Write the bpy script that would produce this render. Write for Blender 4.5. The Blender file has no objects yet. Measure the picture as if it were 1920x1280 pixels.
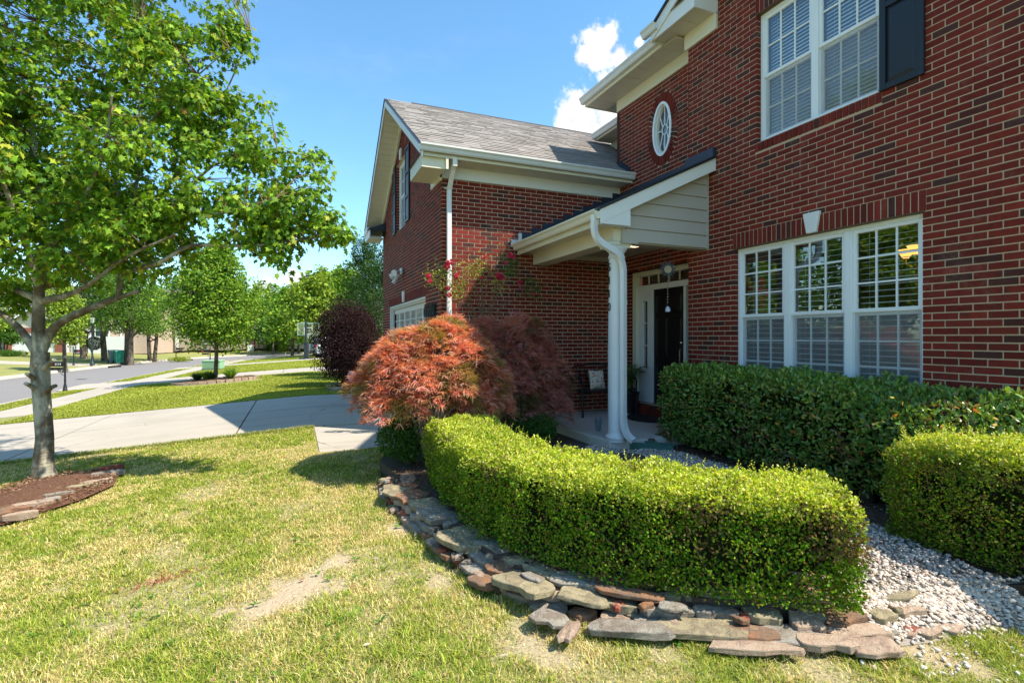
import bpy, math, random
import numpy as np
from mathutils import Vector, Matrix
random.seed(7)
rng = np.random.default_rng(11)
scn = bpy.context.scene
COL = scn.collection
# ------------------------------------------------------------------ camera
YAW = math.radians(22.56); SA, CA = math.sin(YAW), math.cos(YAW)
FPX = 975.0; HOR = 632.0
cd = bpy.data.cameras.new('camera'); cam = bpy.data.objects.new('camera', cd); COL.objects.link(cam)
cam.location = (0, 0, 0); cam.rotation_euler = (math.pi/2, 0, -YAW)
cd.sensor_width = 36.0; cd.lens = FPX/1920*36; cd.shift_y = -8/1920
cd.clip_start = 0.05; cd.clip_end = 3000
scn.camera = cam
# ------------------------------------------------------------------ light
SUN = Vector((3.8, -3.3, 6.8)).normalized()
scn.world = bpy.data.worlds.new('World'); scn.world.use_nodes = True
wt = scn.world.node_tree; wt.nodes.clear()
def dirpx(u, v):
    xc = (u-960)/FPX; zz = (HOR-v)/FPX
    return Vector((SA+xc*CA, CA-xc*SA, zz)).normalized()
def W(t, **k):
    n = wt.nodes.new(t)
    for a, b in k.items(): setattr(n, a, b)
    return n
sky = W('ShaderNodeTexSky', sky_type='NISHITA', sun_disc=False)
sky.sun_elevation = math.asin(SUN.z); sky.sun_rotation = math.atan2(SUN.x, SUN.y)
sky.altitude = 150; sky.air_density = 1.15; sky.dust_density = .45; sky.ozone_density = 3.2
tc = W('ShaderNodeTexCoord')
def wmath(op, a, b=None, c=None):
    n = W('ShaderNodeMath', operation=op)
    for i, x in enumerate((a, b, c)):
        if x is None: continue
        if isinstance(x, (int, float)): n.inputs[i].default_value = x
        else: wt.links.new(x, n.inputs[i])
    return n.outputs[0]
blobs = [(1128, 88, .046), (1160, 100, .026), (1098, 104, .026), (1198, 82, .014), (1092, 215, .05), (1140, 190, .062), (1185, 160, .045), (1080, 245, .045), (1150, 240, .09), (1230, 210, .09), (1210, 300, .12),
         (492, 540, .022), (560, 528, .026), (505, 556, .03), (1650, -420, .16), (-300, 480, .09), (-520, 430, .12), (200, 575, .05), (2500, 300, .2)]
acc = None
for (u, v, r) in blobs:
    d = dirpx(u, v)
    n = W('ShaderNodeVectorMath', operation='DISTANCE'); wt.links.new(tc.outputs['Generated'], n.inputs[0]); n.inputs[1].default_value = d
    m = wmath('SUBTRACT', 1.0, wmath('DIVIDE', n.outputs['Value'], r))
    m = wmath('MULTIPLY', m, 1.0)
    acc = m if acc is None else wmath('MAXIMUM', acc, m)
nz = W('ShaderNodeTexNoise'); nz.inputs['Scale'].default_value = 26; nz.inputs['Detail'].default_value = 8; nz.inputs['Roughness'].default_value = .6
wt.links.new(tc.outputs['Generated'], nz.inputs['Vector'])
nz2 = W('ShaderNodeTexNoise'); nz2.inputs['Scale'].default_value = 3.2; nz2.inputs['Detail'].default_value = 7; nz2.inputs['Roughness'].default_value = .6
mp = W('ShaderNodeMapping'); mp.inputs['Scale'].default_value = (1, 1, 3.5); mp.inputs['Location'].default_value = (2.3, 5.1, .4)
wt.links.new(tc.outputs['Generated'], mp.inputs['Vector']); wt.links.new(mp.outputs[0], nz2.inputs['Vector'])
msk = wmath('ADD', wmath('MAXIMUM', acc, -1.2), wmath('MULTIPLY', wmath('SUBTRACT', nz.outputs['Fac'], .5), 2.3))
mr = W('ShaderNodeMapRange', interpolation_type='SMOOTHSTEP'); wt.links.new(msk, mr.inputs['Value'])
mr.inputs['From Min'].default_value = .05; mr.inputs['From Max'].default_value = .55
mr2 = W('ShaderNodeMapRange', interpolation_type='SMOOTHSTEP'); wt.links.new(nz2.outputs['Fac'], mr2.inputs['Value'])
mr2.inputs['From Min'].default_value = .5; mr2.inputs['From Max'].default_value = .85; mr2.inputs['To Max'].default_value = .12
fac = wmath('MAXIMUM', mr.outputs[0], mr2.outputs[0])
shade = W('ShaderNodeMapRange'); wt.links.new(nz.outputs['Fac'], shade.inputs['Value'])
shade.inputs['From Min'].default_value = .3; shade.inputs['From Max'].default_value = .7; shade.inputs['To Min'].default_value = 4.2; shade.inputs['To Max'].default_value = 6.6
cmb = W('ShaderNodeCombineColor'); wt.links.new(shade.outputs[0], cmb.inputs[0]); wt.links.new(shade.outputs[0], cmb.inputs[1]); wt.links.new(wmath('MULTIPLY', shade.outputs[0], 1.04), cmb.inputs[2])
hs = W('ShaderNodeHueSaturation'); hs.inputs['Saturation'].default_value = 1.1; hs.inputs['Value'].default_value = 1.32; wt.links.new(sky.outputs[0], hs.inputs['Color'])
cy = W('ShaderNodeMix', data_type='RGBA', blend_type='MULTIPLY'); cy.inputs['Factor'].default_value = 1; cy.inputs['B'].default_value = (.86, 1.04, 1.0, 1); wt.links.new(hs.outputs[0], cy.inputs['A'])
mx = W('ShaderNodeMix', data_type='RGBA'); wt.links.new(fac, mx.inputs['Factor']); wt.links.new(cy.outputs['Result'], mx.inputs['A']); wt.links.new(cmb.outputs[0], mx.inputs['B'])
bg = W('ShaderNodeBackground'); bg.inputs['Strength'].default_value = .112
wt.links.new(mx.outputs['Result'], bg.inputs['Color'])
wo = W('ShaderNodeOutputWorld'); wt.links.new(bg.outputs[0], wo.inputs[0])
sl = bpy.data.lights.new('sun', 'SUN'); sl.energy = 4.7; sl.angle = math.radians(.55); sl.color = (1, .925, .78)
so = bpy.data.objects.new('sun', sl); COL.objects.link(so); so.rotation_euler = SUN.to_track_quat('Z', 'Y').to_euler(); so.location = (10, -10, 30)
scn.view_settings.view_transform = 'Standard'; scn.view_settings.look = 'None'; scn.view_settings.exposure = .95; scn.view_settings.gamma = 1
scn.cycles.max_bounces = 8; scn.cycles.transparent_max_bounces = 24
# ------------------------------------------------------------------ helpers
def at(u, v, z):                      # the point at height z that lies on a sight line
    zc = FPX*(-z)/(v-HOR); xc = (u-960)/FPX*zc
    return Vector((zc*SA+xc*CA, zc*CA-xc*SA, z))
def atd(u, v, zc):                    # the point at a depth along a sight line
    xc = (u-960)/FPX*zc
    return Vector((zc*SA+xc*CA, zc*CA-xc*SA, (HOR-v)/FPX*zc))
CL = np.array([(-12.4, -120), (-12.4, 15), (-12.2, 25), (-11.6, 34), (-10.8, 43), (-9.5, 54), (-6.5, 64), (-1, 72), (8, 80), (24, 90), (60, 104), (200, 150)], float)
def lateral(x, y):                    # signed distance from the street's centre line, + on our side
    x = np.asarray(x, float); y = np.asarray(y, float)
    best = np.full(x.shape, 1e9); sgn = np.zeros(x.shape)
    for a, b in zip(CL[:-1], CL[1:]):
        d = b-a; L2 = d@d
        t = np.clip(((x-a[0])*d[0]+(y-a[1])*d[1])/L2, 0, 1)
        px = x-(a[0]+t*d[0]); py = y-(a[1]+t*d[1]); dist = np.hypot(px, py)
        s = np.sign(d[1]*px-d[0]*py)
        m = dist < best; best = np.where(m, dist, best); sgn = np.where(m, s, sgn)
    return best*sgn
def gz(x, y):
    l = lateral(x, y)
    near = -2.15+.0598*np.clip(l-3.45, 0, 9.2)
    far = -2.15+.032*np.clip(-l-3.45, 0, 22)
    return np.where(np.abs(l) < 3.45, -2.15, np.where(l > 0, near, far))
def g1(x, y): return float(gz(np.array([x]), np.array([y]))[0])
def hsh(ix, iy, iz, s):
    h = (ix*374761393+iy*668265263+iz*2147483647+s*144665) & 0xffffffff
    h = ((h ^ (h >> 13))*1274126177) & 0xffffffff
    return ((h ^ (h >> 16)) & 0xffff)/65535.0
def vnoise(x, y, z=0.0, s=0, octv=1):
    x = np.asarray(x, float); y = np.asarray(y, float); z = np.zeros_like(x)+z
    tot = 0; amp = 1; nrm = 0
    for o in range(octv):
        xi, yi, zi = np.floor(x).astype(np.int64), np.floor(y).astype(np.int64), np.floor(z).astype(np.int64)
        fx, fy, fz = x-xi, y-yi, z-zi
        fx, fy, fz = fx*fx*(3-2*fx), fy*fy*(3-2*fy), fz*fz*(3-2*fz)
        r = 0
        for dx in (0, 1):
            for dy in (0, 1):
                for dz in (0, 1):
                    w = (fx if dx else 1-fx)*(fy if dy else 1-fy)*(fz if dz else 1-fz)
                    r = r+w*hsh(xi+dx, yi+dy, zi+dz, s+o*17)
        tot = tot+amp*r; nrm += amp; amp *= .5; x, y, z = x*2.03, y*2.03, z*2.03
    return tot/nrm
def inpoly(x, y, poly):
    x = np.asarray(x); y = np.asarray(y); c = np.zeros(x.shape, bool); n = len(poly)
    for i in range(n):
        x0, y0 = poly[i][0], poly[i][1]; x1, y1 = poly[(i+1) % n][0], poly[(i+1) % n][1]
        if y0 == y1: continue
        k = ((y0 > y) != (y1 > y)) & (x < (x1-x0)*(y-y0)/(y1-y0)+x0)
        c ^= k
    return c
# ---- materials
MATS = {}
class NT:
    def __init__(s, name):
        s.m = bpy.data.materials.new(name); s.m.use_nodes = True; s.t = s.m.node_tree; s.t.nodes.clear()
        s.out = s.t.nodes.new('ShaderNodeOutputMaterial')
    def n(s, t, ins=None, **k):
        nd = s.t.nodes.new(t)
        for a, b in k.items(): setattr(nd, a, b)
        for a, b in (ins or {}).items():
            if hasattr(b, 'is_output'): s.t.links.new(b, nd.inputs[a])
            else: nd.inputs[a].default_value = b
        return nd
    def noise(s, scale, detail=4, rough=.6, vec=None, dist=0):
        nd = s.n('ShaderNodeTexNoise', {'Scale': scale, 'Detail': detail, 'Roughness': rough, 'Distortion': dist})
        s.t.links.new(vec or s.pos(), nd.inputs['Vector']); return nd.outputs['Fac']
    def pos(s):
        if not hasattr(s, '_p'): s._p = s.n('ShaderNodeNewGeometry').outputs['Position']
        return s._p
    def math(s, op, a, b=0.0, c=0.0):
        return s.n('ShaderNodeMath', {0: a, 1: b, 2: c}, operation=op).outputs[0]
    def ramp(s, fac, stops, interp='LINEAR'):
        nd = s.n('ShaderNodeValToRGB', {'Fac': fac}); cr = nd.color_ramp; cr.interpolation = interp
        while len(cr.elements) < len(stops): cr.elements.new(.5)
        for e, (p, c) in zip(cr.elements, stops): e.position = p; e.color = (*c, 1)
        return nd.outputs['Color']
    def mix(s, f, a, b, mode='MIX'):
        nd = s.n('ShaderNodeMix', data_type='RGBA', blend_type=mode)
        for k, v in (('Factor', f), ('A', a), ('B', b)):
            if hasattr(v, 'is_output'): s.t.links.new(v, nd.inputs[k])
            else: nd.inputs[k].default_value = v if k == 'Factor' else (*v, 1)
        return nd.outputs['Result']
    def bump(s, h, strength=.3, dist=.01):
        return s.n('ShaderNodeBump', {'Height': h, 'Strength': strength, 'Distance': dist}).outputs[0]
    def bsdf(s, col, rough=.7, normal=None, metal=0, spec=.5, **ex):
        nd = s.n('ShaderNodeBsdfPrincipled')
        for k, v in (('Base Color', col), ('Roughness', rough), ('Metallic', metal), ('Specular IOR Level', spec), ('Normal', normal), *ex.items()):
            if v is None: continue
            if hasattr(v, 'is_output'): s.t.links.new(v, nd.inputs[k])
            elif k == 'Base Color' or isinstance(v, tuple): nd.inputs[k].default_value = (*v, 1)
            else: nd.inputs[k].default_value = v
        return nd.outputs[0]
    def done(s, sh):
        s.t.links.new(sh, s.out.inputs[0]); return s.m
def plain(name, col, rough=.5, var=.12, scale=6, bump=.15, metal=0, spec=.4):
    if name in MATS: return MATS[name]
    t = NT(name); n1 = t.noise(scale, 5); n2 = t.noise(scale*14, 3)
    c = t.mix(n1, tuple(x*(1-var) for x in col), tuple(min(1, x*(1+var)) for x in col))
    c = t.mix(t.math('MULTIPLY', n2, .25), c, tuple(x*(1-2*var) for x in col))
    MATS[name] = t.done(t.bsdf(c, rough, t.bump(n2, bump, .004), metal, spec)); return MATS[name]
def emis(name, col, st):
    t = NT(name); MATS[name] = t.done(t.n('ShaderNodeEmission', {'Color': (*col, 1), 'Strength': st}).outputs[0]); return MATS[name]
def leafmat(name, rough=.5, trans=.35, gloss=.35):
    t = NT(name); a = t.n('ShaderNodeAttribute', attribute_name='tint').outputs['Color']
    p = t.bsdf(a, rough, spec=gloss)
    tcol = t.mix(1.0, a, (1.35, 1.25, .55), 'MULTIPLY')
    tr = t.n('ShaderNodeBsdfTranslucent', {'Color': tcol}).outputs[0]
    MATS[name] = t.done(t.n('ShaderNodeMixShader', {0: trans, 1: p, 2: tr}).outputs[0]); return MATS[name]
# ---- meshes
class MB:
    def __init__(s): s.v = []; s.f = []
    def add(s, vs, fs):
        o = len(s.v); s.v += [tuple(p) for p in vs]; s.f += [tuple(i+o for i in f) for f in fs]
    def box(s, x0, x1, y0, y1, z0, z1):
        s.add([(x0, y0, z0), (x1, y0, z0), (x1, y1, z0), (x0, y1, z0), (x0, y0, z1), (x1, y0, z1), (x1, y1, z1), (x0, y1, z1)],
              [(3, 2, 1, 0), (4, 5, 6, 7), (0, 1, 5, 4), (1, 2, 6, 5), (2, 3, 7, 6), (3, 0, 4, 7)])
        return s
    def obox(s, O, A, B, C):          # corner and three edge vectors
        O, A, B, C = Vector(O), Vector(A), Vector(B), Vector(C)
        if A.cross(B).dot(C) < 0: A, B = B, A
        s.add([O, O+A, O+A+B, O+B, O+C, O+A+C, O+A+B+C, O+B+C],
              [(3, 2, 1, 0), (4, 5, 6, 7), (0, 1, 5, 4), (1, 2, 6, 5), (2, 3, 7, 6), (3, 0, 4, 7)]); return s
    def prism(s, pts, ext):           # planar outline swept along ext
        n = len(pts); e = Vector(ext); a = [Vector(p) for p in pts]
        nn = Vector((0, 0, 0))
        for i in range(n): nn += a[i].cross(a[(i+1) % n])
        if nn.dot(e) > 0: a = a[::-1]
        s.add(a+[p+e for p in a], [tuple(range(n)), tuple(range(2*n-1, n-1, -1))]+[(i, i+n, (i+1) % n+n, (i+1) % n) for i in range(n)]); return s
    def tube(s, pts, rad, k=8, cap=True):
        pts = [Vector(p) for p in pts]; n = len(pts)
        if not hasattr(rad, '__len__'): rad = [rad]*n
        vs = []; up = None
        for i, p in enumerate(pts):
            d = (pts[min(i+1, n-1)]-pts[max(i-1, 0)]).normalized()
            if up is None: up = Vector((0, 0, 1)) if abs(d.z) < .9 else Vector((1, 0, 0))
            s1 = d.cross(up).normalized(); up = s1.cross(d).normalized()
            for j in range(k):
                a = 2*math.pi*j/k; vs.append(p+rad[i]*(math.cos(a)*s1+math.sin(a)*up))
        fs = [(i*k+j, i*k+(j+1) % k, (i+1)*k+(j+1) % k, (i+1)*k+j) for i in range(n-1) for j in range(k)]
        if cap: fs += [tuple(range(k-1, -1, -1)), tuple((n-1)*k+j for j in range(k))]
        s.add(vs, fs); return s
    def lathe(s, c, prof, k=20):      # prof: (radius, z)
        n = len(prof); vs = [(c[0]+r*math.cos(2*math.pi*j/k), c[1]+r*math.sin(2*math.pi*j/k), c[2]+z) for r, z in prof for j in range(k)]
        fs = [(i*k+j, i*k+(j+1) % k, (i+1)*k+(j+1) % k, (i+1)*k+j) for i in range(n-1) for j in range(k)]
        fs += [tuple(range(k-1, -1, -1)), tuple((n-1)*k+j for j in range(k))]
        s.add(vs, fs); return s
    def build(s, name, mat, parent=None, smooth=False, bevel=0):
        me = bpy.data.meshes.new(name); me.from_pydata(s.v, [], s.f); me.update()
        if smooth: me.polygons.foreach_set('use_smooth', [True]*len(me.polygons))
        me.materials.append(mat); o = link(name, me, parent)
        if smooth: 
            try: me.set_sharp_from_angle(angle=math.radians(42))
            except Exception: pass
        if bevel:
            m = o.modifiers.new('edge', 'BEVEL'); m.width = bevel; m.segments = 2; m.limit_method = 'ANGLE'
        return o
def link(name, data, parent=None):
    o = bpy.data.objects.new(name, data); COL.objects.link(o)
    if parent is not None:
        o.parent = parent
        if parent.parent is None and parent.type == 'EMPTY': o.matrix_parent_inverse = Matrix.Translation(-Vector(parent.location))
    return o
def tag(o, label=None, cat=None, group=None, kind=None):
    for k, v in (('label', label), ('category', cat), ('group', group), ('kind', kind)):
        if v: o[k] = v
    return o
def thing(name, label, cat, loc, group=None):
    o = bpy.data.objects.new(name, None); COL.objects.link(o); o.location = loc; o.empty_display_size = .2
    return tag(o, label, cat, group)
def copy_thing(root, loc, label, group=None, rz=0.0):
    r = root.copy(); COL.objects.link(r); r.location = loc; r.rotation_euler = (0, 0, rz); r['label'] = label
    if group: r['group'] = group
    for ch in list(root.children):
        c = ch.copy(); COL.objects.link(c); c.parent = r
        for gch in ch.children:
            d = gch.copy(); COL.objects.link(d); d.parent = c
    return r
def npmesh(name, V, F, mat, parent=None, tint=None, smooth=False, extra=None):
    me = bpy.data.meshes.new(name); V = np.ascontiguousarray(V, np.float32); F = np.ascontiguousarray(F, np.int32)
    k = F.shape[1]; me.vertices.add(len(V)); me.vertices.foreach_set('co', V.ravel())
    me.loops.add(F.size); me.loops.foreach_set('vertex_index', F.ravel())
    me.polygons.add(len(F)); me.polygons.foreach_set('loop_start', np.arange(0, F.size, k, dtype=np.int32))
    if smooth: me.polygons.foreach_set('use_smooth', np.ones(len(F), bool))
    me.update(calc_edges=True)
    if tint is not None:
        a = me.attributes.new('tint', 'FLOAT_COLOR', 'POINT'); c = np.ones((len(V), 4), np.float32); c[:, :3] = tint; a.data.foreach_set('color', c.ravel())
    for kx, arr in (extra or {}).items():
        a = me.attributes.new(kx, 'FLOAT', 'POINT'); a.data.foreach_set('value', np.asarray(arr, np.float32))
    me.materials.append(mat); return link(name, me, parent)
def unit(a): return a/np.maximum(np.linalg.norm(a, axis=-1, keepdims=True), 1e-9)
def rdir(n): return unit(rng.normal(size=(n, 3)))
LEAF = {
 'diamond': (np.array([(0, 0, 0), (.5, .27, .05), (1, 0, 0), (.5, -.27, .05)]), np.array([(0, 2, 1), (0, 3, 2)])),
 'oval': (np.array([(0, 0, 0), (.35, .2, .05), (.75, .18, .04), (1, 0, -.03), (.75, -.18, .04), (.35, -.2, .05)]), np.array([(0, 3, 2), (0, 2, 1), (0, 4, 3), (0, 5, 4)])),
 'blade': (np.array([(0, .045, 0), (0, -.045, 0), (.55, -.035, .06), (.55, .035, .06), (1, 0, -.05)]), np.array([(0, 1, 2), (0, 2, 3), (3, 2, 4)])),
 'maple': (np.array([(0, 0, 0), (.22, .1, 0), (.18, .42, -.04), (.48, .24, .02), (.62, .5, -.05), (.7, .2, .02), (1.05, 0, -.08), (.7, -.2, .02), (.62, -.5, -.05), (.48, -.24, .02), (.18, -.42, -.04), (.22, -.1, 0)]),
           np.array([(0, 3, 1), (1, 3, 2), (0, 5, 3), (3, 5, 4), (0, 7, 5), (5, 7, 6), (0, 9, 7), (7, 9, 8), (0, 11, 9), (9, 11, 10)])),
}
def leaves(name, P, D, N, S, C, mat, parent=None, shape='diamond', kind='stuff', wid=1.0):
    T, F = LEAF[shape]; T = T*np.array([1, wid, 1])
    D = unit(D); Y = unit(np.cross(N, D)); Z = np.cross(D, Y); n = len(P); S = np.asarray(S, float).reshape(-1, 1, 1)*np.ones((n, 1, 1))
    V = P[:, None, :]+S*(T[None, :, 0:1]*D[:, None, :]+T[None, :, 1:2]*Y[:, None, :]+T[None, :, 2:3]*Z[:, None, :])
    k = len(T); FF = (F[None]+(np.arange(n)*k)[:, None, None]).reshape(-1, 3)
    o = npmesh(name, V.reshape(-1, 3), FF, mat, parent, np.repeat(C, k, axis=0))
    if kind: o['kind'] = kind
    return o
def palette(n, cols, w=None, jit=.15):
    cols = np.array(cols, float); i = rng.choice(len(cols), n, p=None if w is None else np.array(w)/sum(w))
    j = rng.choice(len(cols), n, p=None if w is None else np.array(w)/sum(w)); f = rng.random((n, 1))*.5
    return np.clip((cols[i]*(1-f)+cols[j]*f)*(1+jit*rng.normal(size=(n, 1))), .003, .9)
# ------------------------------------------------------------------ materials
def mk_brick(name, c1, c2, dark, mort=False):
    t = NT(name)
    gi = t.n('ShaderNodeNewGeometry').outputs['Random Per Island']; oi = t.n('ShaderNodeObjectInfo').outputs['Random']
    r = t.math('FRACT', t.math('ADD', t.math('MULTIPLY', gi, 7.31), t.math('MULTIPLY', oi, 5.77)))
    base = t.ramp(r, [(0, tuple(x*1.18 for x in c1)), (.2, c2), (.4, (c1[0]*.95, c1[1]*1.25, c1[2]*1.2)), (.6, tuple(x*.72 for x in c2)), (.78, c1), (.87, tuple(x*.5 for x in c1)), (.89, dark), (1, tuple(x*1.3 for x in dark))])
    n1 = t.noise(9, 5, .7); n2 = t.noise(70, 5, .7); n3 = t.noise(1.1, 3)
    c = t.mix(t.math('MULTIPLY', n1, .4), base, tuple(x*.5 for x in c1))
    sp = t.ramp(n2, [(.62, (0, 0, 0)), (.74, (1, 1, 1))])
    c = t.mix(t.math('MULTIPLY', sp, .22), c, (.42, .3, .24))
    blot = t.ramp(t.noise(6, 3), [(.66, (0, 0, 0)), (.72, (1, 1, 1))])
    c = t.mix(t.math('MULTIPLY', blot, .65), c, dark)
    c = t.mix(t.math('MULTIPLY', n3, .3), c, tuple(x*.75 for x in c1))
    sm = t.ramp(t.noise(2.3, 6, .75), [(.56, (0, 0, 0)), (.7, (1, 1, 1))]); c = t.mix(t.math('MULTIPLY', sm, .2), c, (.34, .27, .22)); gr = t.ramp(t.noise(17, 4, .7), [(.5, (0, 0, 0)), (.7, (1, 1, 1))]); c = t.mix(t.math('MULTIPLY', gr, .45), c, tuple(x*.45 for x in c2))
    h = t.math('ADD', n2, t.math('MULTIPLY', n1, .8))
    return t.done(t.bsdf(c, .85, t.bump(h, .5, .006), spec=.25))
M = {}
M['brick'] = mk_brick('brick', (.225, .027, .017), (.15, .018, .012), (.034, .024, .022))
t = NT('mortar'); n1 = t.noise(40, 5); n2 = t.noise(3, 4)
M['mortar'] = t.done(t.bsdf(t.mix(n2, t.mix(n1, (.44, .32, .22), (.66, .51, .37)), (.5, .38, .27)), .95, t.bump(n1, .7, .006), spec=.1))
M['white'] = plain('white_paint', (.7, .7, .69), .5, .09, 3, .12)
M['vinyl'] = plain('white_vinyl', (.78, .8, .82), .35, .03, 2, .03)
M['cream'] = plain('cream_trim', (.68, .64, .5), .5, .07, 2, .06)
M['soffit'] = plain('soffit_panel', (.58, .54, .45), .55, .06, 3, .08)
M['gutter'] = plain('gutter_metal', (.62, .62, .6), .4, .1, 3, .05)
M['siding'] = plain('taupe_siding', (.42, .38, .33), .55, .06, 2, .08)
M['navy'] = plain('navy_paint', (.014, .017, .024), .4, .12, 3, .08)
M['flash'] = plain('flashing_metal', (.025, .035, .06), .42, .3, 5, .1)
M['black'] = plain('black_metal', (.012, .012, .013), .4, .2, 8, .1)
M['door'] = plain('black_door', (.008, .008, .009), .35, .2, 4, .05)
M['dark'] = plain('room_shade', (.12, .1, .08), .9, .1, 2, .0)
t = NT('shingle'); gi = t.n('ShaderNodeNewGeometry').outputs['Random Per Island']; oi = t.n('ShaderNodeObjectInfo').outputs['Random']
r = t.math('FRACT', t.math('ADD', t.math('MULTIPLY', gi, 7.31), t.math('MULTIPLY', oi, 5.77)))
c = t.ramp(r, [(0, (.27, .24, .22)), (.4, (.34, .305, .28)), (.75, (.41, .37, .34)), (1, (.3, .265, .245))])
n2 = t.noise(260, 3, .8); n3 = t.noise(2.5, 4)
c = t.mix(t.math('MULTIPLY', n2, .6), c, (.1, .085, .085)); c = t.mix(t.math('MULTIPLY', n3, .3), c, (.3, .27, .25))
M['shingle'] = t.done(t.bsdf(c, .95, t.bump(n2, .6, .004), spec=.15))
t = NT('glass_pane'); fr = t.n('ShaderNodeFresnel', {'IOR': 1.62}).outputs[0]
fr = t.math('MULTIPLY', t.math('MULTIPLY_ADD', fr, 2.0, .09), t.math('SUBTRACT', 1.0, t.n('ShaderNodeNewGeometry').outputs['Backfacing']))
nb = t.bump(t.noise(1.7, 2), .03, .05)
M['glass'] = t.done(t.n('ShaderNodeMixShader', {0: fr, 1: t.n('ShaderNodeBsdfTransparent', {'Color': (.95, .97, .97, 1)}).outputs[0], 2: t.n('ShaderNodeBsdfGlossy', {'Roughness': .005, 'Normal': nb}).outputs[0]}).outputs[0])
t = NT('insect_screen')
M['screen'] = t.done(t.n('ShaderNodeMixShader', {0: .2, 1: t.n('ShaderNodeBsdfTransparent').outputs[0], 2: t.bsdf((.3, .32, .34), .7)}).outputs[0])
M['leaf'] = leafmat('leaf', .55, .36, .16)
M['leaf_gloss'] = leafmat('glossy_leaf', .32, .22, .42)
M['leaf_soft'] = leafmat('soft_leaf', .65, .38, .12)
M['grassblade'] = leafmat('grass_blade', .65, .3, .1)
t = NT('concrete'); n1 = t.noise(1.3, 5, .65); n2 = t.noise(60, 4, .7); n3 = t.noise(5, 5, .7)
c = t.mix(n1, (.4, .35, .29), (.47, .415, .345)); c = t.mix(t.math('MULTIPLY', n2, .35), c, (.28, .255, .225))
st = t.ramp(n3, [(.6, (0, 0, 0)), (.75, (1, 1, 1))]); c = t.mix(t.math('MULTIPLY', st, .3), c, (.24, .21, .17)); vo = t.n('ShaderNodeTexVoronoi', {'Vector': t.n('ShaderNodeMapping', {'Vector': t.pos(), 'Scale': (.35, .35, .35)}).outputs[0], 'Scale': 1.0}, feature='DISTANCE_TO_EDGE').outputs['Distance']
cr_ = t.ramp(t.math('ADD', vo, t.math('MULTIPLY', t.math('SUBTRACT', t.noise(4, 5, .7), .5), .06)), [(.0, (1, 1, 1)), (.004, (0, 0, 0))]); c = t.mix(t.math('MULTIPLY', t.math('MULTIPLY', cr_, .6), t.ramp(n1, [(.45, (0, 0, 0)), (.55, (1, 1, 1))])), c, (.12, .1, .08)); tyr = t.ramp(t.noise(1.0, 5, .65, t.n('ShaderNodeMapping', {'Vector': t.pos(), 'Scale': (.35, 3.2, 1)}).outputs[0]), [(.52, (0, 0, 0)), (.68, (1, 1, 1))]); c = t.mix(t.math('MULTIPLY', tyr, .3), c, (.2, .18, .16)); c = t.mix(t.math('MULTIPLY', t.ramp(t.noise(.5, 4, .6), [(.5, (0, 0, 0)), (.68, (1, 1, 1))]), .22), c, (.22, .19, .16))
M['concrete'] = t.done(t.bsdf(c, .9, t.bump(n2, .35, .004), spec=.2))
t = NT('asphalt'); n1 = t.noise(.6, 5, .6); n2 = t.noise(35, 4, .8); n3 = t.noise(180, 2, .8)
c = t.mix(n1, (.2, .185, .182), (.24, .225, .222)); c = t.mix(t.math('MULTIPLY', n3, .45), c, (.12, .115, .115))
c = t.mix(t.math('MULTIPLY', n2, .2), c, (.3, .28, .27))
M['asphalt'] = t.done(t.bsdf(c, .92, t.bump(n3, .5, .005), spec=.2))
def bark(name, a, b, sc=1.0):
    t = NT(name); mpn = t.n('ShaderNodeMapping', {'Vector': t.pos(), 'Scale': (9*sc, 9*sc, 2.2*sc)}).outputs[0]
    n1 = t.noise(1.0, 6, .7, mpn, .5); n2 = t.noise(4*sc, 4, .6); mp2 = t.n('ShaderNodeMapping', {'Vector': t.pos(), 'Scale': (5*sc, 5*sc, 30*sc)}).outputs[0]
    n3 = t.noise(1.0, 4, .7, mp2)
    c = t.mix(t.ramp(n2, [(.42, (0, 0, 0)), (.6, (1, 1, 1))]), a, b); c = t.mix(t.math('MULTIPLY', t.ramp(n1, [(.4, (1, 1, 1)), (.55, (0, 0, 0))]), .6), c, tuple(x*.4 for x in b))
    c = t.mix(t.math('MULTIPLY', t.ramp(n3, [(.6, (0, 0, 0)), (.7, (1, 1, 1))]), .4), c, tuple(x*.45 for x in a))
    return t.done(t.bsdf(c, .9, t.bump(t.math('ADD', n1, n3), .8, .02), spec=.15))
M['bark'] = bark('maple_bark', (.42, .38, .29), (.14, .105, .065))  # dark patches paint dappled shade into the colour, besides the bark's own mottling
M['bark2'] = bark('grey_bark', (.16, .13, .1), (.09, .07, .05), .6)
M['twig'] = plain('twig_bark', (.17, .1, .055), .85, .3, 12, .4)
M['soil'] = plain('soil', (.085, .055, .038), .95, .4, 14, 1.2)
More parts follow.
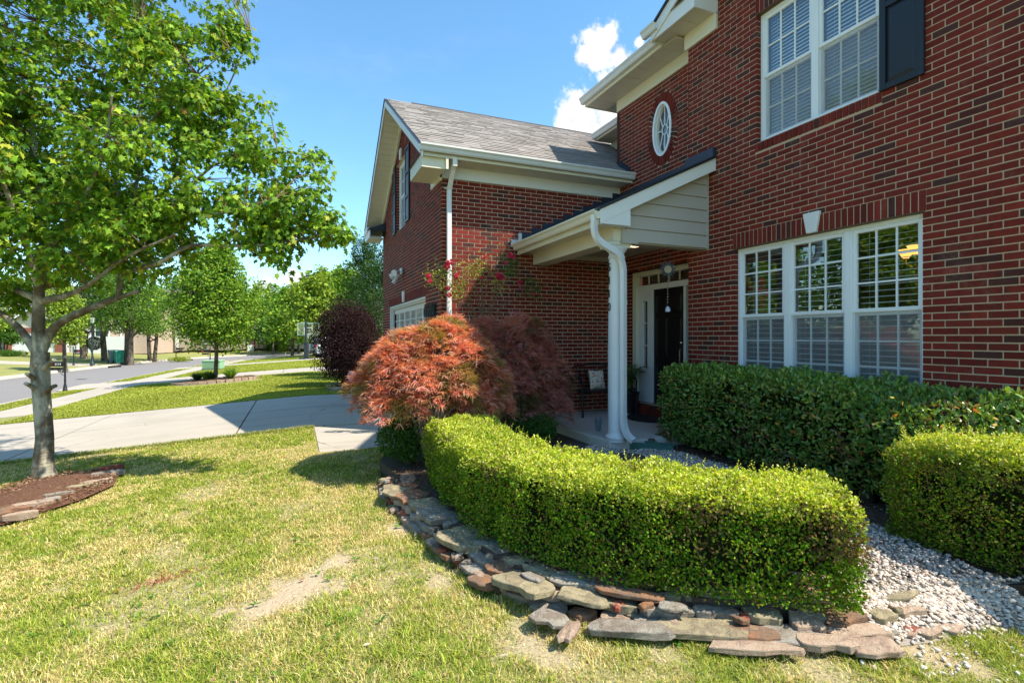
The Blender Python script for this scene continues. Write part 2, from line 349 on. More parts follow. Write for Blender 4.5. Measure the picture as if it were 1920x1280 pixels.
def stone(name, cols, sc=7):
    t = NT(name); oi = t.n('ShaderNodeObjectInfo').outputs['Random']
    st3 = t.noise(1.0, 5, .7, t.n('ShaderNodeMapping', {'Vector': t.pos(), 'Scale': (6, 6, 130), 'Rotation': (.06, .04, 0)}).outputs[0])
    v = t.n('ShaderNodeVectorMath', {0: t.pos(), 1: t.n('ShaderNodeCombineXYZ', {0: oi, 1: oi, 2: 0.0}).outputs[0]}, operation='ADD').outputs[0]
    n1 = t.noise(sc, 6, .65, v, .4); n2 = t.noise(90, 4, .7)
    c = t.ramp(n1, [(.3, cols[0]), (.45, cols[1]), (.58, cols[2]), (.75, cols[3])])
    c = t.mix(t.math('MULTIPLY', n2, .4), c, tuple(x*.4 for x in cols[1]))
    lich = t.ramp(t.noise(22, 4, .6, v), [(.66, (0, 0, 0)), (.72, (1, 1, 1))]); c = t.mix(t.math('MULTIPLY', lich, .35), c, (.4, .4, .34))
    return t.done(t.bsdf(c, .85, t.bump(t.math('ADD', n1, t.math('ADD', t.math('MULTIPLY', n2, .5), st3)), 1.0, .02), spec=.25))
M['st_rust'] = stone('rusty_stone', [(.42, .17, .07), (.3, .16, .09), (.2, .13, .09), (.46, .31, .18)])
M['st_blue'] = stone('slate_stone', [(.25, .24, .22), (.36, .32, .26), (.22, .17, .13), (.46, .4, .32)])
M['st_olive'] = stone('olive_stone', [(.3, .25, .16), (.4, .33, .2), (.22, .18, .12), (.48, .36, .21)])
M['st_pink'] = stone('pinkish_stone', [(.42, .29, .2), (.5, .37, .27), (.33, .22, .16), (.56, .44, .33)])
M['st_red'] = plain('red_edging_brick', (.23, .06, .035), .85, .3, 10, .5)
# ------------------------------------------------------------------ ground, street, paths
def lin(a, b, st): return list(np.arange(a, b, st))
xs = np.array(lin(-400, -60, 20)+lin(-60, -20, 2)+lin(-20, -5, .5)+lin(-5, 4.5, .06)+lin(4.5, 14, .5)+lin(14, 60, 3)+lin(60, 420, 20))
ys = np.array(lin(-200, -20, 12)+lin(-20, 0, 1)+lin(0, 10, .06)+lin(10, 34, .4)+lin(34, 110, 1.5)+lin(110, 700, 25))
GX, GY = np.meshgrid(xs, ys); fx, fy = GX.ravel(), GY.ravel()
EDGE = [at(u, v, -1.56) for u, v in ((716, 903), (735, 945), (785, 990), (850, 1042), (925, 1090), (1000, 1124), (1110, 1150), (1250, 1168), (1400, 1180), (1540, 1188), (1640, 1180), (1735, 1170), (1830, 1158), (1960, 1152))]
EXY = [(p.x, p.y) for p in EDGE]
BED = EXY+[(9, .2), (9, 8.5), (2.2, 8.35), (1.62, 7.6), (1.1, 6.9), (.92, 6.3)]
MULCH = [(at(u, v, -1.78).x, at(u, v, -1.78).y) for u, v in ((-160, 935), (-60, 925), (0, 920), (60, 903), (115, 893), (180, 890), (228, 893), (214, 922), (150, 950), (90, 968), (20, 990), (-60, 1005), (-170, 1010))]
def dirt_at(x, y):                     # worn patches in the lawn
    d = vnoise(x*1.1+3, y*1.1+7, 0, 3, 4)
    d = np.clip((d-.58)*5, 0, 1)*.55
    for (u, v, r, s) in ((560, 1100, .42, 1.0), (470, 1135, .35, .9), (640, 1050, .3, .9), (110, 1078, .13, .9), (330, 1072, .2, .3), (745, 990, .22, .9), (700, 1150, .25, .5), (820, 1090, .28, .75), (1000, 1215, .35, .75), (1250, 1215, .3, .6), (350, 950, .2, .5), (1500, 1230, .35, .6), (1750, 1220, .3, .8)):
        p = at(u, v, -1.6); q = .9-np.hypot((x-p.x), (y-p.y)*.75)/(r*.8)+ (vnoise(x*7, y*7, 0, 9, 3)-.5)*1.3
        d = np.maximum(d, np.clip(q*1.6, 0, 1)*s)
    return np.clip(d, 0, 1)
zz = gz(fx, fy); la = lateral(fx, fy)
zz = np.where(np.abs(la) < 3.9, -2.42, zz)
zz = zz+np.where((np.abs(la) > 6) & (fx < 1), (vnoise(fx*.7, fy*.7, 0, 5, 3)-.5)*.024, 0)
zz = np.where((fx > -9.8) & (fx < 2.2) & (fy > 10.3) & (fy < 14.8), zz-.08, zz)
zz = np.where((fx > -8.4) & (fx < 4.6) & (((fy > 26.3) & (fy < 28.9)) | ((fy > 40.5) & (fy < 42.3))), zz-.08, zz)
zz = np.where(inpoly(fx, fy, BED), zz-.12, zz); zz = np.where(((fx > 5.0) & (fy > 1.8) & (fy < 14.3)) | ((fx > 2.5) & (fy > 8.6) & (fy < 14.3)), zz-.1, zz)
dd = np.where((fx > -8) & (fx < 5) & (fy > 0) & (fy < 10.5), dirt_at(fx, fy), 0)
ny, nx = GX.shape; idx = np.arange(ny*nx).reshape(ny, nx)
FQ = np.stack([idx[:-1, :-1], idx[:-1, 1:], idx[1:, 1:], idx[1:, :-1]], -1).reshape(-1, 4)
t = NT('lawn_ground'); da = t.n('ShaderNodeAttribute', attribute_name='dirt').outputs['Fac']
n1 = t.noise(.9, 5, .65); n2 = t.noise(30, 5, .75); n3 = t.noise(7, 5, .7); n4 = t.noise(.12, 3)
mpn = t.n('ShaderNodeMapping', {'Vector': t.pos(), 'Scale': (90, 90, 20), 'Rotation': (0, 0, .7)}).outputs[0]
grs = t.mix(t.ramp(n1, [(.35, (0, 0, 0)), (.65, (1, 1, 1))]), (.15, .19, .035), (.28, .29, .075))
grs = t.mix(t.ramp(n3, [(.4, (0, 0, 0)), (.7, (1, 1, 1))]), grs, (.38, .34, .13)); grs = t.mix(t.math('MULTIPLY', n2, .4), grs, (.09, .12, .02))
grs = t.mix(t.math('MULTIPLY', n4, .4), grs, (.13, .19, .03))
dirt = t.mix(n2, (.44, .34, .22), (.6, .48, .34)); dirt = t.mix(t.math('MULTIPLY', n3, .4), dirt, (.34, .24, .14))
M['lawn'] = t.done(t.bsdf(t.mix(t.math('MINIMUM', t.math('MULTIPLY_ADD', da, .9, .12), 1.0), grs, dirt), .95, t.bump(n2, 1.0, .02), spec=.1))
tag(npmesh('ground', np.stack([fx, fy, zz], 1), FQ, M['lawn'], extra={'dirt': dd}, smooth=True), kind='structure')
def sample_cl(step):
    out = []
    for a, b in zip(CL[:-1], CL[1:]):
        n = max(1, int(np.hypot(*(b-a))/step))
        for i in range(n): out.append(a+(b-a)*i/n)
    P = np.array(out)
    for _ in range(6): P[1:-1] = (P[:-2]+2*P[1:-1]+P[2:])/4
    T = np.gradient(P, axis=0); T = T/np.linalg.norm(T, axis=1, keepdims=True)
    return P, np.stack([T[:, 1], -T[:, 0]], 1)
CP, CN = sample_cl(2.0)
def ribbon(name, prof, mat, i0=0, i1=None, **k):     # prof: (lateral, z) cross-section swept along the street
    P, N = CP[i0:i1], CN[i0:i1]; m = len(prof)
    V = np.concatenate([np.stack([P[:, 0]+N[:, 0]*l, P[:, 1]+N[:, 1]*l, np.full(len(P), z)], 1)[:, None] for l, z in prof], 1).reshape(-1, 3)
    F = [(i*m+j, i*m+j+1, (i+1)*m+j+1, (i+1)*m+j) for i in range(len(P)-1) for j in range(m-1)]
    o = npmesh(name, V, np.array(F)[:, ::-1], mat); return tag(o, **k)
ribbon('street', [(-3.05, -2.27), (-1.5, -2.235), (0, -2.22), (1.5, -2.235), (3.05, -2.27)], M['asphalt'], kind='structure')
for s in (1, -1):
    pr = [(3.0, -2.262), (3.32, -2.268), (3.36, -2.15), (3.5, -2.135), (3.62, -2.135), (3.62, -2.3)]
    pr = [(s*l, z) for l, z in pr]
    if s < 0: pr = pr[::-1]
    ribbon('kerb', pr, M['concrete'], kind='structure')
def slab(name, poly, mat, lift=.02, thick=.12, parent=None, sub=1.0, **k):   # a slab that follows the ground
    if len(poly) == 4:
        A, B, C_, D_ = [Vector((float(p[0]), float(p[1]))) for p in poly]; nu = max(1, int((B-A).length/.6)); nv = max(1, int((D_-A).length/.9)); mb = MB(); V = []
        for off in (lift, lift-thick):
            for i in range(nu+1):
                for j in range(nv+1): q = A.lerp(B, i/nu).lerp(D_.lerp(C_, i/nu), j/nv); V.append((q.x, q.y, g1(q.x, q.y)+off))
        I = lambda i, j, s=0: s*(nu+1)*(nv+1)+i*(nv+1)+j
        F = [(I(i, j), I(i+1, j), I(i+1, j+1), I(i, j+1)) for i in range(nu) for j in range(nv)]+[(I(i, 0), I(i, 0, 1), I(i+1, 0, 1), I(i+1, 0)) for i in range(nu)]+[(I(i, nv), I(i+1, nv), I(i+1, nv, 1), I(i, nv, 1)) for i in range(nu)]
        F += [(I(0, j), I(0, j+1), I(0, j+1, 1), I(0, j, 1)) for j in range(nv)]+[(I(nu, j), I(nu, j, 1), I(nu, j+1, 1), I(nu, j+1)) for j in range(nv)]
        mb.add(V, F); return tag(mb.build(name, mat, parent), **k)
    mb = MB(); n = len(poly); top = []; V = []
    for i in range(n):
        a, b = Vector(poly[i]), Vector(poly[(i+1) % n]); m = max(1, int((b-a).length/sub))
        for j in range(m): q = a+(b-a)*j/m; V.append(q)
    N = len(V); mb.add([(q.x, q.y, g1(q.x, q.y)+lift) for q in V]+[(q.x, q.y, g1(q.x, q.y)+lift-thick) for q in V],
                       [tuple(range(N))]+[(i, i+N, (i+1) % N+N, (i+1) % N) for i in range(N)])
    return tag(mb.build(name, mat, parent), **k)
def strip_slabs(pname, x0, x1, y0, y1, nx_, ny_, gap=.012, lift=.02):
    p = bpy.data.objects.new(pname, None); COL.objects.link(p); p['kind'] = 'structure'
    for i in range(nx_):
        for j in range(ny_):
            a, b = x0+(x1-x0)*i/nx_, x0+(x1-x0)*(i+1)/nx_; c, d = y0+(y1-y0)*j/ny_, y0+(y1-y0)*(j+1)/ny_
            slab('concrete_panel', [(a+gap, c+gap), (b-gap, c+gap), (b-gap, d-gap), (a+gap, d-gap)], M['concrete'], lift+rng.normal()*.0015, .12, p)
    b_ = slab('joint_bed', [(x0+.02, y0+.02), (x1-.02, y0+.02), (x1-.02, y1-.02), (x0+.02, y1-.02)], M['soil'], lift-.022, .05, p)
    return p
strip_slabs('driveway', -10.1, 2.1, 9.9, 15.15, 4, 2, .014, .022)
# front walk from the driveway, hidden farther on by the maples
pw = bpy.data.objects.new('front_walk', None); COL.objects.link(pw); pw['kind'] = 'structure'
for (a, b, c, d) in ((.3, 1.5, 8.72, 9.86), (.3, 1.5, 7.7, 8.7), (1.52, 2.7, 6.9, 7.95), (2.72, 3.85, 6.9, 7.95)):
    o_ = MB().box(a, b, c, d, -1.7, -1.59).build('concrete_panel', M['concrete'], pw, bevel=.006)
# pavement along the street, neighbour driveways
psw = bpy.data.objects.new('pavement', None); COL.objects.link(psw); psw['kind'] = 'structure'
ks = [i for i in range(len(CP)) if -12 < CP[i][1] < 66]
k0 = ks[0]
for a in range(k0, ks[-1]):
    P0, P1, N0, N1 = CP[a], CP[a+1], CN[a], CN[a+1]
    q = [P0+N0*4.75, P1+N1*4.75, P1+N1*6.05, P0+N0*6.05]
    if 9.2 < P0[1] < 15: continue
    slab('concrete_panel', [(float(p[0]), float(p[1])) for p in (q[0]*.995+q[1]*.005, q[1], q[2], q[3]*.995+q[2]*.005)], M['concrete'], .018, .1, psw, 9)
strip_slabs('neighbour_driveway', -8.9, 5.0, 25.9, 29.3, 5, 1)
strip_slabs('far_driveway', -7.6, 6.0, 40.2, 42.6, 5, 1)
pg = at(-40, 688, -2.1)
far_d = bpy.data.objects.new('driveway_across', None); COL.objects.link(far_d); far_d['kind'] = 'structure'
slab('concrete_panel', [(-15.9, 23), (-15.9, 30), (-34, 34), (-34, 27)], M['concrete'], .02, .1, far_d, 2)
slab('concrete_panel', [(-14.6, 47.0), (-14.2, 50), (-27, 56), (-28, 52.5)], M['concrete'], .02, .1, far_d, 2)
# garden bed
BEDM = []
for i, (x, y) in enumerate(BED):       # the soil stops behind the stones
    if i < 11: a_, b_ = EXY[max(0, i-1)], EXY[i+1]; l_ = math.hypot(b_[0]-a_[0], b_[1]-a_[1]); x, y = x-(b_[1]-a_[1])/l_*.13, y+(b_[0]-a_[0])/l_*.13
    elif i < 14: y += .17
    BEDM.append((x, y))
mb = MB(); n = len(BED); mb.add([(x, y, -1.47) for x, y in BEDM]+[(x, y, -1.75) for x, y in BEDM], [tuple(range(n))]+[(i, i+n, (i+1) % n+n, (i+1) % n) for i in range(n)])
tag(mb.build('soil_bed', M['soil']), kind='structure')
# tree mulch
mb = MB(); n = len(MULCH); cxm = sum(p[0] for p in MULCH)/n; cym = sum(p[1] for p in MULCH)/n
for k_ in range(n):
    a, b = MULCH[k_], MULCH[(k_+1) % n]
t = NT('mulch'); n1 = t.noise(38, 5, .75, None, 1.0); n2 = t.noise(9, 4)
mul = t.ramp(n1, [(.3, (.07, .035, .022)), (.5, (.2, .1, .06)), (.7, (.36, .22, .14))])
M['mulch'] = t.done(t.bsdf(t.mix(t.math('MULTIPLY', n2, .5), mul, (.1, .04, .025)), .95, t.bump(n1, 1.0, .03), spec=.1))
V = [(cxm, cym, g1(cxm, cym)+.12)]
for k_, s_ in ((1, .5), (2, 1.0)): V += [(cxm+(x-cxm)*s_, cym+(y-cym)*s_, g1(x, y)+(.1 if s_ < 1 else .035)) for x, y in MULCH]
mb.add(V, [(0, 1+i, 1+(i+1) % n) for i in range(n)]+[(1+i, 1+n+i, 1+n+(i+1) % n, 1+(i+1) % n) for i in range(n)])
mo = mb.build('mulch_bed', M['mulch'], smooth=True); tag(mo, kind='structure')
def scatter(poly, n):
    xs_ = [p[0] for p in poly]; ys_ = [p[1] for p in poly]; out = []
    while sum(len(a) for a in out) < n:
        x = rng.uniform(min(xs_), max(xs_), n*2); y = rng.uniform(min(ys_), max(ys_), n*2); k = inpoly(x, y, poly); out.append(np.stack([x[k], y[k]], 1))
    return np.concatenate(out)[:n]
Q = scatter(MULCH, 5200); s_ = np.hypot((Q[:, 0]-cxm)/2.2, (Q[:, 1]-cym)/.9); zq = gz(Q[:, 0], Q[:, 1])+.05+.05*np.clip(1-s_, 0, 1)+rng.random(len(Q))*.02
P = np.stack([Q[:, 0], Q[:, 1], zq], 1); D = rdir(len(P)); D[:, 2] *= .3
leaves('mulch_chips', P, D, rdir(len(P))+[0, 0, 1.2], rng.uniform(.02, .055, len(P)), palette(len(P), [(.22, .1, .06), (.32, .18, .11), (.1, .05, .03), (.44, .29, .19)]), M['grassblade'], shape='diamond', kind='stuff', wid=.6)
# ------------------------------------------------------------------ grass
def blades(name, X, Y, H, C, wd, lean=.5):
    n = len(X); Z = gz(X, Y)+.004; a = rng.uniform(0, 2*np.pi, n); ln = rng.random(n)*lean+.12
    D = np.stack([np.cos(a)*ln, np.sin(a)*ln, np.ones(n)*.9], 1); D = unit(D); side = np.stack([-np.sin(a), np.cos(a), np.zeros(n)], 1)*(wd[:, None]/2)
    P = np.stack([X, Y, Z], 1); mid = P+D*H[:, None]*.55; tip = P+D*H[:, None]*np.array([1, 1, .85])+np.stack([np.cos(a), np.sin(a), np.zeros(n)], 1)*(H*ln*.6)[:, None]
    V = np.stack([P-side, P+side, mid+side*.8, mid-side*.8, tip], 1).reshape(-1, 3)
    F = (np.array([(0, 1, 2), (0, 2, 3), (3, 2, 4)])[None]+(np.arange(n)*5)[:, None, None]).reshape(-1, 3)
    o = npmesh(name, V, F, M['grassblade'], None, np.repeat(C, 5, axis=0)); o['kind'] = 'stuff'; return o
def near_lawn():
    N = 1700000; x = rng.uniform(-8, 4.6, N); y = rng.uniform(.6, 9.86, N)
    zc = x*SA+y*CA; xc = x*CA-y*SA; u = 960+FPX*xc/zc
    keep = (zc > 2.2) & (u > -60) & (u < 1990)
    dens = np.clip((3.6/zc)**1.35, .08, 1)
    keep &= rng.random(N) < dens
    keep &= ~inpoly(x, y, BED) & ~inpoly(x, y, MULCH)
    keep &= ~((x > .28) & (y > 7.68)); 
    keep &= ~((x > 1.25) & (y > 6.8))
    x, y, zc = x[keep], y[keep], zc[keep]
    d = dirt_at(x, y); cl = vnoise(x*9, y*9, 0, 21, 2)
    k = rng.random(len(x)) > np.clip(d*1.08, 0, .97)*(1.1-.3*cl); x, y, zc, d, cl = x[k], y[k], zc[k], d[k], cl[k]
    pn = vnoise(x*1.6+9, y*1.6, 0, 31, 3); pf = vnoise(x*11, y*11, 0, 33, 2)
    g = np.array([(.16, .25, .025), (.29, .36, .045), (.42, .43, .07)]); st = np.array([(.66, .53, .22), (.72, .6, .32), (.52, .38, .15)])
    cg = g[rng.integers(0, 3, len(x))]; cs = st[rng.integers(0, 3, len(x))]
    pst = np.clip((pn-.42)*1.7+.24+(pf-.5)*1.0+d*.4, .06, .92)
    c = np.where((rng.random(len(x)) < pst)[:, None], cs, cg)*(1+.16*rng.normal(size=(len(x), 1)))
    H = rng.uniform(.014, .04, len(x))*(.6+1.0*cl)*np.where(pst > .5, .8, 1.1)*(1-.45*d)
    blades('lawn_grass', x, y, H, np.clip(c, .01, .8), np.clip(.0022+.00075*zc, .003, .012)*rng.uniform(.7, 1.2, len(x)), .9)
near_lawn()
def tufts():                            # clumps of longer blades and broad-leaved weeds
    n = 620; x = rng.uniform(-6, 3.6, n); y = rng.uniform(1.2, 9.6, n); k = ~inpoly(x, y, BED) & ~inpoly(x, y, MULCH) & ~((x > .25) & (y > 7.6)) & (dirt_at(x, y) < .6); x, y = x[k], y[k]; m = 16
    X = np.repeat(x, m)+rng.normal(0, .022, len(x)*m); Y = np.repeat(y, m)+rng.normal(0, .022, len(x)*m); base = palette(len(x), [(.12, .24, .02), (.2, .32, .03), (.34, .38, .06), (.6, .5, .22)])
    blades('lawn_tufts', X, Y, rng.uniform(.035, .085, len(X)), np.repeat(base, m, axis=0)*rng.uniform(.8, 1.2, (len(X), 1)), rng.uniform(.004, .007, len(X)), 1.1)
    n = 420; x = rng.uniform(-5.5, 3.4, n); y = rng.uniform(1.4, 8.5, n); k = ~inpoly(x, y, BED) & ~inpoly(x, y, MULCH) & ~((x > .25) & (y > 7.6)); x, y = x[k], y[k]; m = 6
    X = np.repeat(x, m); Y = np.repeat(y, m); N = len(X); a = rng.uniform(0, 2*np.pi, N); D = np.stack([np.cos(a), np.sin(a), rng.uniform(.1, .5, N)], 1)
    leaves('lawn_weeds', np.stack([X, Y, gz(X, Y)+.015], 1), D, rdir(N)*.3+[0, 0, 1], rng.uniform(.02, .045, N), palette(N, [(.08, .2, .02), (.14, .26, .03)]), M['leaf'], shape='oval')
tufts()
def mid_lawn():
    N = 330000; x = rng.uniform(-9.0, 3.5, N); y = 15.2+(rng.random(N)**1.7)*34
    l = lateral(x, y); zc = x*SA+y*CA; u = 960+FPX*(x*CA-y*SA)/zc
    k = (l > 3.7) & ~((l > 4.7) & (l < 6.1)) & ~((y > 25.85) & (y < 29.35)) & ~((y > 40.1) & (y < 42.7)) & (u > -20) & (u < 760)
    k &= ~((np.hypot((x+2.7)/1.55, (y-23.2)/.95) < 1))
    x, y, zc = x[k], y[k], zc[k]; pn = vnoise(x*.5, y*.5, 0, 41, 3)
    c = palette(len(x), [(.2, .27, .03), (.32, .36, .05), (.44, .4, .1)], [3, 3, 1.6])*(.75+.5*pn[:, None])
    blades('far_lawn_grass', x, y, rng.uniform(.022, .05, len(x)), c, .004+.0012*zc, .7)
mid_lawn()
def drive_edge():                       # longer blades overhanging the driveway edge
    n = 9000; x = rng.uniform(-8, .3, n); y = 9.88-rng.random(n)**2*.16
    c = palette(n, [(.15, .25, .03), (.3, .33, .07), (.42, .37, .16)])
    blades('edge_grass', x, y, rng.uniform(.04, .085, n), c, np.full(n, .008), .8)
drive_edge()
# ------------------------------------------------------------------ gravel
ICO = None
def pebbles(name, XY, z, size, cols, mat):
    ph = (1+5**.5)/2
    T = unit(np.array([(-1, ph, 0), (1, ph, 0), (-1, -ph, 0), (1, -ph, 0), (0, -1, ph), (0, 1, ph), (0, -1, -ph), (0, 1, -ph), (ph, 0, -1), (ph, 0, 1), (-ph, 0, -1), (-ph, 0, 1)], float))
    F = np.array([(0, 11, 5), (0, 5, 1), (0, 1, 7), (0, 7, 10), (0, 10, 11), (1, 5, 9), (5, 11, 4), (11, 10, 2), (10, 7, 6), (7, 1, 8), (3, 9, 4), (3, 4, 2), (3, 2, 6), (3, 6, 8), (3, 8, 9), (4, 9, 5), (2, 4, 11), (6, 2, 10), (8, 6, 7), (9, 8, 1)])
    n = len(XY); s = size[:, None]*rng.uniform(.55, 1.15, (n, 3))*np.array([1, 1, .62])
    a = rng.uniform(0, 2*np.pi, n); V = T[None]*(1+.18*rng.normal(size=(n, 12, 1)))*s[:, None, :]
    tl = rng.normal(0, .35, n); ct, st_ = np.cos(tl)[:, None], np.sin(tl)[:, None]
    V = np.stack([V[..., 0]*ct-V[..., 2]*st_, V[..., 1], V[..., 0]*st_+V[..., 2]*ct], -1)
    ca, sa = np.cos(a)[:, None], np.sin(a)[:, None]
    V = np.stack([V[..., 0]*ca-V[..., 1]*sa, V[..., 0]*sa+V[..., 1]*ca, V[..., 2]], -1)+np.stack([XY[:, 0], XY[:, 1], z], 1)[:, None, :]
    FF = (F[None]+(np.arange(n)*12)[:, None, None]).reshape(-1, 3)
    o = npmesh(name, V.reshape(-1, 3), FF, mat, None, np.repeat(cols, 12, axis=0), smooth=True); o['kind'] = 'stuff'; return o
t = NT('pebble'); a_ = t.n('ShaderNodeAttribute', attribute_name='tint').outputs['Color']; n1 = t.noise(60, 4)
M['pebble'] = t.done(t.bsdf(t.mix(t.math('MULTIPLY', n1, .3), a_, (.4, .34, .28)), .7, t.bump(n1, .4, .004), spec=.3))
GRAV = [(1.9, 5.9), (3.75, 6.0), (3.85, 5.6), (4.45, 5.55), (4.5, 4.0), (4.35, 3.1), (4.1, 2.5), (3.9, 1.75)]+[(4.6, 1.55), (5.0, 1.45)]+[(x, y+.17) for x, y in EXY[13:10:-1]]+[(EXY[10][0]+.05, EXY[10][1]+.2), (2.9, 2.2), (2.3, 2.9), (1.95, 3.6), (1.9, 4.6)]
mb = MB(); mb.add([(x, y, -1.462) for x, y in GRAV], [tuple(range(len(GRAV)))]); 
tag(mb.build('gravel_base', plain('grit', (.3, .26, .22), .95, .3, 30, .6)), kind='structure')
Q = scatter(GRAV, 23000); zc = Q[:, 0]*SA+Q[:, 1]*CA
k = rng.random(len(Q)) < np.clip(1.25-.06*zc, .3, 1); Q = Q[k]
pebbles('gravel_path', Q, -1.452+rng.random(len(Q))*.016, rng.uniform(.006, .019, len(Q)), palette(len(Q), [(.52, .45, .39), (.64, .57, .51), (.42, .34, .28), (.52, .37, .28), (.26, .22, .19)], [4, 3, 2.5, 2, 1.3], .16), M['pebble'])
SP = scatter([EXY[9], (EXY[9][0], EXY[9][1]-.35), (EXY[12][0], EXY[12][1]-.6), (EXY[13][0], EXY[13][1]-.6), EXY[13], EXY[12], EXY[11], EXY[10]], 170)
apr = MB(); pa = []
for i in range(10, 14): x, y = EXY[i]; pa.append(((x, y+.22, -1.456), (x, y-.1, -1.596)))
for (a0, a1), (b0, b1) in zip(pa[:-1], pa[1:]): apr.add([a1, b1, b0, a0], [(0, 1, 2, 3)])
tag(apr.build('gravel_apron', MATS['grit']), kind='structure')
AQ = rng.random((4200, 2)); ii = np.minimum((AQ[:, 0]*3).astype(int), 2); ff = AQ[:, 0:1]*3-ii[:, None]; A0 = np.array([p[0] for p in pa]); A1 = np.array([p[1] for p in pa])
AP = (A0[ii]*(1-ff)+A0[ii+1]*ff)*(1-AQ[:, 1:])+(A1[ii]*(1-ff)+A1[ii+1]*ff)*AQ[:, 1:]; AP = AP[rng.random(len(AP)) < 1.05-1.0*AQ[:, 1]]
pebbles('gravel_edge', AP[:, :2], AP[:, 2]+.008, rng.uniform(.007, .02, len(AP)), palette(len(AP), [(.52, .45, .39), (.62, .55, .49), (.42, .34, .28), (.5, .36, .26)], None, .15), M['pebble'])
pebbles('spilled_gravel', SP, gz(SP[:, 0], SP[:, 1])+.012, rng.uniform(.008, .018, len(SP)), palette(len(SP), [(.66, .62, .57), (.72, .7, .66), (.5, .42, .34)], None, .1), M['pebble'])
# ------------------------------------------------------------------ the brick house
BH, BL, BJ = .0677, .2086, .0118
house = thing('brick_house', 'two storey red brick house with white windows, garage wing and covered porch', 'house', (5.4, 5.0, -1.6))
bmesh_unit = MB().box(0, 1, 0, 1, 0, 1)
me_b = bpy.data.meshes.new('brick'); me_b.from_pydata(bmesh_unit.v, [], bmesh_unit.f); me_b.update(); me_b.materials.append(M['brick'])
BRICKS = []                            # every brick: (pixel size, wall, O, U*len, N*depth, height)
def snap(z): return -1.6+round((z+1.6)/BH)*BH
def courses(wall, O, U, Nn, lo, hi, z0, z1, holes=(), nobrick=(), clip=None, hole_fn=None, phase=0.0, depth=.1):
    """stretcher courses on a wall through O along U, outward normal Nn; mortar set back 8 mm"""
    O, U, Nn = Vector(O), Vector(U), Vector(Nn); mort = MB(); Z = Vector((0, 0, 1))
    k0 = round((z0+1.6)/BH); k1 = round((z1+1.6)/BH)
    def cut(iv, h):
        out = []
        for a, b in iv:
            if h[1] <= a or h[0] >= b: out.append((a, b)); continue
            if h[0] > a: out.append((a, h[0]))
            if h[1] < b: out.append((h[1], b))
        return out
    for k in range(k0, k1):
        za = -1.6+k*BH; zm = za+BH/2
        span = [(lo, hi)]
        if clip: c0, c1 = clip(zm); span = [(max(lo, c0), min(hi, c1))]
        if span[0][1]-span[0][0] < .02: continue
        for h in holes:
            if h[2] < zm < h[3]: span = cut(span, h)
        for a, b in span: mort.obox(O+U*(a+.006)-Nn*(depth)+Z*za, U*(b-a-.012), Nn*(depth-.005), Z*(BH+.0004))
        sb = list(span)
        for h in nobrick:
            if h[2] < zm < h[3]: sb = cut(sb, h)
        if hole_fn:
            h = hole_fn(zm)
            if h: sb = cut(sb, h)
        for a, b in sb:
            cand = []
            n = math.floor((a-phase)/BL)-1
            while True:
                s = phase+n*BL+(k % 2)*BL/2; n += 1
                if s > b: break
                q0, q1 = max(a, s), min(b, s+BL-BJ)
                if q1-q0 < .03: continue
                cand.append([q0, q1])
            if not cand: continue
            if cand[0][0] > a+1e-4: cand[0][0] = a
            if cand[-1][1] < b-1e-4: cand[-1][1] = b
            for q0, q1 in cand:
                BRICKS.append([wall, O+U*q0-Nn*(depth-.002)+Z*za, U*(q1-q0), Nn*(depth-.002+random.uniform(-.0015, .0015)), BH-BJ, (q1-q0)])
    return mort
def soldier(wall, O, U, Nn, lo, hi, z0, z1, step=BH, depth=.1, proud=0.0):
    O, U, Nn = Vector(O), Vector(U), Vector(Nn); n = max(1, round((hi-lo)/step)); w = (hi-lo)/n
    for i in range(n):
        BRICKS.append([wall, O+U*(lo+i*w+BJ/2)-Nn*(depth-.002)+Vector((0, 0, z0)), U*(w-BJ), Nn*(depth-.002+proud+random.uniform(-.001, .001)), z1-z0-BJ*.7, w])
def flush_bricks():
    def px(b):
        c = b[1]+b[2]*.5+Vector((0, 0, b[4]/2)); zc = c.x*SA+c.y*CA
        if zc < .3: return -1
        u = 960+FPX*(c.x*CA-c.y*SA)/zc; v = HOR-FPX*c.z/zc
        if not (-5 < u < 1925 and -5 < v < 722): return -1
        return FPX*b[4]/zc*min(1.0, b[5]/BL+.3)
    order = sorted(range(len(BRICKS)), key=lambda i: -px(BRICKS[i])); top = set(order[:300])
    rest = {}
    for i, (wall, O, A, D, h, l) in enumerate(BRICKS):
        if i in top:
            o = bpy.data.objects.new('brick', me_b); COL.objects.link(o); o.parent = wall
            X, Y = (A, D) if A.cross(D).z > 0 else (D, A)
            mw = Matrix.Identity(4); mw.col[0] = (*X, 0); mw.col[1] = (*Y, 0); mw.col[2] = (0, 0, h, 0); mw.col[3] = (*O, 1); o.matrix_basis = mw
        else: rest.setdefault(wall.name, (wall, []))[1].append((O, A, D, h))
    for nm, (wall, L) in rest.items():
        mb = MB()
        for O, A, D, h in L: mb.obox(O, A, D, (0, 0, h))
        tag(mb.build('brickwork', M['brick'], wall), kind='stuff')
ZV = Vector((0, 0, 1)); UY = (0, 1, 0); UX = (1, 0, 0); NW = (-1, 0, 0); NS = (0, -1, 0)
lw = (3.01, 5.267, snap(-.62), snap(1.19)); uw = (3.405, 4.90, snap(2.49), snap(4.12))
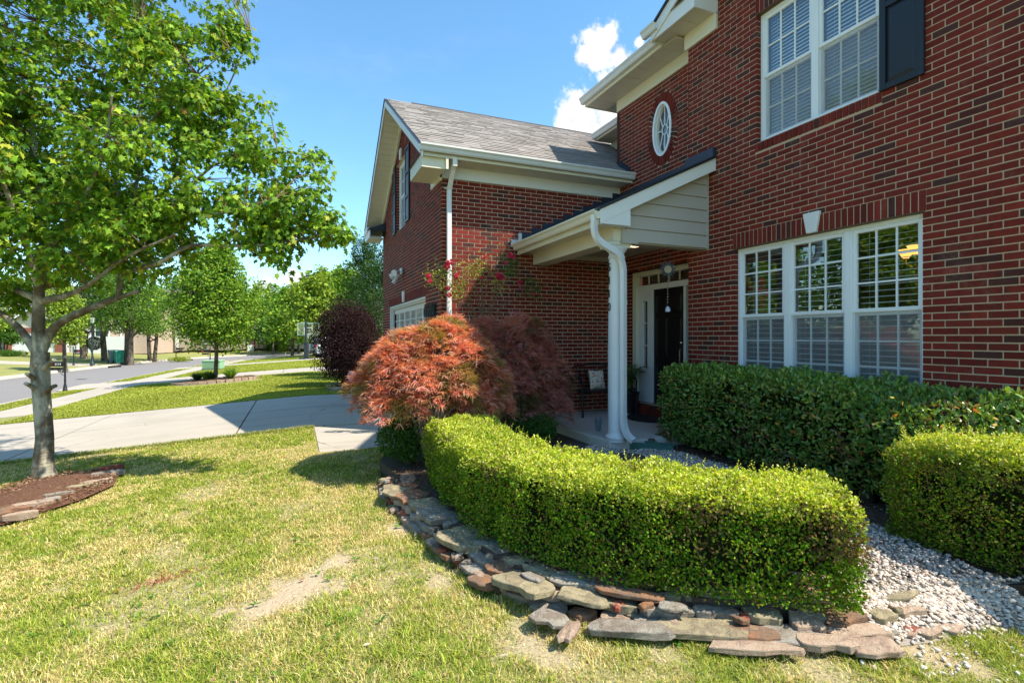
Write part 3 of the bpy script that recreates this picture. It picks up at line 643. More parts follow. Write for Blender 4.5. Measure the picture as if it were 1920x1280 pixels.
# gabled front wall
ZE = 4.42
main = bpy.data.objects.new('main_wall', bpy.data.meshes.new('x')); COL.objects.link(main)
def wall_obj(name, mort):
    o = mort.build(name, M['mortar'], house); return o
class Late:                            # bricks are parented to a wall that is built after them
    pass
def make_wall(name, O, U, Nn, lo, hi, z0, z1, sold=(), row=(), **k):
    holder = wall_obj(name, MB()); m = courses(holder, O, U, Nn, lo, hi, z0, z1, **k)
    me = bpy.data.meshes.new(name); me.from_pydata(m.v, [], m.f); me.update(); me.materials.append(M['mortar']); holder.data = me
    for s in sold: soldier(holder, O, U, Nn, *s)
    for (a, b, z0_, z1_, pr) in row: soldier(holder, O, U, Nn, a, b, z0_, z1_, BH, .1, pr)
    return holder
bpy.data.objects.remove(main)
SH = 3*BH
w1 = make_wall('main_wall', (5.4, 0, 0), UY, NW, 2.15, 6.15, -1.6, 5.9, holes=[lw, uw],
   nobrick=[(lw[0]-.03, lw[1]+.03, lw[3], lw[3]+SH), (uw[0]-.03, uw[1]+.03, uw[3], uw[3]+SH), (uw[0]-.03, uw[1]+.03, uw[2]-2*BH, uw[2])],
   clip=lambda z: (2.15, 6.15) if z < ZE+.05 else (4.15-max(0, (5.56-z)/.5), 4.15+max(0, (5.56-z)/.5)),
   sold=[(lw[0]-.03, lw[1]+.03, lw[3]+.004, lw[3]+SH), (uw[0]-.03, uw[1]+.03, uw[3]+.004, uw[3]+SH)], row=[(uw[0]-.03, uw[1]+.03, uw[2]-2*BH+.02, uw[2]-.004, .008)], phase=.02)
# wall with the oval window
OY, OZ, OA, OB = 7.05, 3.47, .235, .445
def oval_gap(z):
    q = 1-((z-OZ)/(OB+.16))**2
    return None if q <= 0 else (OY-(OA+.14)*math.sqrt(q)-.004, OY+(OA+.14)*math.sqrt(q)+.004)
w2 = make_wall('oval_window_wall', (5.65, 0, 0), UY, NW, 6.15, 8.3, 1.2, 4.42, holes=[(OY-OA, OY+OA, OZ-OB, OZ+OB)], hole_fn=oval_gap, phase=.1)
nb = 44
for i in range(nb):
    a0, a1 = 2*math.pi*(i+.12)/nb, 2*math.pi*(i+.88)/nb
    mb_ = [Vector((5.65-.012, OY+(OA+e1)*math.cos(a), OZ+(OB+e2)*math.sin(a))) for (a, e1, e2) in ((a0, 0, 0), (a1, 0, 0), (a1, .14, .16), (a0, .14, .16))]
    o_ = MB().prism(mb_, (.11, 0, 0)).build('brick', M['brick'], w2)
# recessed entry wall
ent = (6.45, 8.07, snap(-1.2), snap(1.26))
w3 = make_wall('entry_wall', (5.85, 0, 0), UY, NW, 6.15, 8.3, -1.6, 1.62, holes=[ent])
MB().box(5.41, 5.85, 6.05, 6.149, -1.6, 1.6).build('return_wall', M['mortar'], house)
# garage wing side wall and front wall
w4 = make_wall('side_wall', (0, 8.3, 0), UX, NS, 2.309, 5.86, -1.6, 2.78, phase=.06)
w5 = make_wall('garage_front_wall', (2.2, 0, 0), UY, NW, 8.3, 14.5, -1.6, 4.95, holes=[(9.45, 13.35, -1.7, snap(.76)), (11.28, 12.42, snap(2.48), snap(4.03))],
   nobrick=[(9.25, 13.55, snap(.76), snap(.76)+SH), (11.1, 12.6, snap(4.03), snap(4.03)+SH)], clip=lambda z: (8.3, 14.5) if z < 2.85 else (8.3+(z-2.85)/.65-.2, 14.5-(z-2.85)/.65+.2),
   sold=[(9.25, 13.55, snap(.76)+.004, snap(.76)+SH), (11.1, 12.6, snap(4.03)+.004, snap(4.03)+SH)], phase=.03, depth=.1)
flush_bricks()
H = lambda name, mb, mat, par=house, **k: mb.build(name, mat, par, **k)
# hidden faces of the house body, plain
H('rear_wall', MB().box(5.5, 13, 2.1, 2.15, -1.6, 4.4).box(13, 13.1, 2.1, 14.6, -1.6, 4.4).box(2.3, 13, 14.5, 14.6, -1.6, 2.8), M['brick'])
H('upper_rear_wall', MB().box(6.75, 6.85, 8.31, 14.4, 2.6, 4.45).box(5.66, 6.8, 8.3, 8.4, 2.7, 4.42), M['brick'])
# ---- soffits, gutters, friezes
def gut(mb, p0, p1, out, s=.11):       # K-style gutter between two points, out = horizontal outward unit
    p0, p1, out = Vector(p0), Vector(p1), Vector(out)
    prof = [(0, 0), (.06*s/.11, 0), (.075*s/.11, .02), (.085*s/.11, .06), (s, .085), (s, .11), (s-.012, .11), (s-.02, .09), (.012, .09), (0, .11)]
    mb.prism([p0+out*a+ZV*b for a, b in prof], p1-p0); return mb
def panels(name, x0, x1, y0, y1, z, axis, pitch, mat, sag=.012):       # soffit boards side by side
    a, b = (x0, x1) if axis == 'x' else (y0, y1); n = max(1, round((b-a)/pitch)); w = (b-a)/n
    for i in range(n):
        q0, q1 = a+i*w+.003, a+(i+1)*w-.003
        mb = MB().box(q0, q1, y0, y1, z, z+sag) if axis == 'x' else MB().box(x0, x1, q0, q1, z, z+sag)
        o = H(name, mb, mat)
# garage eave
panels('soffit_board', 1.82, 5.62, 7.9, 8.29, 2.80, 'x', .3, M['soffit'])
H('fascia', MB().box(1.78, 5.64, 7.872, 7.897, 2.79, 2.95), M['cream'])
H('eave_gutter', gut(MB(), (1.74, 7.87, 2.84), (5.64, 7.87, 2.84), (0, -1, 0)), M['gutter'])
H('frieze_board', MB().box(2.14, 5.64, 8.262, 8.298, 2.60, 2.798), M['white'])
H('frieze_board', MB().box(2.162, 2.198, 8.262, 8.9, 2.56, 2.80), M['cream'])
# boxed return under the garage gable
H('eave_return', MB().box(1.78, 1.806, 7.9, 8.75, 2.62, 2.82).box(1.806, 2.16, 7.9, 8.75, 2.62, 2.64).box(1.806, 2.16, 8.73, 8.75, 2.64, 2.82).box(1.806, 2.16, 7.9, 7.92, 2.64, 2.80), M['cream'])
H('eave_return', MB().box(1.78, 1.806, 14.05, 14.9, 2.62, 2.82).box(1.806, 2.16, 14.05, 14.9, 2.62, 2.64).box(1.75, 1.80, 14.3, 15.0, 2.8, 2.93), M['white'])
# ---- garage roof
RY, RZ, EY, EZ = 11.4, 5.13, 7.84, 2.93; sl_ = (RZ-EZ)/(RY-EY); RX0, RX1 = 1.78, 6.9
roof = H('garage_roof', MB().prism([(RX0+.01, EY, EZ-.02), (RX0+.01, RY, RZ-.02), (RX0+.01, RY, RZ-.14), (RX0+.01, EY, EZ-.1)], (RX1-RX0, 0, 0)).prism([(RX0+.01, 2*RY-EY, EZ-.02), (RX0+.01, RY+.001, RZ-.02), (RX0+.01, RY+.001, RZ-.14), (RX0+.01, 2*RY-EY, EZ-.1)], (RX1-RX0, 0, 0)), M['shingle'])
def shingle_field(parent, x0fn, x1fn, P0, up, along, nmax, slope_len, limit, expo=.142, w=.31):
    """slabs laid in courses: P0 eave corner, up = unit up-slope, along = unit along the eave"""
    P0, up, along = Vector(P0), Vector(up).normalized(), Vector(along); nrm = along.cross(up).normalized()
    if nrm.z < 0: nrm = -nrm
    rest = MB(); cnt = 0; k = 0
    while k*expo < slope_len:
        s0 = k*expo; s1 = min(s0+expo*1.25, slope_len+.02); a = x0fn(s0)-random.random()*w
        while a < x1fn(s0):
            ww = w*random.choice((.5, .75, 1, 1, 1.2)); q0, q1 = max(a, x0fn(s0)), min(a+ww, x1fn(s0)); a += ww
            if q1-q0 < .03: continue
            th = random.choice((.006, .011, .014)); jit = random.uniform(-.006, .006)
            O = P0+up*(s0+jit)+along*(q0+.0015)+nrm*.0015; A = along*(q1-q0-.003)
            mb = rest if cnt >= limit else MB()
            top0 = O+nrm*(th+.005); B = up*(s1-s0)
            mb.add([O, O+A, O+A+B, O+B, top0, top0+A, O+A+B+nrm*.003, O+B+nrm*.003], [(3, 2, 1, 0), (4, 5, 6, 7), (0, 1, 5, 4), (1, 2, 6, 5), (2, 3, 7, 6), (3, 0, 4, 7)])
            if cnt < limit: mb.build('shingle', M['shingle'], parent)
            cnt += 1
        k += 1
    if rest.v: tag(rest.build('shingles', M['shingle'], parent), kind='stuff')
upv = Vector((0, RY-EY, RZ-EZ)); SL = upv.length
shingle_field(roof, lambda s: 0, lambda s: 4.1+max(0, (s-.3)*.35), (RX0, EY-.03, EZ-.015), upv, (1, 0, 0), 0, SL-.02, 300)
rp = MB()
for i in range(18):
    a = 2.35+i*.26; rp.prism([(a, RY-.13, RZ-.075), (a, RY, RZ+.03), (a, RY+.13, RZ-.075), (a, RY, RZ+.0)], (.25, 0, 0))
H('ridge_cap', rp, plain('ridge_cap', (.07, .065, .065), .9, .3, 20, .5), roof)
H('ridge_cap', MB().prism([(RX0, RY-.1, RZ-.06), (RX0, RY, RZ+.01), (RX0, RY+.1, RZ-.06)], (.57, 0, 0)), M['shingle'], roof)
for sgn in (1, -1):                    # raking boards and the boarded soffit of the overhang
    ye, yr = (EY, RY) if sgn > 0 else (2*RY-EY, RY)
    def rk(x0, x1, d0, d1, name, mat): H(name, MB().prism([(x0, ye, EZ-d0), (x0, yr, RZ-d0), (x0, yr, RZ-d1), (x0, ye, EZ-d1)], (x1-x0, 0, 0)), mat)
    rk(RX0-.012, RX0+.012, .0, .17, 'rake_board', M['white'])
    rk(RX0-.03, RX0+.03, -.006, .022, 'drip_edge', M['navy'])
    rk(2.15, 2.19, .15, .32, 'rake_frieze', M['cream'])
    nb_ = 26
    for i in range(nb_):
        f0, f1 = (i+.03)/nb_, (i+.97)/nb_
        a = Vector((RX0+.02, ye+(yr-ye)*f0, EZ+(RZ-EZ)*f0-.155)); b = Vector((RX0+.02, ye+(yr-ye)*f1, EZ+(RZ-EZ)*f1-.155))
        H('soffit_board', MB().obox(a, b-a, (.36, 0, 0), (0, 0, .012)), M['cream'])
# small shingled apron where the gable return meets the far side
H('return_roof', MB().prism([(1.75, 14.0, 2.84), (2.19, 14.0, 3.02), (2.19, 14.0, 2.83)], (0, .95, 0)), M['flash'])
H('return_roof', MB().prism([(1.75, 7.9, 2.822), (2.19, 7.9, 2.95), (2.19, 7.9, 2.822)], (0, .85, 0)), M['flash'])
# ---- main eaves
panels('soffit_board', 5.21, 5.64, 6.2, 8.74, 4.46, 'y', .3, M['soffit'])
panels('soffit_board', 5.03, 5.38, 5.6, 6.48, 4.5, 'y', .3, M['soffit'])
H('frieze_board', MB().box(5.612, 5.648, 6.16, 8.34, 4.25, 4.458), M['cream'])
H('frieze_board', MB().box(5.362, 5.398, 5.56, 6.19, 4.27, 4.498), M['cream'])
H('fascia', MB().box(5.17, 5.205, 6.5, 8.76, 4.45, 4.62), M['cream'])
H('fascia', MB().box(5.2, 6.9, 8.742, 8.765, 4.45, 4.62), M['cream'])
H('eave_gutter', gut(MB(), (5.168, 6.52, 4.5), (5.168, 8.8, 4.5), (-1, 0, 0)), M['gutter'])
H('cornice_return', MB().box(4.985, 5.015, 5.56, 6.5, 4.48, 4.68).box(5.017, 5.398, 5.56, 5.585, 4.48, 4.68).box(5.017, 5.398, 6.475, 6.5, 4.48, 4.68), M['white'])
H('return_roof', MB().prism([(4.96, 5.54, 4.682), (5.397, 5.54, 4.682), (5.397, 5.54, 4.88)], (0, 1.02, 0)), M['shingle'])
H('eave_gutter', gut(MB(), (4.983, 6.3, 4.57), (4.983, 6.62, 4.57), (-1, 0, 0)), M['gutter'])
# eave of the rear upper storey, dipping behind the garage roof
panels('soffit_board', 6.32, 6.75, 8.4, 10.2, 4.46, 'y', .3, M['soffit'])
H('fascia', MB().box(6.28, 6.315, 8.4, 10.2, 4.45, 4.6), M['cream']); H('eave_gutter', gut(MB(), (6.278, 8.4, 4.48), (6.278, 10.2, 4.48), (-1, 0, 0)), M['gutter'])
H('frieze_board', MB().box(6.712, 6.748, 8.4, 10.2, 4.26, 4.458), M['cream'])
# main roofs (seen only by the light): slopes rise from the eaves
mr_ = MB()
GA = 4.15; gz_ = 5.79
mr_.add([(5.17, 6.1, 4.63), (5.17, 8.78, 4.63), (9.2, 8.0, 6.6), (9.2, 6.1, 6.6)], [(0, 1, 2, 3)])
mr_.add([(5.17, 8.78, 4.63), (6.3, 8.78, 4.63), (9.2, 8.0, 6.6)], [(0, 1, 2)]); mr_.add([(6.26, 8.78, 4.62), (6.26, 10.3, 4.62), (9.2, 9.0, 6.6), (9.2, 8.0, 6.6)], [(0, 1, 2, 3)])
mr_.add([(6.26, 10.3, 4.62), (13.2, 10.3, 4.62), (9.8, 9.0, 6.6), (9.2, 9.0, 6.6)], [(0, 1, 2, 3)])
mr_.add([(9.2, 6.1, 6.6), (9.2, 9.0, 6.6), (13.3, 10.3, 4.62), (13.3, 1.9, 4.62)], [(0, 1, 2, 3)])
mr_.prism([(4.98, 1.85, 4.64), (4.98, GA, gz_), (4.98, GA, gz_-.09), (4.98, 1.85, 4.55)], (4.3, 0, 0)); mr_.prism([(4.98, 6.45, 4.64), (4.98, GA, gz_), (4.98, GA, gz_-.09), (4.98, 6.45, 4.55)], (4.3, 0, 0))
mr_.add([(9.0, 1.8, 4.5), (9.0, 6.5, 4.5), (9.2, 6.1, 6.6), (9.2, 1.9, 4.6)], [(0, 1, 2, 3)]); mr_.add([(9.0, 1.8, 4.5), (13.3, 1.9, 4.62), (9.2, 6.1, 6.6)], [(0, 1, 2)])
H('main_roof', mr_, M['shingle'])
for yy in (6.45, 1.85): H('rake_board', MB().prism([(4.96, yy, 4.64), (4.96, GA, gz_), (4.96, GA, gz_-.17), (4.96, yy, 4.47)], (.026, 0, 0)), M['white']); H('drip_edge', MB().prism([(4.93, yy, 4.68), (4.93, GA, gz_+.03), (4.93, GA, gz_-.0), (4.93, yy, 4.64)], (.06, 0, 0)), M['navy'])
H('ceiling_board', MB().box(5.7, 13, 2.2, 8.6, 4.5, 4.52).box(6.9, 13, 8.6, 10.1, 4.5, 4.52), M['soffit'])
# ---- windows
def window(name, X, y0, y1, z0, z1, units, cols, rows, recess=.1, slat=.05, screens=True, mull=.085, blinds=True, tilt=.010):
    xf = X+recess; fr = .045; w = bpy.data.objects.new(name, None); COL.objects.link(w); w.parent = house; w.matrix_parent_inverse = Matrix.Translation(-Vector(house.location))
    def F(n, mb, mat, **k): return mb.build(n, mat, w, **k)
    xa, xb = xf-.035, xf+.02
    F('frame', MB().box(xa, xb, y0, y0+fr, z0, z1).box(xa, xb, y1-fr, y1, z0, z1).box(xa, xb, y0+fr, y1-fr, z1-fr, z1).box(xa-.01, xb, y0+fr, y1-fr, z0, z0+fr), M['vinyl'], bevel=.004)
    uw_ = (y1-y0-2*fr-(units-1)*mull)/units; zm = (z0+z1)/2
    for i in range(units):
        a = y0+fr+i*(uw_+mull); b = a+uw_
        if i < units-1: F('mullion', MB().box(xa-.004, xb, b, b+mull, z0+fr, z1-fr), M['vinyl'], bevel=.004)
        for (q0, q1, xo, nr) in ((zm, z1-fr, 0.0, rows[0]), (z0+fr, zm, .022, rows[1])):
            st = .038; x0_, x1_ = xf-.022+xo, xf+.012+xo
            F('sash', MB().box(x0_, x1_, a, a+st, q0, q1).box(x0_, x1_, b-st, b, q0, q1).box(x0_, x1_, a+st, b-st, q0, q0+st).box(x0_, x1_, a+st, b-st, q1-st, q1), M['vinyl'], bevel=.003)
            ga, gb, gc, gd = a+st, b-st, q0+st, q1-st; mt = MB()
            for j in range(1, cols): yy = ga+(gb-ga)*j/cols; mt.box(x0_+.008, x0_+.02, yy-.009, yy+.009, gc, gd)
            for j in range(1, nr): zz_ = gc+(gd-gc)*j/nr; mt.box(x0_+.009, x0_+.019, ga, gb, zz_-.009, zz_+.009)
            F('muntin', mt, M['vinyl'])
            F('pane', MB().box(x0_+.0215, x0_+.0245, ga-.004, gb+.004, gc-.004, gd+.004), M['glass'])
            if screens and q0 < zm-.01: F('insect_screen', MB().box(xf-.006, xf-.0045, a+.01, b-.01, q0+.005, q1-.005), M['screen'])
        if blinds:
            n = int((z1-z0-2*fr)/slat)
            for j in range(n):
                zc_ = z1-fr-.03-j*slat
                F('blind_slat', MB().prism([(xf+.075, a+.015, zc_-tilt*.2), (xf+.115-tilt*.6, a+.015, zc_+tilt*.8), (xf+.115-tilt*.6, a+.015, zc_+tilt*.8+.003), (xf+.075, a+.015, zc_-tilt*.2+.003)], (0, b-a-.03, 0)), M['blind'])
            F('blind_cord', MB().box(xf+.09, xf+.0915, a+.1, a+.102, z0+fr, z1-fr).box(xf+.09, xf+.0915, b-.102, b-.1, z0+fr, z1-fr), M['blind'])
    return w
M['blind'] = plain('blind_slat', (.78, .78, .76), .5, .03, 2, .02)
window('lower_front_window', 5.4, lw[0], lw[1], lw[2], lw[3], 3, 3, (3, 3), slat=.062)
window('upper_front_window', 5.4, uw[0], uw[1], uw[2], uw[3], 2, 3, (2, 2), slat=.044, tilt=.03)
window('garage_gable_window', 2.2, 11.28, 12.42, snap(2.48), snap(4.03), 1, 3, (2, 2), blinds=False)
# oval window
ow = bpy.data.objects.new('oval_window', None); COL.objects.link(ow); ow.parent = house; ow.matrix_parent_inverse = Matrix.Translation(-Vector(house.location))
def ring(a, b, wd, x0, x1, n=48):
    mb = MB()
    for i in range(n):
        t0, t1 = 2*math.pi*i/n, 2*math.pi*(i+1)/n
        mb.prism([(x0, OY+a*math.cos(t0), OZ+b*math.sin(t0)), (x0, OY+a*math.cos(t1), OZ+b*math.sin(t1)), (x0, OY+(a-wd)*math.cos(t1), OZ+(b-wd)*math.sin(t1)), (x0, OY+(a-wd)*math.cos(t0), OZ+(b-wd)*math.sin(t0))], (x1-x0, 0, 0))
    return mb
ring(OA+.004, OB+.004, .045, 5.625, 5.74).build('frame', M['vinyl'], ow)
ring(OA-.04, OB-.04, .02, 5.67, 5.72).build('sash', M['white'], ow)
sp = ring(.075, .085, .016, 5.69, 5.705)
for i in range(8):
    a = math.pi/8*2*i+math.pi/8*0; ca, sa = math.cos(a), math.sin(a); p0 = Vector((5.69, OY+.07*ca, OZ+.08*sa)); p1 = Vector((5.69, OY+(OA-.05)*ca, OZ+(OB-.05)*sa)); d = (p1-p0).normalized(); sd = Vector((0, -d.z, d.y))*.007
    sp.obox(p0-sd, p1-p0, sd*2, (.014, 0, 0))
sp.build('muntin', M['vinyl'], ow)
MB().prism([(5.71, OY+(OA-.05)*math.cos(2*math.pi*i/40), OZ+(OB-.05)*math.sin(2*math.pi*i/40)) for i in range(40)], (.003, 0, 0)).build('pane', M['glass'], ow)
# keystones
def keyst(X, y, z0, h, w0, w1):
    H('keystone', MB().prism([(X-.035, y-w0/2, z0), (X-.035, y+w0/2, z0), (X-.035, y+w1/2, z0+h), (X-.035, y-w1/2, z0+h)], (.06, 0, 0)), M['white'], bevel=.012)
keyst(5.4, 4.13, lw[3]+.0, .235, .12, .21); keyst(5.4, 4.13, uw[3]+.01, .23, .12, .2); keyst(2.2, 11.5, snap(.76)+.0, .24, .12, .2); keyst(2.2, 11.85, snap(4.03)+.0, .24, .12, .2)
# steel angle lintels
for (X, a, b, z) in ((5.4, lw[0]-.02, lw[1]+.02, lw[3]), (5.4, uw[0]-.02, uw[1]+.02, uw[3]), (2.2, 9.4, 13.4, snap(.76))): H('lintel', MB().box(X-.006, X+.1, a, b, z-.007, z+.002), plain('lintel_paint', (.12, .07, .035), .7, .3, 8, .3))
# shutters
def shutter(X, y0, y1, z0, z1, np_):
    s = bpy.data.objects.new('shutter', None); COL.objects.link(s); s.parent = house; s.matrix_parent_inverse = Matrix.Translation(-Vector(house.location))
    st = .06; fr_ = MB().box(X-.035, X-.004, y0, y0+st, z0, z1).box(X-.035, X-.004, y1-st, y1, z0, z1)
    hh = (z1-z0-st)/np_
    for i in range(np_+1): fr_.box(X-.0345, X-.0045, y0+st, y1-st, z0+i*hh, z0+i*hh+st)
    fr_.build('frame', M['navy'], s, bevel=.004)
    for i in range(np_):
        a, b, c, d = y0+st, y1-st, z0+i*hh+st, z0+(i+1)*hh; e = .045; xo, xi = X-.012, X-.028
        MB().add([(xo, a, c), (xo, b, c), (xo, b, d), (xo, a, d), (xi, a+e, c+e), (xi, b-e, c+e), (xi, b-e, d-e), (xi, a+e, d-e)], [(4, 5, 6, 7), (0, 1, 5, 4), (1, 2, 6, 5), (2, 3, 7, 6), (3, 0, 4, 7)])
        m_ = MB(); m_.add([(xo, a, c), (xo, b, c), (xo, b, d), (xo, a, d), (xi, a+e, c+e), (xi, b-e, c+e), (xi, b-e, d-e), (xi, a+e, d-e)], [(7, 6, 5, 4), (4, 5, 1, 0), (5, 6, 2, 1), (6, 7, 3, 2), (7, 4, 0, 3)]); m_.build('raised_panel', M['navy'], s)
shutter(5.4, 2.985, 3.385, uw[2]-.02, uw[3]+.03, 2); shutter(2.2, 10.85, 11.25, 2.46, 4.06, 3); shutter(2.2, 12.46, 12.84, 2.46, 4.06, 3)
# ---- rooms behind the windows
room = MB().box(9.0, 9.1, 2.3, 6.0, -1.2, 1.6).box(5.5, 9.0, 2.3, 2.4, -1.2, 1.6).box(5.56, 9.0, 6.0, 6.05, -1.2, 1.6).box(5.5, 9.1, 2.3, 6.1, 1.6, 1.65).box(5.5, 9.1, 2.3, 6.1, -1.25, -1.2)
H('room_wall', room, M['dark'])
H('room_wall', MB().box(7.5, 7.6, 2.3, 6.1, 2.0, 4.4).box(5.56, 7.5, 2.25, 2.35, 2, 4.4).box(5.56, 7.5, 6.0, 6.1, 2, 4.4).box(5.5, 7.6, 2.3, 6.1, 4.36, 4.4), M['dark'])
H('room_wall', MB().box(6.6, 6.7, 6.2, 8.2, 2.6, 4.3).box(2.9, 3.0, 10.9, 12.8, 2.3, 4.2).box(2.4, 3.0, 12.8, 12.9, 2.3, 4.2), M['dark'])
# chandelier seen through the front window
ch = thing('chandelier', 'lit brass chandelier with glass shades behind the large front window', 'chandelier', (6.7, 3.5, 1.1))
M['shade'] = emis('lit_shade', (1.0, .5, .12), 1.15); M['brass'] = plain('brass', (.45, .28, .09), .3, .1, 8, .05, .9)
MB().tube([(6.7, 3.62, 1.6), (6.7, 3.62, .86)], .012).lathe((6.7, 3.62, .8), [(.01, 0), (.05, .03), (.03, .1), (.01, .14)], 12).build('stem', M['brass'], ch, True)
for i in range(5):
    a = 2*math.pi*i/5+.5; c_ = Vector((6.7+.27*math.cos(a), 3.62+.27*math.sin(a), .93))
    MB().tube([(6.7, 3.62, .86), ((6.7+c_.x)/2, (3.62+c_.y)/2, .8), (c_.x, c_.y, .86), (c_.x, c_.y, .93)], .009, 6).build('arm', M['brass'], ch, True)
    MB().lathe(c_, [(.03, 0), (.05, .03), (.085, .09), (.088, .1), (.078, .1), (.02, .02)], 14).build('lamp_shade', M['shade'], ch, True)
# ---- garage door
gd_ = bpy.data.objects.new('garage_door', None); COL.objects.link(gd_); gd_.parent = house; gd_.matrix_parent_inverse = Matrix.Translation(-Vector(house.location))
MB().box(2.26, 2.3, 9.45, 9.53, -1.6, .76).box(2.26, 2.3, 13.27, 13.35, -1.6, .76).box(2.26, 2.3, 9.53, 13.27, .68, .76).box(2.2, 2.26, 13.3, 13.35, -1.6, .755).box(2.205, 2.26, 9.455, 13.3, .72, .755).build('door_frame', M['white'], gd_)
for r in range(4):
    z0 = -1.58+r*.565; pn = MB()
    if r < 3: pn.box(2.31, 2.35, 9.53, 13.27, z0, z0+.55)
    else: pn.box(2.31, 2.35, 9.53, 13.27, z0, z0+.1).box(2.31, 2.35, 9.53, 13.27, z0+.46, z0+.56)
    for c in range(6):
        a = 9.53+c*(3.74/6)
        if r < 3: pn.box(2.302, 2.311, a+.1, a+.52, z0+.08, z0+.47)
        else: pn.box(2.31, 2.35, a-.04 if c else a, a+.05, z0+.1, z0+.46)
    pn.build('door_panel', M['white'], gd_)
z0 = -1.58+3*.565
for c in range(6):
    a = 9.53+c*(3.74/6); mb = MB()
    for j in range(1, 4): mb.box(2.315, 2.325, a+.05+j*.133-.008, a+.05+j*.133+.008, z0+.1, z0+.46)
    mb.box(2.316, 2.324, a+.05, a+.58, z0+.27, z0+.29).build('muntin', M['white'], gd_); MB().box(2.33, 2.335, a+.05, a+.583, z0+.1, z0+.46).build('pane', M['glass'], gd_)
MB().box(2.6, 2.61, 9.4, 13.4, -1.6, .8).build('room_shade', M['dark'], gd_)
# ---- entry door
de = bpy.data.objects.new('front_door_surround', None); COL.objects.link(de); de.parent = house; de.matrix_parent_inverse = Matrix.Translation(-Vector(house.location))
x0, x1 = 5.80, 5.90
dt, db = .835, -1.16
MB().box(x0-.02, x1, 7.96, 8.07, db, 1.1).box(x0-.02, x1, 6.45, 6.56, db, 1.1).box(x0-.025, x1, 6.45, 8.07, 1.15, 1.25).box(x0-.05, x1, 6.43, 8.09, 1.235, 1.262).box(x0-.018, x1, 6.45, 8.07, 1.1, 1.15).build('casing', M['cream'], de, bevel=.004)
MB().box(x0+.0, x1, 7.52, 7.58, db, dt).box(x0+.0, x1, 6.66, 6.72, db, dt).box(x0+.0, x1, 6.56, 7.96, dt, .93).box(x0+.005, x1, 6.56, 7.96, 1.1-.005, 1.1).build('jamb', M['white'], de, bevel=.004)
MB().box(x0+.02, x1, 7.58, 7.68, db, dt).box(x0+.02, x1, 7.82, 7.96, db, dt).box(x0+.02, x1, 7.68, 7.82, db, -.55).box(x0+.02, x1, 7.68, 7.82, .65, dt).box(x0+.025, x1-.03, 7.68, 7.82, -.16, -.14).box(x0+.025, x1-.03, 7.68, 7.82, .24, .26).build('sidelight', M['white'], de)
MB().box(x0+.05, x0+.055, 7.67, 7.83, -.56, .66).build('pane', M['glass'], de)
for j in range(6): yy = 6.58+j*.27; MB().box(x0+.03, x0+.05, yy-.01, yy+.01, .95, 1.1).build('muntin', M['cream'], de)
MB().box(x0+.042, x0+.046, 6.57, 7.95, .93, 1.1).build('pane', M['glass'], de)
MB().box(x0-.06, x1, 6.5, 8.0, db-.03, db).build('threshold', plain('threshold_wood', (.35, .27, .2), .5), de)
dl = MB().box(5.84, 5.88, 6.72, 7.52, db, dt); dl.build('door_leaf', M['door'], de)
for (a, b) in ((6.8, 7.08), (7.16, 7.44)):
    for (c, d) in ((-1.0, -.45), (-.33, .33), (.42, .72)):
        e = .035; xo, xi = 5.839, 5.826; m_ = MB()
        m_.add([(xo, a, c), (xo, b, c), (xo, b, d), (xo, a, d), (xi, a+e, c+e), (xi, b-e, c+e), (xi, b-e, d-e), (xi, a+e, d-e)], [(7, 6, 5, 4), (4, 5, 1, 0), (5, 6, 2, 1), (6, 7, 3, 2), (7, 4, 0, 3)]); m_.build('raised_panel', M['door'], de)
MB().tube([(5.84, 6.79, -.2), (5.79, 6.79, -.2), (5.785, 6.79, -.24), (5.785, 6.79, -.42), (5.79, 6.79, -.45), (5.84, 6.79, -.45)], .012).lathe((5.82, 6.79, -.1), [(.025, 0), (.025, .02)], 10).build('door_handle', plain('nickel', (.6, .6, .58), .25, .05, 5, .02, .9), de, True)
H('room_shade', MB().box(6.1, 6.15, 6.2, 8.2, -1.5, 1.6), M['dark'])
for i in range(24): MB().box(5.58, 5.8, 6.4+i*.07, 6.4+i*.07+.061, -1.345, -1.192).build('step_brick', M['brick'], de)
MB().box(5.59, 5.8, 6.41, 8.07, -1.36, -1.2).build('step_mortar', M['mortar'], de)
# ---- porch
H('porch_slab', MB().prism([(3.72, 7.95, -1.352), (3.72, 6.2, -1.352), (3.8, 5.82, -1.352), (4.1, 5.7, -1.352), (5.84, 5.68, -1.352), (5.84, 8.29, -1.352), (3.72, 8.29, -1.352)], (0, 0, -.2)), plain('porch_concrete', (.5, .47, .42), .8, .12, 1.5, .2), bevel=.01)
PX0, PZ0, PX1, PZ1 = 3.52, 1.60, 5.62, 2.60; ps = (PZ1-PZ0)/(PX1-PX0)
proof = H('porch_roof', MB().prism([(PX0, 5.62, PZ0), (PX1, 5.62, PZ1), (PX1, 5.62, PZ1-.09), (PX0, 5.62, PZ0-.09)], (0, 2.67, 0)), M['flash'])
upp = Vector((PX1-PX0, 0, PZ1-PZ0)); rest = MB()
shingle_field(proof, lambda s: 0, lambda s: 2.66, (PX0-.03, 5.62, PZ0-.008), upp, (0, 1, 0), 0, upp.length-.02, 0)
H('rake_board', MB().prism([(PX0+.0, 5.595, PZ0-.0), (5.397, 5.595, PZ0+(5.397-PX0)*ps), (5.397, 5.595, PZ0+(5.397-PX0)*ps-.17), (PX0+.0, 5.595, PZ0-.17)], (0, .022, 0)), M['white'])
H('rake_board', MB().prism([(PX0-.02, 5.57, PZ0+.035), (5.38, 5.57, PZ0+(5.38-PX0)*ps+.035), (5.38, 5.57, PZ0+(5.38-PX0)*ps-.0), (PX0-.02, 5.57, PZ0+.0)], (0, .07, 0)), M['navy'])
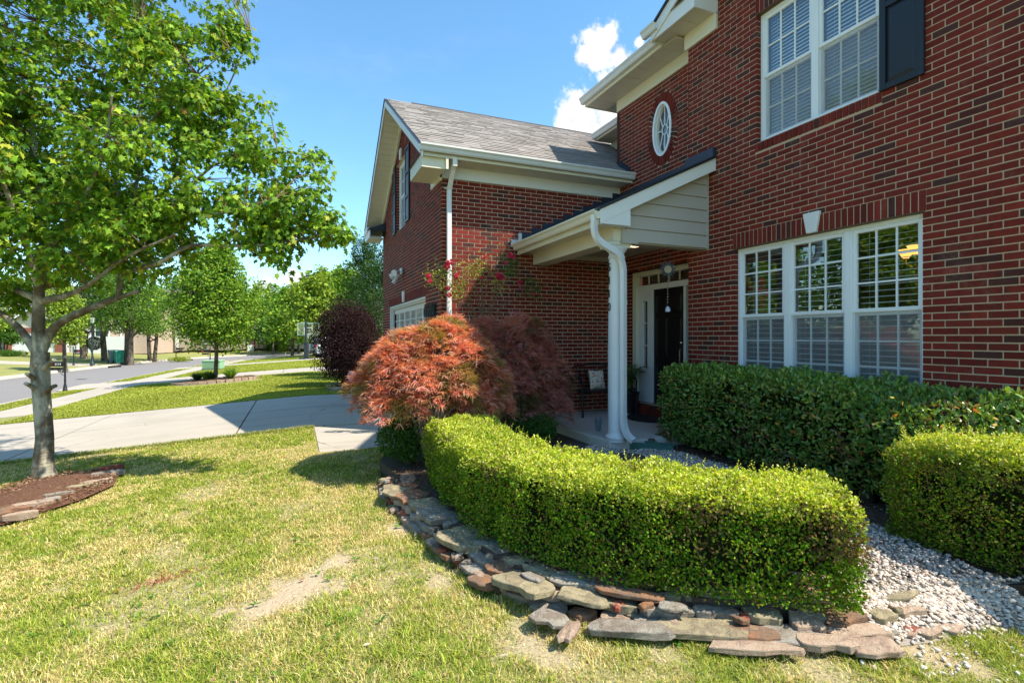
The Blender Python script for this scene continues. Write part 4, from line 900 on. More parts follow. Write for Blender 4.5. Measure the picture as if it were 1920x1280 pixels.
H('rake_return', MB().prism([(PX0, 5.6, 1.43), (3.98, 5.6, 1.43), (3.98, 5.6, 1.72), (PX0, 5.6, 1.52)], (0, .14, 0)), M['white'])
zb = 1.26
for i in range(7):                     # lapped siding in the end triangle
    z0_, z1_ = zb+i*.178, zb+(i+1)*.178-.004
    def xl(z): return max(3.95, PX0+(z+.12-PZ0)/ps)
    a0, a1 = xl(z0_), xl(z1_)
    if a0 > 5.3: break
    a1 = min(a1, 5.39)
    mb = MB(); mb.add([(a0, 5.735, z0_), (5.392, 5.735, z0_), (5.392, 5.754, z1_), (a1, 5.754, z1_), (a0, 5.77, z0_), (5.392, 5.77, z0_), (5.392, 5.77, z1_), (a1, 5.77, z1_)], [(0, 1, 2, 3), (7, 6, 5, 4), (4, 5, 1, 0), (5, 6, 2, 1), (6, 7, 3, 2), (7, 4, 0, 3)])
    H('siding_board', mb, M['siding'])
H('corner_trim', MB().box(5.375, 5.397, 5.728, 5.76, 1.24, 2.46), M['siding'])
H('corner_trim', MB().box(3.94, 4.2, 5.733, 5.775, 1.235, 1.262), M['siding'])
H('porch_beam', MB().box(3.84, 4.12, 5.775, 8.285, 1.26, 1.5), M['cream'], bevel=.004); H('porch_beam', MB().box(4.12, 5.39, 5.775, 5.95, 1.245, 1.5), M['siding'], bevel=.004)
panels('soffit_board', 3.56, 3.84, 5.75, 8.28, 1.45, 'y', .3, M['cream'], .01)
H('fascia', MB().box(3.54, 3.56, 5.62, 8.28, 1.42, 1.56), M['cream'])
H('eave_gutter', gut(MB(), (3.538, 5.6, 1.49), (3.538, 8.27, 1.49), (-1, 0, 0)), M['cream'])
H('porch_ceiling', MB().box(4.12, 5.84, 5.95, 8.29, 1.47, 1.49), M['siding']); H('ceiling_trim', MB().box(5.79, 5.84, 6.16, 8.25, 1.4, 1.47).box(4.13, 5.79, 8.24, 8.285, 1.4, 1.47), M['siding'])
# stepped flashing
n_ = 10
for i in range(n_):
    xa_ = 3.62+i*.205; zb_ = PZ0+(xa_-PX0)*ps; H('step_flashing', MB().box(xa_, xa_+.235, 8.262-.002*(i % 2), 8.288, zb_-.02, zb_+.165+.0*i), M['flash'])
H('step_flashing', MB().box(3.42, 3.6, 8.27, 8.29, 1.56, 1.68).box(3.56, 3.64, 8.268, 8.289, 1.66, 1.80), M['gutter'])
H('wall_flashing', MB().box(5.33, 5.395, 5.58, 6.14, 2.5, 2.63).box(5.6, 5.645, 6.15, 8.25, 2.55, 2.68), M['flash'])
for i in range(7): H('step_flashing', MB().box(5.63-.0, 5.646, 7.95+.0, 8.25, 2.86+.0, 2.99) if i == 0 else MB().prism([(5.6, 7.9+i*.05, 2.95+i*.035), (5.646, 7.9+i*.05, 2.95+i*.035), (5.646, 7.9+i*.05, 3.06+i*.035), (5.6, 7.9+i*.05, 3.06+i*.035)], (0, .06, 0)), M['flash'])
# column with the house number
col = thing('porch_column', 'round white porch column with the number 5110 down its side', 'column', (3.95, 5.87, -1.38))
MB().lathe((3.95, 5.87, -1.38), [(.145, 0), (.145, .035), (.155, .05), (.15, .075), (.13, .085), (.118, .11), (.115, .12), (.115, 1.2), (.1, 2.38), (.1, 2.42), (.112, 2.43), (.112, 2.45), (.1, 2.46), (.102, 2.5), (.13, 2.53), (.145, 2.56)], 36).build('shaft', M['white'], col, True)
MB().box(3.79, 4.11, 5.78, 6.03, 1.18, 1.212).box(3.77, 4.13, 5.776, 6.05, 1.212, 1.258).build('capital', M['cream'], col, bevel=.006)
def text(s, loc, rot, size, mat, parent, ext=.003, name='lettering', cond=1.0):
    c = bpy.data.curves.new(name, 'FONT'); c.body = s; c.size = size; c.extrude = ext; c.align_x = 'CENTER'; c.align_y = 'CENTER'; c.materials.append(mat)
    o = bpy.data.objects.new(name, c); COL.objects.link(o); dg = bpy.context.evaluated_depsgraph_get(); me = bpy.data.meshes.new_from_object(o.evaluated_get(dg)); bpy.data.objects.remove(o)
    mw = Matrix.Translation(loc) @ rot @ Matrix.Diagonal((cond, 1, 1, 1)); me.transform(mw); o = bpy.data.objects.new(name, me); COL.objects.link(o)
    if parent: o.parent = parent; o.matrix_parent_inverse = Matrix.Translation(-Vector(parent.location)) if parent.parent is None else Matrix.Identity(4)
    return o
for i, dgt in enumerate('5110'):
    a = math.radians(176); r_ = .112-.0*i; loc = Vector((3.95+math.cos(a)*r_, 5.87+math.sin(a)*r_, .92-i*.175))
    rot = Matrix.Rotation(a+math.pi/2, 4, 'Z') @ Matrix.Rotation(math.pi/2, 4, 'X'); text(dgt, loc, rot, .15, M['black'], col, .004, 'digit')
# downspouts
def spout(name, pts, mat, par, w=.038, d=.03, ribs=True):
    mb = MB(); mb.tube(pts, [w*1.25]*len(pts), 4); o = mb.build(name, mat, par, bevel=.006); return o
H('downspout', MB().box(2.27, 2.345, 8.2, 8.255, -1.45, 2.45).obox((2.27, 8.19, 2.4), (.075, 0, 0), (0, .055, 0), (0, -.27, .33)).box(2.27, 2.345, 7.87, 7.93, 2.68, 2.86), M['white'], bevel=.006)
H('downspout_strap', MB().box(2.235, 2.38, 8.262, 8.268, 2.42, 2.445).box(2.262, 2.353, 8.19, 8.262, 2.42, 2.445), M['gutter'])
ds = thing('porch_downspout', 'white corrugated downspout curving from the porch gutter down the column', 'downspout', (4.02, 5.7, -1.4))
def rect_tube(pts, w, d):              # rectangular pipe through points lying in one vertical plane
    pts = [Vector(p) for p in pts]; V = []; side = None
    for i, p in enumerate(pts):
        t_ = (pts[min(i+1, len(pts)-1)]-pts[max(i-1, 0)]).normalized()
        s1 = Vector((0.45, -.9, 0)).normalized(); s1 = (s1-t_*s1.dot(t_)).normalized(); s2 = t_.cross(s1)
        V += [p+s2*a*w/2+s1*b*d/2 for a, b in ((-1, -.7), (-.7, -1), (-.2, -.82), (.2, -.82), (.7, -1), (1, -.7), (1, 1), (-1, 1))]
    mb = MB(); k = 8; mb.add(V, [(i*k+j, i*k+(j+1) % k, (i+1)*k+(j+1) % k, (i+1)*k+j) for i in range(len(pts)-1) for j in range(k)]+[tuple(range(k-1, -1, -1)), tuple((len(pts)-1)*k+j for j in range(k))]); return mb
def arc(p0, p1, p2, n=7):
    p0, p1, p2 = Vector(p0), Vector(p1), Vector(p2); return [(1-t)**2*p0+2*t*(1-t)*p1+t*t*p2 for t in [i/n for i in range(n+1)]]
A_ = Vector((3.47, 5.66, 1.49)); B_ = Vector((3.935, 5.70, 1.0)); top = arc(A_+Vector((0, 0, -.1)), A_+Vector((0, 0, -.24)), A_+Vector((.12, .01, -.3)))
bot = arc(B_+Vector((-.13, -.012, .1)), B_+Vector((0, 0, .02)), B_+Vector((0, 0, -.17)))
rect_tube([A_+Vector((0, 0, .05))]+top+bot, .088, .062).build('elbow', M['white'], ds)
rect_tube([B_+Vector((0, 0, -.16)), (3.935, 5.70, -1.1)], .088, .062).build('pipe', M['white'], ds)
rect_tube([(3.935, 5.70, .46), (3.935, 5.70, .43)], .096, .07).build('joint', M['white'], ds); rect_tube([(3.935, 5.70, -.98), (3.935, 5.70, -1.02)], .096, .07).build('joint', M['white'], ds)
rect_tube(arc((3.935, 5.70, -1.05), (3.935, 5.70, -1.27), (4.01, 5.58, -1.335)), .095, .07).build('outlet', M['white'], ds)
# ------------------------------------------------------------------ stone edging of the bed
edging = thing('stone_edging', 'low dry-laid wall of broken rust and grey slabs curving in front of the boxwood hedge', 'stone edging', (1.5, 3.2, -1.6))
class Path:
    def __init__(s, pts): s.p = [Vector((x, y, 0)) for x, y in pts]; s.l = [0]; [s.l.append(s.l[-1]+(b-a).length) for a, b in zip(s.p[:-1], s.p[1:])]
    def at(s, q):
        q = max(0, min(q, s.l[-1]-1e-4))
        for i in range(len(s.p)-1):
            if q <= s.l[i+1]: f = (q-s.l[i])/(s.l[i+1]-s.l[i]); d = (s.p[i+1]-s.p[i]).normalized(); return s.p[i].lerp(s.p[i+1], f), d
EP = Path(EXY[:12])
def flag(name, c, d, L, Wd, th, mat, parent, tilt=(0, 0), npt=7, rnd=.16):
    """an irregular slab: c centre of its top, d direction of its length"""
    d = Vector((d.x, d.y, 0)).normalized(); s_ = Vector((-d.y, d.x, 0)); top = []; bot = []
    base = [(-.5, -.3), (-.44, -.46), (-.2, -.5), (.06, -.5), (.3, -.48), (.46, -.4), (.52, -.12), (.48, .2), (.36, .46), (.1, .5), (-.15, .46), (-.42, .42), (-.5, .05)]
    base = [(a+random.uniform(-rnd, rnd)*.35, b+random.uniform(-rnd, rnd)*.8) for a, b in base]
    for a, b in base:
        z = a*L*tilt[0]+b*Wd*tilt[1]+random.uniform(-.003, .003); p = c+d*a*L+s_*b*Wd; top.append(p+ZV*z); k = random.uniform(.92, 1.06)
        q = c+d*a*L*k+s_*b*Wd*k; bot.append(q+ZV*(z-th*random.uniform(.85, 1.15)))
    n = len(base); m = MB(); cen = c+ZV*.004
    ridge = [cen+(p-cen)*.55+ZV*random.uniform(0, .007) for p in top]
    m.add(top+bot+ridge, [(2*n+i, 2*n+(i+1) % n, (i+1) % n, i)[::-1] for i in range(n)]+[tuple(2*n+i for i in range(n))]+[(i, (i+1) % n, (i+1) % n+n, i+n)[::-1] for i in range(n)]+[tuple(range(2*n-1, n-1, -1))])
    me_ok = m; o = m.build(name, mat, parent); 
    bm = __import__('bmesh').new(); bm.from_mesh(o.data); __import__('bmesh').ops.recalc_face_normals(bm, faces=bm.faces); bm.to_mesh(o.data); bm.free()
    b_ = o.modifiers.new('edge', 'BEVEL'); b_.width = .004; b_.segments = 1; return o
LEN = EP.l[-1]; q = 0; mats = ['st_rust', 'st_pink', 'st_blue', 'st_red', 'st_olive', 'st_rust', 'st_pink', 'st_blue']
i = 0
while q < LEN:                         # bottom course, half sunk in the grass
    L = random.uniform(.1, .24); p, d = EP.at(q+L/2); s_ = Vector((-d.y, d.x, 0))
    flag('edging_stone', p+s_*random.uniform(-.01, .03)+ZV*random.uniform(-1.562, -1.548), d, L, random.uniform(.1, .14), .06, M[mats[i % 8]], edging, (random.uniform(-.06, .06), random.uniform(-.1, .1))); q += L+random.uniform(0, .03); i += 1
q = .02
while q < LEN-.1:                      # middle course
    L = random.uniform(.16, .3); p, d = EP.at(q+L/2); s_ = Vector((-d.y, d.x, 0))
    flag('edging_stone', p+s_*random.uniform(.05, .1)+ZV*random.uniform(-1.512, -1.5), d, L, random.uniform(.11, .17), .045, M[random.choice(['st_rust', 'st_blue', 'st_olive', 'st_pink'])], edging, (random.uniform(-.07, .07), random.uniform(-.12, .1))); q += L+random.uniform(0, .04); i += 1
for k in range(70):                    # small rubble wedged between the slabs
    p, d = EP.at(random.uniform(0, LEN)); s_ = Vector((-d.y, d.x, 0)); flag('edging_stone', p+s_*random.uniform(-.04, .22)+ZV*random.uniform(-1.55, -1.475), Vector((random.uniform(-1, 1), random.uniform(-1, 1), 0)), random.uniform(.05, .12), random.uniform(.04, .08), .025, M[random.choice(['st_rust', 'st_blue', 'st_olive', 'st_pink', 'st_red'])], edging, (random.uniform(-.2, .2), random.uniform(-.2, .2)))
TOPS = [(745, 918, .32, .2, 'st_olive', .035), (768, 930, .22, .16, 'st_rust', .03), (800, 945, .36, .22, 'st_olive', .05), (822, 962, .34, .24, 'st_blue', .055), (872, 1005, .34, .26, 'st_olive', .06), (838, 1008, .26, .12, 'st_rust', .04),
        (885, 1040, .16, .11, 'st_blue', .03), (912, 1062, .2, .14, 'st_rust', .045), (905, 1050, .14, .1, 'st_pink', .03), (985, 1086, .36, .17, 'st_olive', .05), (1000, 1080, .15, .07, 'st_blue', .02), (1030, 1130, .19, .13, 'st_blue', .03), (1068, 1148, .08, .19, 'st_pink', .03),
        (1095, 1108, .26, .16, 'st_olive', .03), (1180, 1145, .4, .12, 'st_blue', .045), (1180, 1110, .36, .08, 'st_rust', .03), (1262, 1130, .15, .09, 'st_blue', .02), (1320, 1146, .42, .15, 'st_olive', .04), (1395, 1153, .34, .1, 'st_rust', .035), (1412, 1176, .4, .09, 'st_pink', .035),
        (1485, 1158, .3, .15, 'st_blue', .04), (1550, 1170, .28, .1, 'st_pink', .045), (1602, 1150, .3, .12, 'st_pink', .03), (1640, 1178, .22, .11, 'st_pink', .035)]
for (u, v, L, Wd, mt, th) in TOPS:
    c = at(u, v, -1.455); best = min(range(0, 200), key=lambda k: (EP.at(LEN*k/200)[0]-Vector((c.x, c.y, 0))).length); d = EP.at(LEN*best/200)[1]
    pe, de_ = EP.at(LEN*best/200); off = (Vector((c.x, c.y, 0))-pe).dot(Vector((-de_.y, de_.x, 0))); zt = (-1.462 if off > .05 else -1.474 if off > -.01 else -1.54)+random.uniform(0, .014); flag('capping_slab', Vector((c.x, c.y, zt)), d, L*1.06, Wd*1.3, th*.8, M[mt], edging, (random.uniform(-.06, .06), random.uniform(-.13, .02)), rnd=.12)
q = .1
while q < LEN-.15:                     # inner row of flat slabs running under the hedge
    L = random.uniform(.2, .36); p, d = EP.at(q+L/2); s_ = Vector((-d.y, d.x, 0)); flag('capping_slab', p+s_*random.uniform(.17, .25)+ZV*random.uniform(-1.475, -1.46), d, L, random.uniform(.14, .2), .03, M[random.choice(['st_olive', 'st_blue', 'st_pink', 'st_rust'])], edging, (random.uniform(-.05, .05), random.uniform(-.08, .04))); q += L*random.uniform(.9, 1.15)
for (u, v, L, Wd) in ((1700, 1172, .2, .12), (1740, 1168, .26, .14), (1780, 1166, .2, .12), (1655, 1185, .2, .1)):
    c = at(u, v, -1.56); flag('edging_stone', Vector((c.x, c.y, -1.562)), Vector((1, .2, 0)), L, Wd, .025, M['st_pink'], edging, (.02, -.05), rnd=.08)
# stones round the tree
tre = thing('tree_ring_edging', 'flat stones and strips rimming the mulch circle under the big maple', 'stone edging', (*MULCH[6], -1.8))
for (u, v, L, Wd, mt) in ((18, 972, .3, .13, 'st_rust'), (62, 962, .3, .16, 'st_pink'), (112, 945, .26, .12, 'st_blue'), (150, 930, .3, .17, 'st_olive'), (202, 905, .34, .1, 'st_blue'), (205, 893, .3, .05, 'st_red'), (-20, 985, .3, .15, 'st_rust'), (40, 984, .26, .1, 'st_pink'), (180, 922, .3, .09, 'st_pink'), (98, 955, .14, .07, 'st_blue')):
    c = at(u, v, -1.78); zt = g1(c.x, c.y)+.1; flag('rim_stone', Vector((c.x, c.y, zt)), Vector((.93, .35, 0)), L, Wd, .06, M[mt], tre, (random.uniform(-.06, .06), random.uniform(-.08, .08)))
# log edging by the dark hedge
LOGS = [(1180, 836), (1222, 838), (1333, 842), (1383, 860), (1398, 864), (1412, 868), (1428, 872), (1445, 877), (1625, 938), (1672, 975), (1688, 968)]
for k, (u, v) in enumerate(LOGS):
    c = at(u, v, -1.46); r = .035+.012*(k % 3)
    lab = {3: 'short log stake, first of the row edging the dark hedge from the porch side', 4: 'log stake second in the row edging the dark hedge', 5: 'log stake in the middle of the row edging the dark hedge', 6: 'log stake fourth in the row edging the dark hedge', 7: 'log stake at the gravel-gap end of the row edging the dark hedge', 0: 'short grey log stake beside the downspout outlet', 1: 'grey log stake between the two halves of the green tray', 2: 'lone weathered log stump at the left end of the dark hedge', 8: 'grey log stump between the two boxwood hedges', 9: 'upright splintered brown stump in the white gravel', 10: 'dark low stump behind the splintered brown one'}.get(k)
    o = MB().lathe((c.x, c.y, -1.5), [(r, 0), (r*1.03, .08), (r*.95, .13+.02*(k % 2)), (r*.5, .137+.02*(k % 2))], 12).build('log_stump', M['bark2'], None, True)
    tag(o, lab or 'short log stake in the row edging the dark hedge', 'log stump', 'log stakes edging the beds')
# ------------------------------------------------------------------ hedges
BROWN = 1.0
def hedge_leaves(path, z0, ztop, wd, n, size, cols_top, cols_side, mat, name, parent, shape='diamond', bump=.06, topfn=None, seed=0, wdt=1.0, rr=.1, sh=.06, slope=None):
    """leaves through the outer skin of a clipped hedge that follows a path"""
    P = Path(path); Ls = P.l[-1]; q = rng.uniform(-.0, Ls, n); ctr = np.zeros((n, 2)); dr = np.zeros((n, 2))
    pts = np.array([[*EPt[0].xy, *EPt[1].xy] for EPt in (P.at(Ls*k/400) for k in range(401))])
    for j in (0, 1): ctr[:, j] = np.interp(q, np.linspace(0, Ls, 401), pts[:, j]); 
    sm = pts[:, 2:].copy()
    for _ in range(25): sm[1:-1] = (sm[:-2]+2*sm[1:-1]+sm[2:])/4
    for j in (0, 1): dr[:, j] = np.interp(q, np.linspace(0, Ls, 401), sm[:, j])
    dr = unit(dr); sd = np.stack([-dr[:, 1], dr[:, 0]], 1); hh = ztop-z0
    per = [wd, hh, hh, wd*.0+.22*wd*hh/Ls+.0]; face = rng.choice(4, n, p=np.array([wd*1.15, hh, hh*.8, .0])/(wd*1.15+hh*1.8)); ends = rng.random(n) < (2*wd*hh)/((wd+2*hh)*Ls)
    a = rng.uniform(-.5, .5, n); z = rng.random(n); dep = rng.random(n)**1.6*.13; out = np.zeros((n, 3))
    lat = np.where(face == 0, a*wd, np.where(face == 1, -(wd/2-dep), wd/2-dep)); zz_ = np.where(face == 0, ztop-dep, z0+hh*z**1.15)
    out[:, 2] = (face == 0)*1.0; sg = np.where(face == 1, -1.0, 1.0)*(face > 0)
    out[:, 0] = sd[:, 0]*sg; out[:, 1] = sd[:, 1]*sg
    e = np.where(rng.random(n) < .5, 0.0, 1.0); qq = np.where(ends, e*Ls+np.where(e > 0, -dep, dep), q)
    cx = np.interp(qq, np.linspace(0, Ls, 401), pts[:, 0]); cy = np.interp(qq, np.linspace(0, Ls, 401), pts[:, 1])
    ex = np.interp(qq, np.linspace(0, Ls, 401), sm[:, 0]); ey = np.interp(qq, np.linspace(0, Ls, 401), sm[:, 1]); en = np.hypot(ex, ey); ex /= en; ey /= en
    lat = np.where(ends, a*wd, lat); zz_ = np.where(ends, z0+hh*z, zz_)
    out = np.where(ends[:, None], np.stack([ex*(2*e-1), ey*(2*e-1), 0*e], 1), out)
    X = cx-ey*lat; Y = cy+ex*lat
    # rounded shoulders
    top_in = np.clip((zz_-(ztop-rr))/rr, 0, 1); lat_in = np.clip((np.abs(lat)-(wd/2-rr))/rr, 0, 1); both = np.minimum(top_in, lat_in); push = both*both*sh
    zz_ = zz_-push; X -= -ey*np.sign(lat)*push; Y -= ex*np.sign(lat)*push
    if topfn is not None: f = topfn(qq/Ls); zz_ = z0+(zz_-z0)*f
    if slope is not None: zz_ = zz_-slope(qq/Ls)*np.clip(.5-lat/wd*SIDE, 0, 1)*np.clip((zz_-z0)/hh*1.5-.5, 0, 1)
    nb_ = (vnoise(X*7, Y*7, zz_*7, seed, 3)-.5)*2; X += out[:, 0]*nb_*bump; Y += out[:, 1]*nb_*bump; zz_ = zz_+out[:, 2]*nb_*bump*.8
    nb2 = vnoise(X*22, Y*22, zz_*22, seed+3, 2); X += out[:, 0]*(nb2-.5)*bump*.7; Y += out[:, 1]*(nb2-.5)*bump*.7; zz_ = zz_+out[:, 2]*(nb2-.4)*bump*.9
    holes = vnoise(X*5, Y*5, zz_*6, seed+8, 3); keep = (holes > .36) | (rng.random(n) < .4) | (face == 0)
    pos = np.stack([X, Y, zz_], 1)[keep]; out = out[keep]; m = len(pos)
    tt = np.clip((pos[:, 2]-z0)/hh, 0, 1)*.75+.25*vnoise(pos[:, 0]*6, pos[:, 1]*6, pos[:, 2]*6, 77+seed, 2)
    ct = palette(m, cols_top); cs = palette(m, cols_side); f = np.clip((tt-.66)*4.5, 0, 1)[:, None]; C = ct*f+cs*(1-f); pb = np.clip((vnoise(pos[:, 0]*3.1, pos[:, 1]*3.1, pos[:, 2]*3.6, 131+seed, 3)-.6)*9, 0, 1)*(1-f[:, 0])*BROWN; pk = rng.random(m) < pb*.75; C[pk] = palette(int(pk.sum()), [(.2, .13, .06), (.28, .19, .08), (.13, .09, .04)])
    D = unit(out*.55+rdir(m)+np.array([0, 0, .5])); N_ = unit(out*.7+rdir(m)*.8+np.array([0, 0, .3]))
    return leaves(name, pos, D, N_, rng.uniform(.75, 1.25, m)*size, C, mat, parent, shape, wid=wdt)
def core(path, z0, z1, wd, parent, topf=lambda f: 1.0):
    P = Path(path); Ls = P.l[-1]; m = MB(); n = 14; V = []
    for k in range(n+1):
        p, d = P.at(.1+(Ls-.2)*k/n); s_ = Vector((-d.y, d.x, 0))*(wd/2); zt = z0+(z1-z0)*topf(k/n); V += [p-s_+ZV*z0, p+s_+ZV*z0, p+s_*.9+ZV*zt, p-s_*.9+ZV*zt]
    m.add(V, [(4*k+j, 4*k+(j+1) % 4, 4*k+4+(j+1) % 4, 4*k+4+j) for k in range(n) for j in range(4)]+[(3, 2, 1, 0), (4*n, 4*n+1, 4*n+2, 4*n+3)])
    return m.build('core_shade', M['inner'], parent)  # solid dark body filling the hedge, standing in for the shade inside
SIDE = 1
t = NT('core_shade'); n1 = t.noise(45, 5, .8); M['inner'] = t.done(t.bsdf(t.ramp(n1, [(.4, (.012, .02, .006)), (.6, (.05, .05, .018)), (.75, (.09, .06, .03))]), .95, t.bump(n1, 1.0, .05), spec=.1))  # dark ramp puts the hedge's inner shade into the core colour
def stems(path, z0, z1, wd, n, parent, r=.006, col='twig'):
    P = Path(path); m = MB()
    for k in range(n):
        p, d = P.at(random.uniform(.05, P.l[-1]-.05)); s_ = Vector((-d.y, d.x, 0)); a = p+s_*random.uniform(-.3, .3)*wd+ZV*z0; side = random.choice((-1, 1))
        b = a+s_*side*wd*random.uniform(.1, .3)+d*random.uniform(-.15, .15)+ZV*(z1-z0)*random.uniform(.4, .6); c = b+s_*side*wd*random.uniform(.05, .25)+d*random.uniform(-.15, .15)+ZV*(z1-z0)*random.uniform(.2, .35)
        m.tube([a, a.lerp(b, .5)+Vector((random.uniform(-.03, .03), random.uniform(-.03, .03), 0)), b, c], [r, r*.8, r*.6, r*.3], 5)
    m.build('stems', M[col], parent)
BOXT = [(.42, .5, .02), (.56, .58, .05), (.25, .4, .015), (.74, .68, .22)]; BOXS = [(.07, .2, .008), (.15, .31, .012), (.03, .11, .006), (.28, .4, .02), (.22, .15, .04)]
hp = [at(880, 790, -.88), at(880, 850, -.88), at(945, 880, -.88), at(1080, 893, -.88), at(1300, 898, -.88), at(1560, 896, -.86)]
HP = [(1.6, 5.3), (1.55, 4.5), (1.56, 3.8), (1.7, 3.22), (1.98, 2.8), (2.34, 2.46), (2.92, 2.06)]
hb = thing('boxwood_hedge', 'clipped boxwood hedge with bright yellow-green top curving behind the low stone wall', 'hedge', (2.0, 3.3, -1.47), 'clipped boxwood hedges')
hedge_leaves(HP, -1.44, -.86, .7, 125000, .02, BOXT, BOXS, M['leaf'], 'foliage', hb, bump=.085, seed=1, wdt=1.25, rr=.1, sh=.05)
core(HP, -1.3, -.99, .4, hb); stems(HP, -1.47, -.95, .6, 60, hb, .007)
def shoots(path, z, wd, n, parent, cols, seed):
    P_ = Path(path); PP, DD, SS = [], [], []
    for k in range(n):
        p, d = P_.at(random.uniform(.05, P_.l[-1]-.05)); s_ = Vector((-d.y, d.x, 0)); b = p+s_*random.uniform(-.48, .48)*wd+ZV*(z-.03); L = random.uniform(.04, .1); t_ = Vector((random.uniform(-.35, .35), random.uniform(-.35, .35), 1))*L
        for j in range(9): a = j*2.4; PP.append(b+t_*(j/8)); DD.append(Vector((math.cos(a), math.sin(a), .9))); SS.append(.02*(1-.04*j))
    m = len(PP); leaves('new_shoots', np.array([tuple(q) for q in PP]), np.array([tuple(q) for q in DD]), rdir(m)+[0, 0, 1], np.array(SS), palette(m, cols), M['leaf'], parent)
shoots(HP, -.86, .7, 420, hb, BOXT, 1)
HP2 = [(4.43, 2.47), (4.44, 1.7), (4.5, .9), (4.6, .1)]
hb2 = thing('boxwood_hedge', 'clipped boxwood hedge with bare brown patches at its left end, right of the gravel gap', 'hedge', (4.4, 1.5, -1.47), 'clipped boxwood hedges')
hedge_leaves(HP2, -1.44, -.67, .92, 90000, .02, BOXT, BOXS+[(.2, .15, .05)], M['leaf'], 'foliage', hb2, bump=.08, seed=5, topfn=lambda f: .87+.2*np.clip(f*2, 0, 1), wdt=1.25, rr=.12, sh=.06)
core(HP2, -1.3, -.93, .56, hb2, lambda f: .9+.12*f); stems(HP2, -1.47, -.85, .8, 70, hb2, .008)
HP3 = [(5.02, 5.85), (5.0, 4.6), (4.98, 3.4), (4.95, 2.4), (4.95, 1.2), (5.0, -.4)]
shoots(HP2, -.7, .86, 300, hb2, BOXT, 2)
hd = thing('dark_hedge', 'long glossy dark green broadleaf hedge under the front window', 'hedge', (5.0, 3.4, -1.47))
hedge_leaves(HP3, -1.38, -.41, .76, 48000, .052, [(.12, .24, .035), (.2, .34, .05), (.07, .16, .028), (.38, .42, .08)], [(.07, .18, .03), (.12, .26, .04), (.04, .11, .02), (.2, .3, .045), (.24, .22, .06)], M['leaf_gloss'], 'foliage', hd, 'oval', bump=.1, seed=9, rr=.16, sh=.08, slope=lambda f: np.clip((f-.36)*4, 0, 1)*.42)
nl = 130; pr_ = rng.random(nl); PP = np.stack([4.62+rng.uniform(-.05, .05, nl), 1.4+pr_*4.2, rng.uniform(-1.2, -.5, nl)], 1)
leaves('turned_leaves', PP, rdir(nl), rdir(nl)+[-1, -.5, .3], rng.uniform(.04, .06, nl), palette(nl, [(.5, .08, .02), (.5, .28, .05), (.45, .35, .06)]), M['leaf'], hd, 'oval')
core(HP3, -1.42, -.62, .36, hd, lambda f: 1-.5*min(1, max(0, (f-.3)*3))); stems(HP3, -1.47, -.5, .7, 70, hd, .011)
# green cover under the maples
def bush(name, label, cat, c, rad, n, size, cols, mat='leaf', shape='oval', blobs=7, group=None, stem_n=10, lo=0.0, hang=0.0, wdt=1.0, core_=True, fill=.62):
    c = Vector(c); b = thing(name, label, cat, c, group); B = []
    for i in range(blobs):
        d = Vector((random.uniform(-1, 1), random.uniform(-1, 1), random.uniform(0, 1))); d = d.normalized()*random.uniform(.25, .55)
        B.append((c+Vector((d.x*rad[0], d.y*rad[1], rad[2]*.5+d.z*rad[2]*.45)), random.uniform(.45, .6)))
    bi = rng.integers(0, blobs, n); D = rdir(n); r = rng.uniform(fill, 1.03, n)**.6
    ctr = np.array([tuple(B[i][0]) for i in range(blobs)])[bi]; sc = np.array([B[i][1] for i in range(blobs)])[bi]
    P = ctr+D*(r*sc)[:, None]*np.array([rad[0], rad[1], rad[2]*.75])
    P += (vnoise(P[:, 0]*4/rad[0], P[:, 1]*4/rad[0], P[:, 2]*4/rad[0], 3, 2)-.5)[:, None]*D*.3*rad[0]
    k = P[:, 2] > c.z+lo; P, D = P[k], D[k]; m = len(P)
    leaves('foliage', P, unit(D*.8+rdir(m)*.8+[0, 0, -hang]), unit(D+rdir(m)*.6+[0, 0, .3]), rng.uniform(.7, 1.25, m)*size, palette(m, cols), M[mat], b, shape, wid=wdt)
    mb = MB()
    for i in range(stem_n):
        t_ = B[i % blobs][0]; a = c+Vector((random.uniform(-.12, .12)*rad[0], random.uniform(-.12, .12)*rad[1], -.02)); mb.tube([a, a.lerp(t_, .5)+Vector((0, 0, .1*rad[2])), t_], [.02*rad[0]+.006, .013*rad[0]+.004, .004], 6)
    if stem_n: mb.build('stems', M['twig'], b, True)
    return b
GC = [(.04, .11, .018), (.07, .16, .025), (.03, .08, .015)]
bush('low_shrub', 'dark green leafy ground shrub under the front of the red lace maple', 'shrub', at(768, 872, -1.5), (.42, .42, .62), 9000, .03, GC, shape='oval', stem_n=12)
bush('low_shrub', 'small green shrub between the dark maple and the porch gravel', 'shrub', (2.75, 6.1, -1.5), (.45, .42, .5), 6500, .035, GC, shape='oval', stem_n=8)
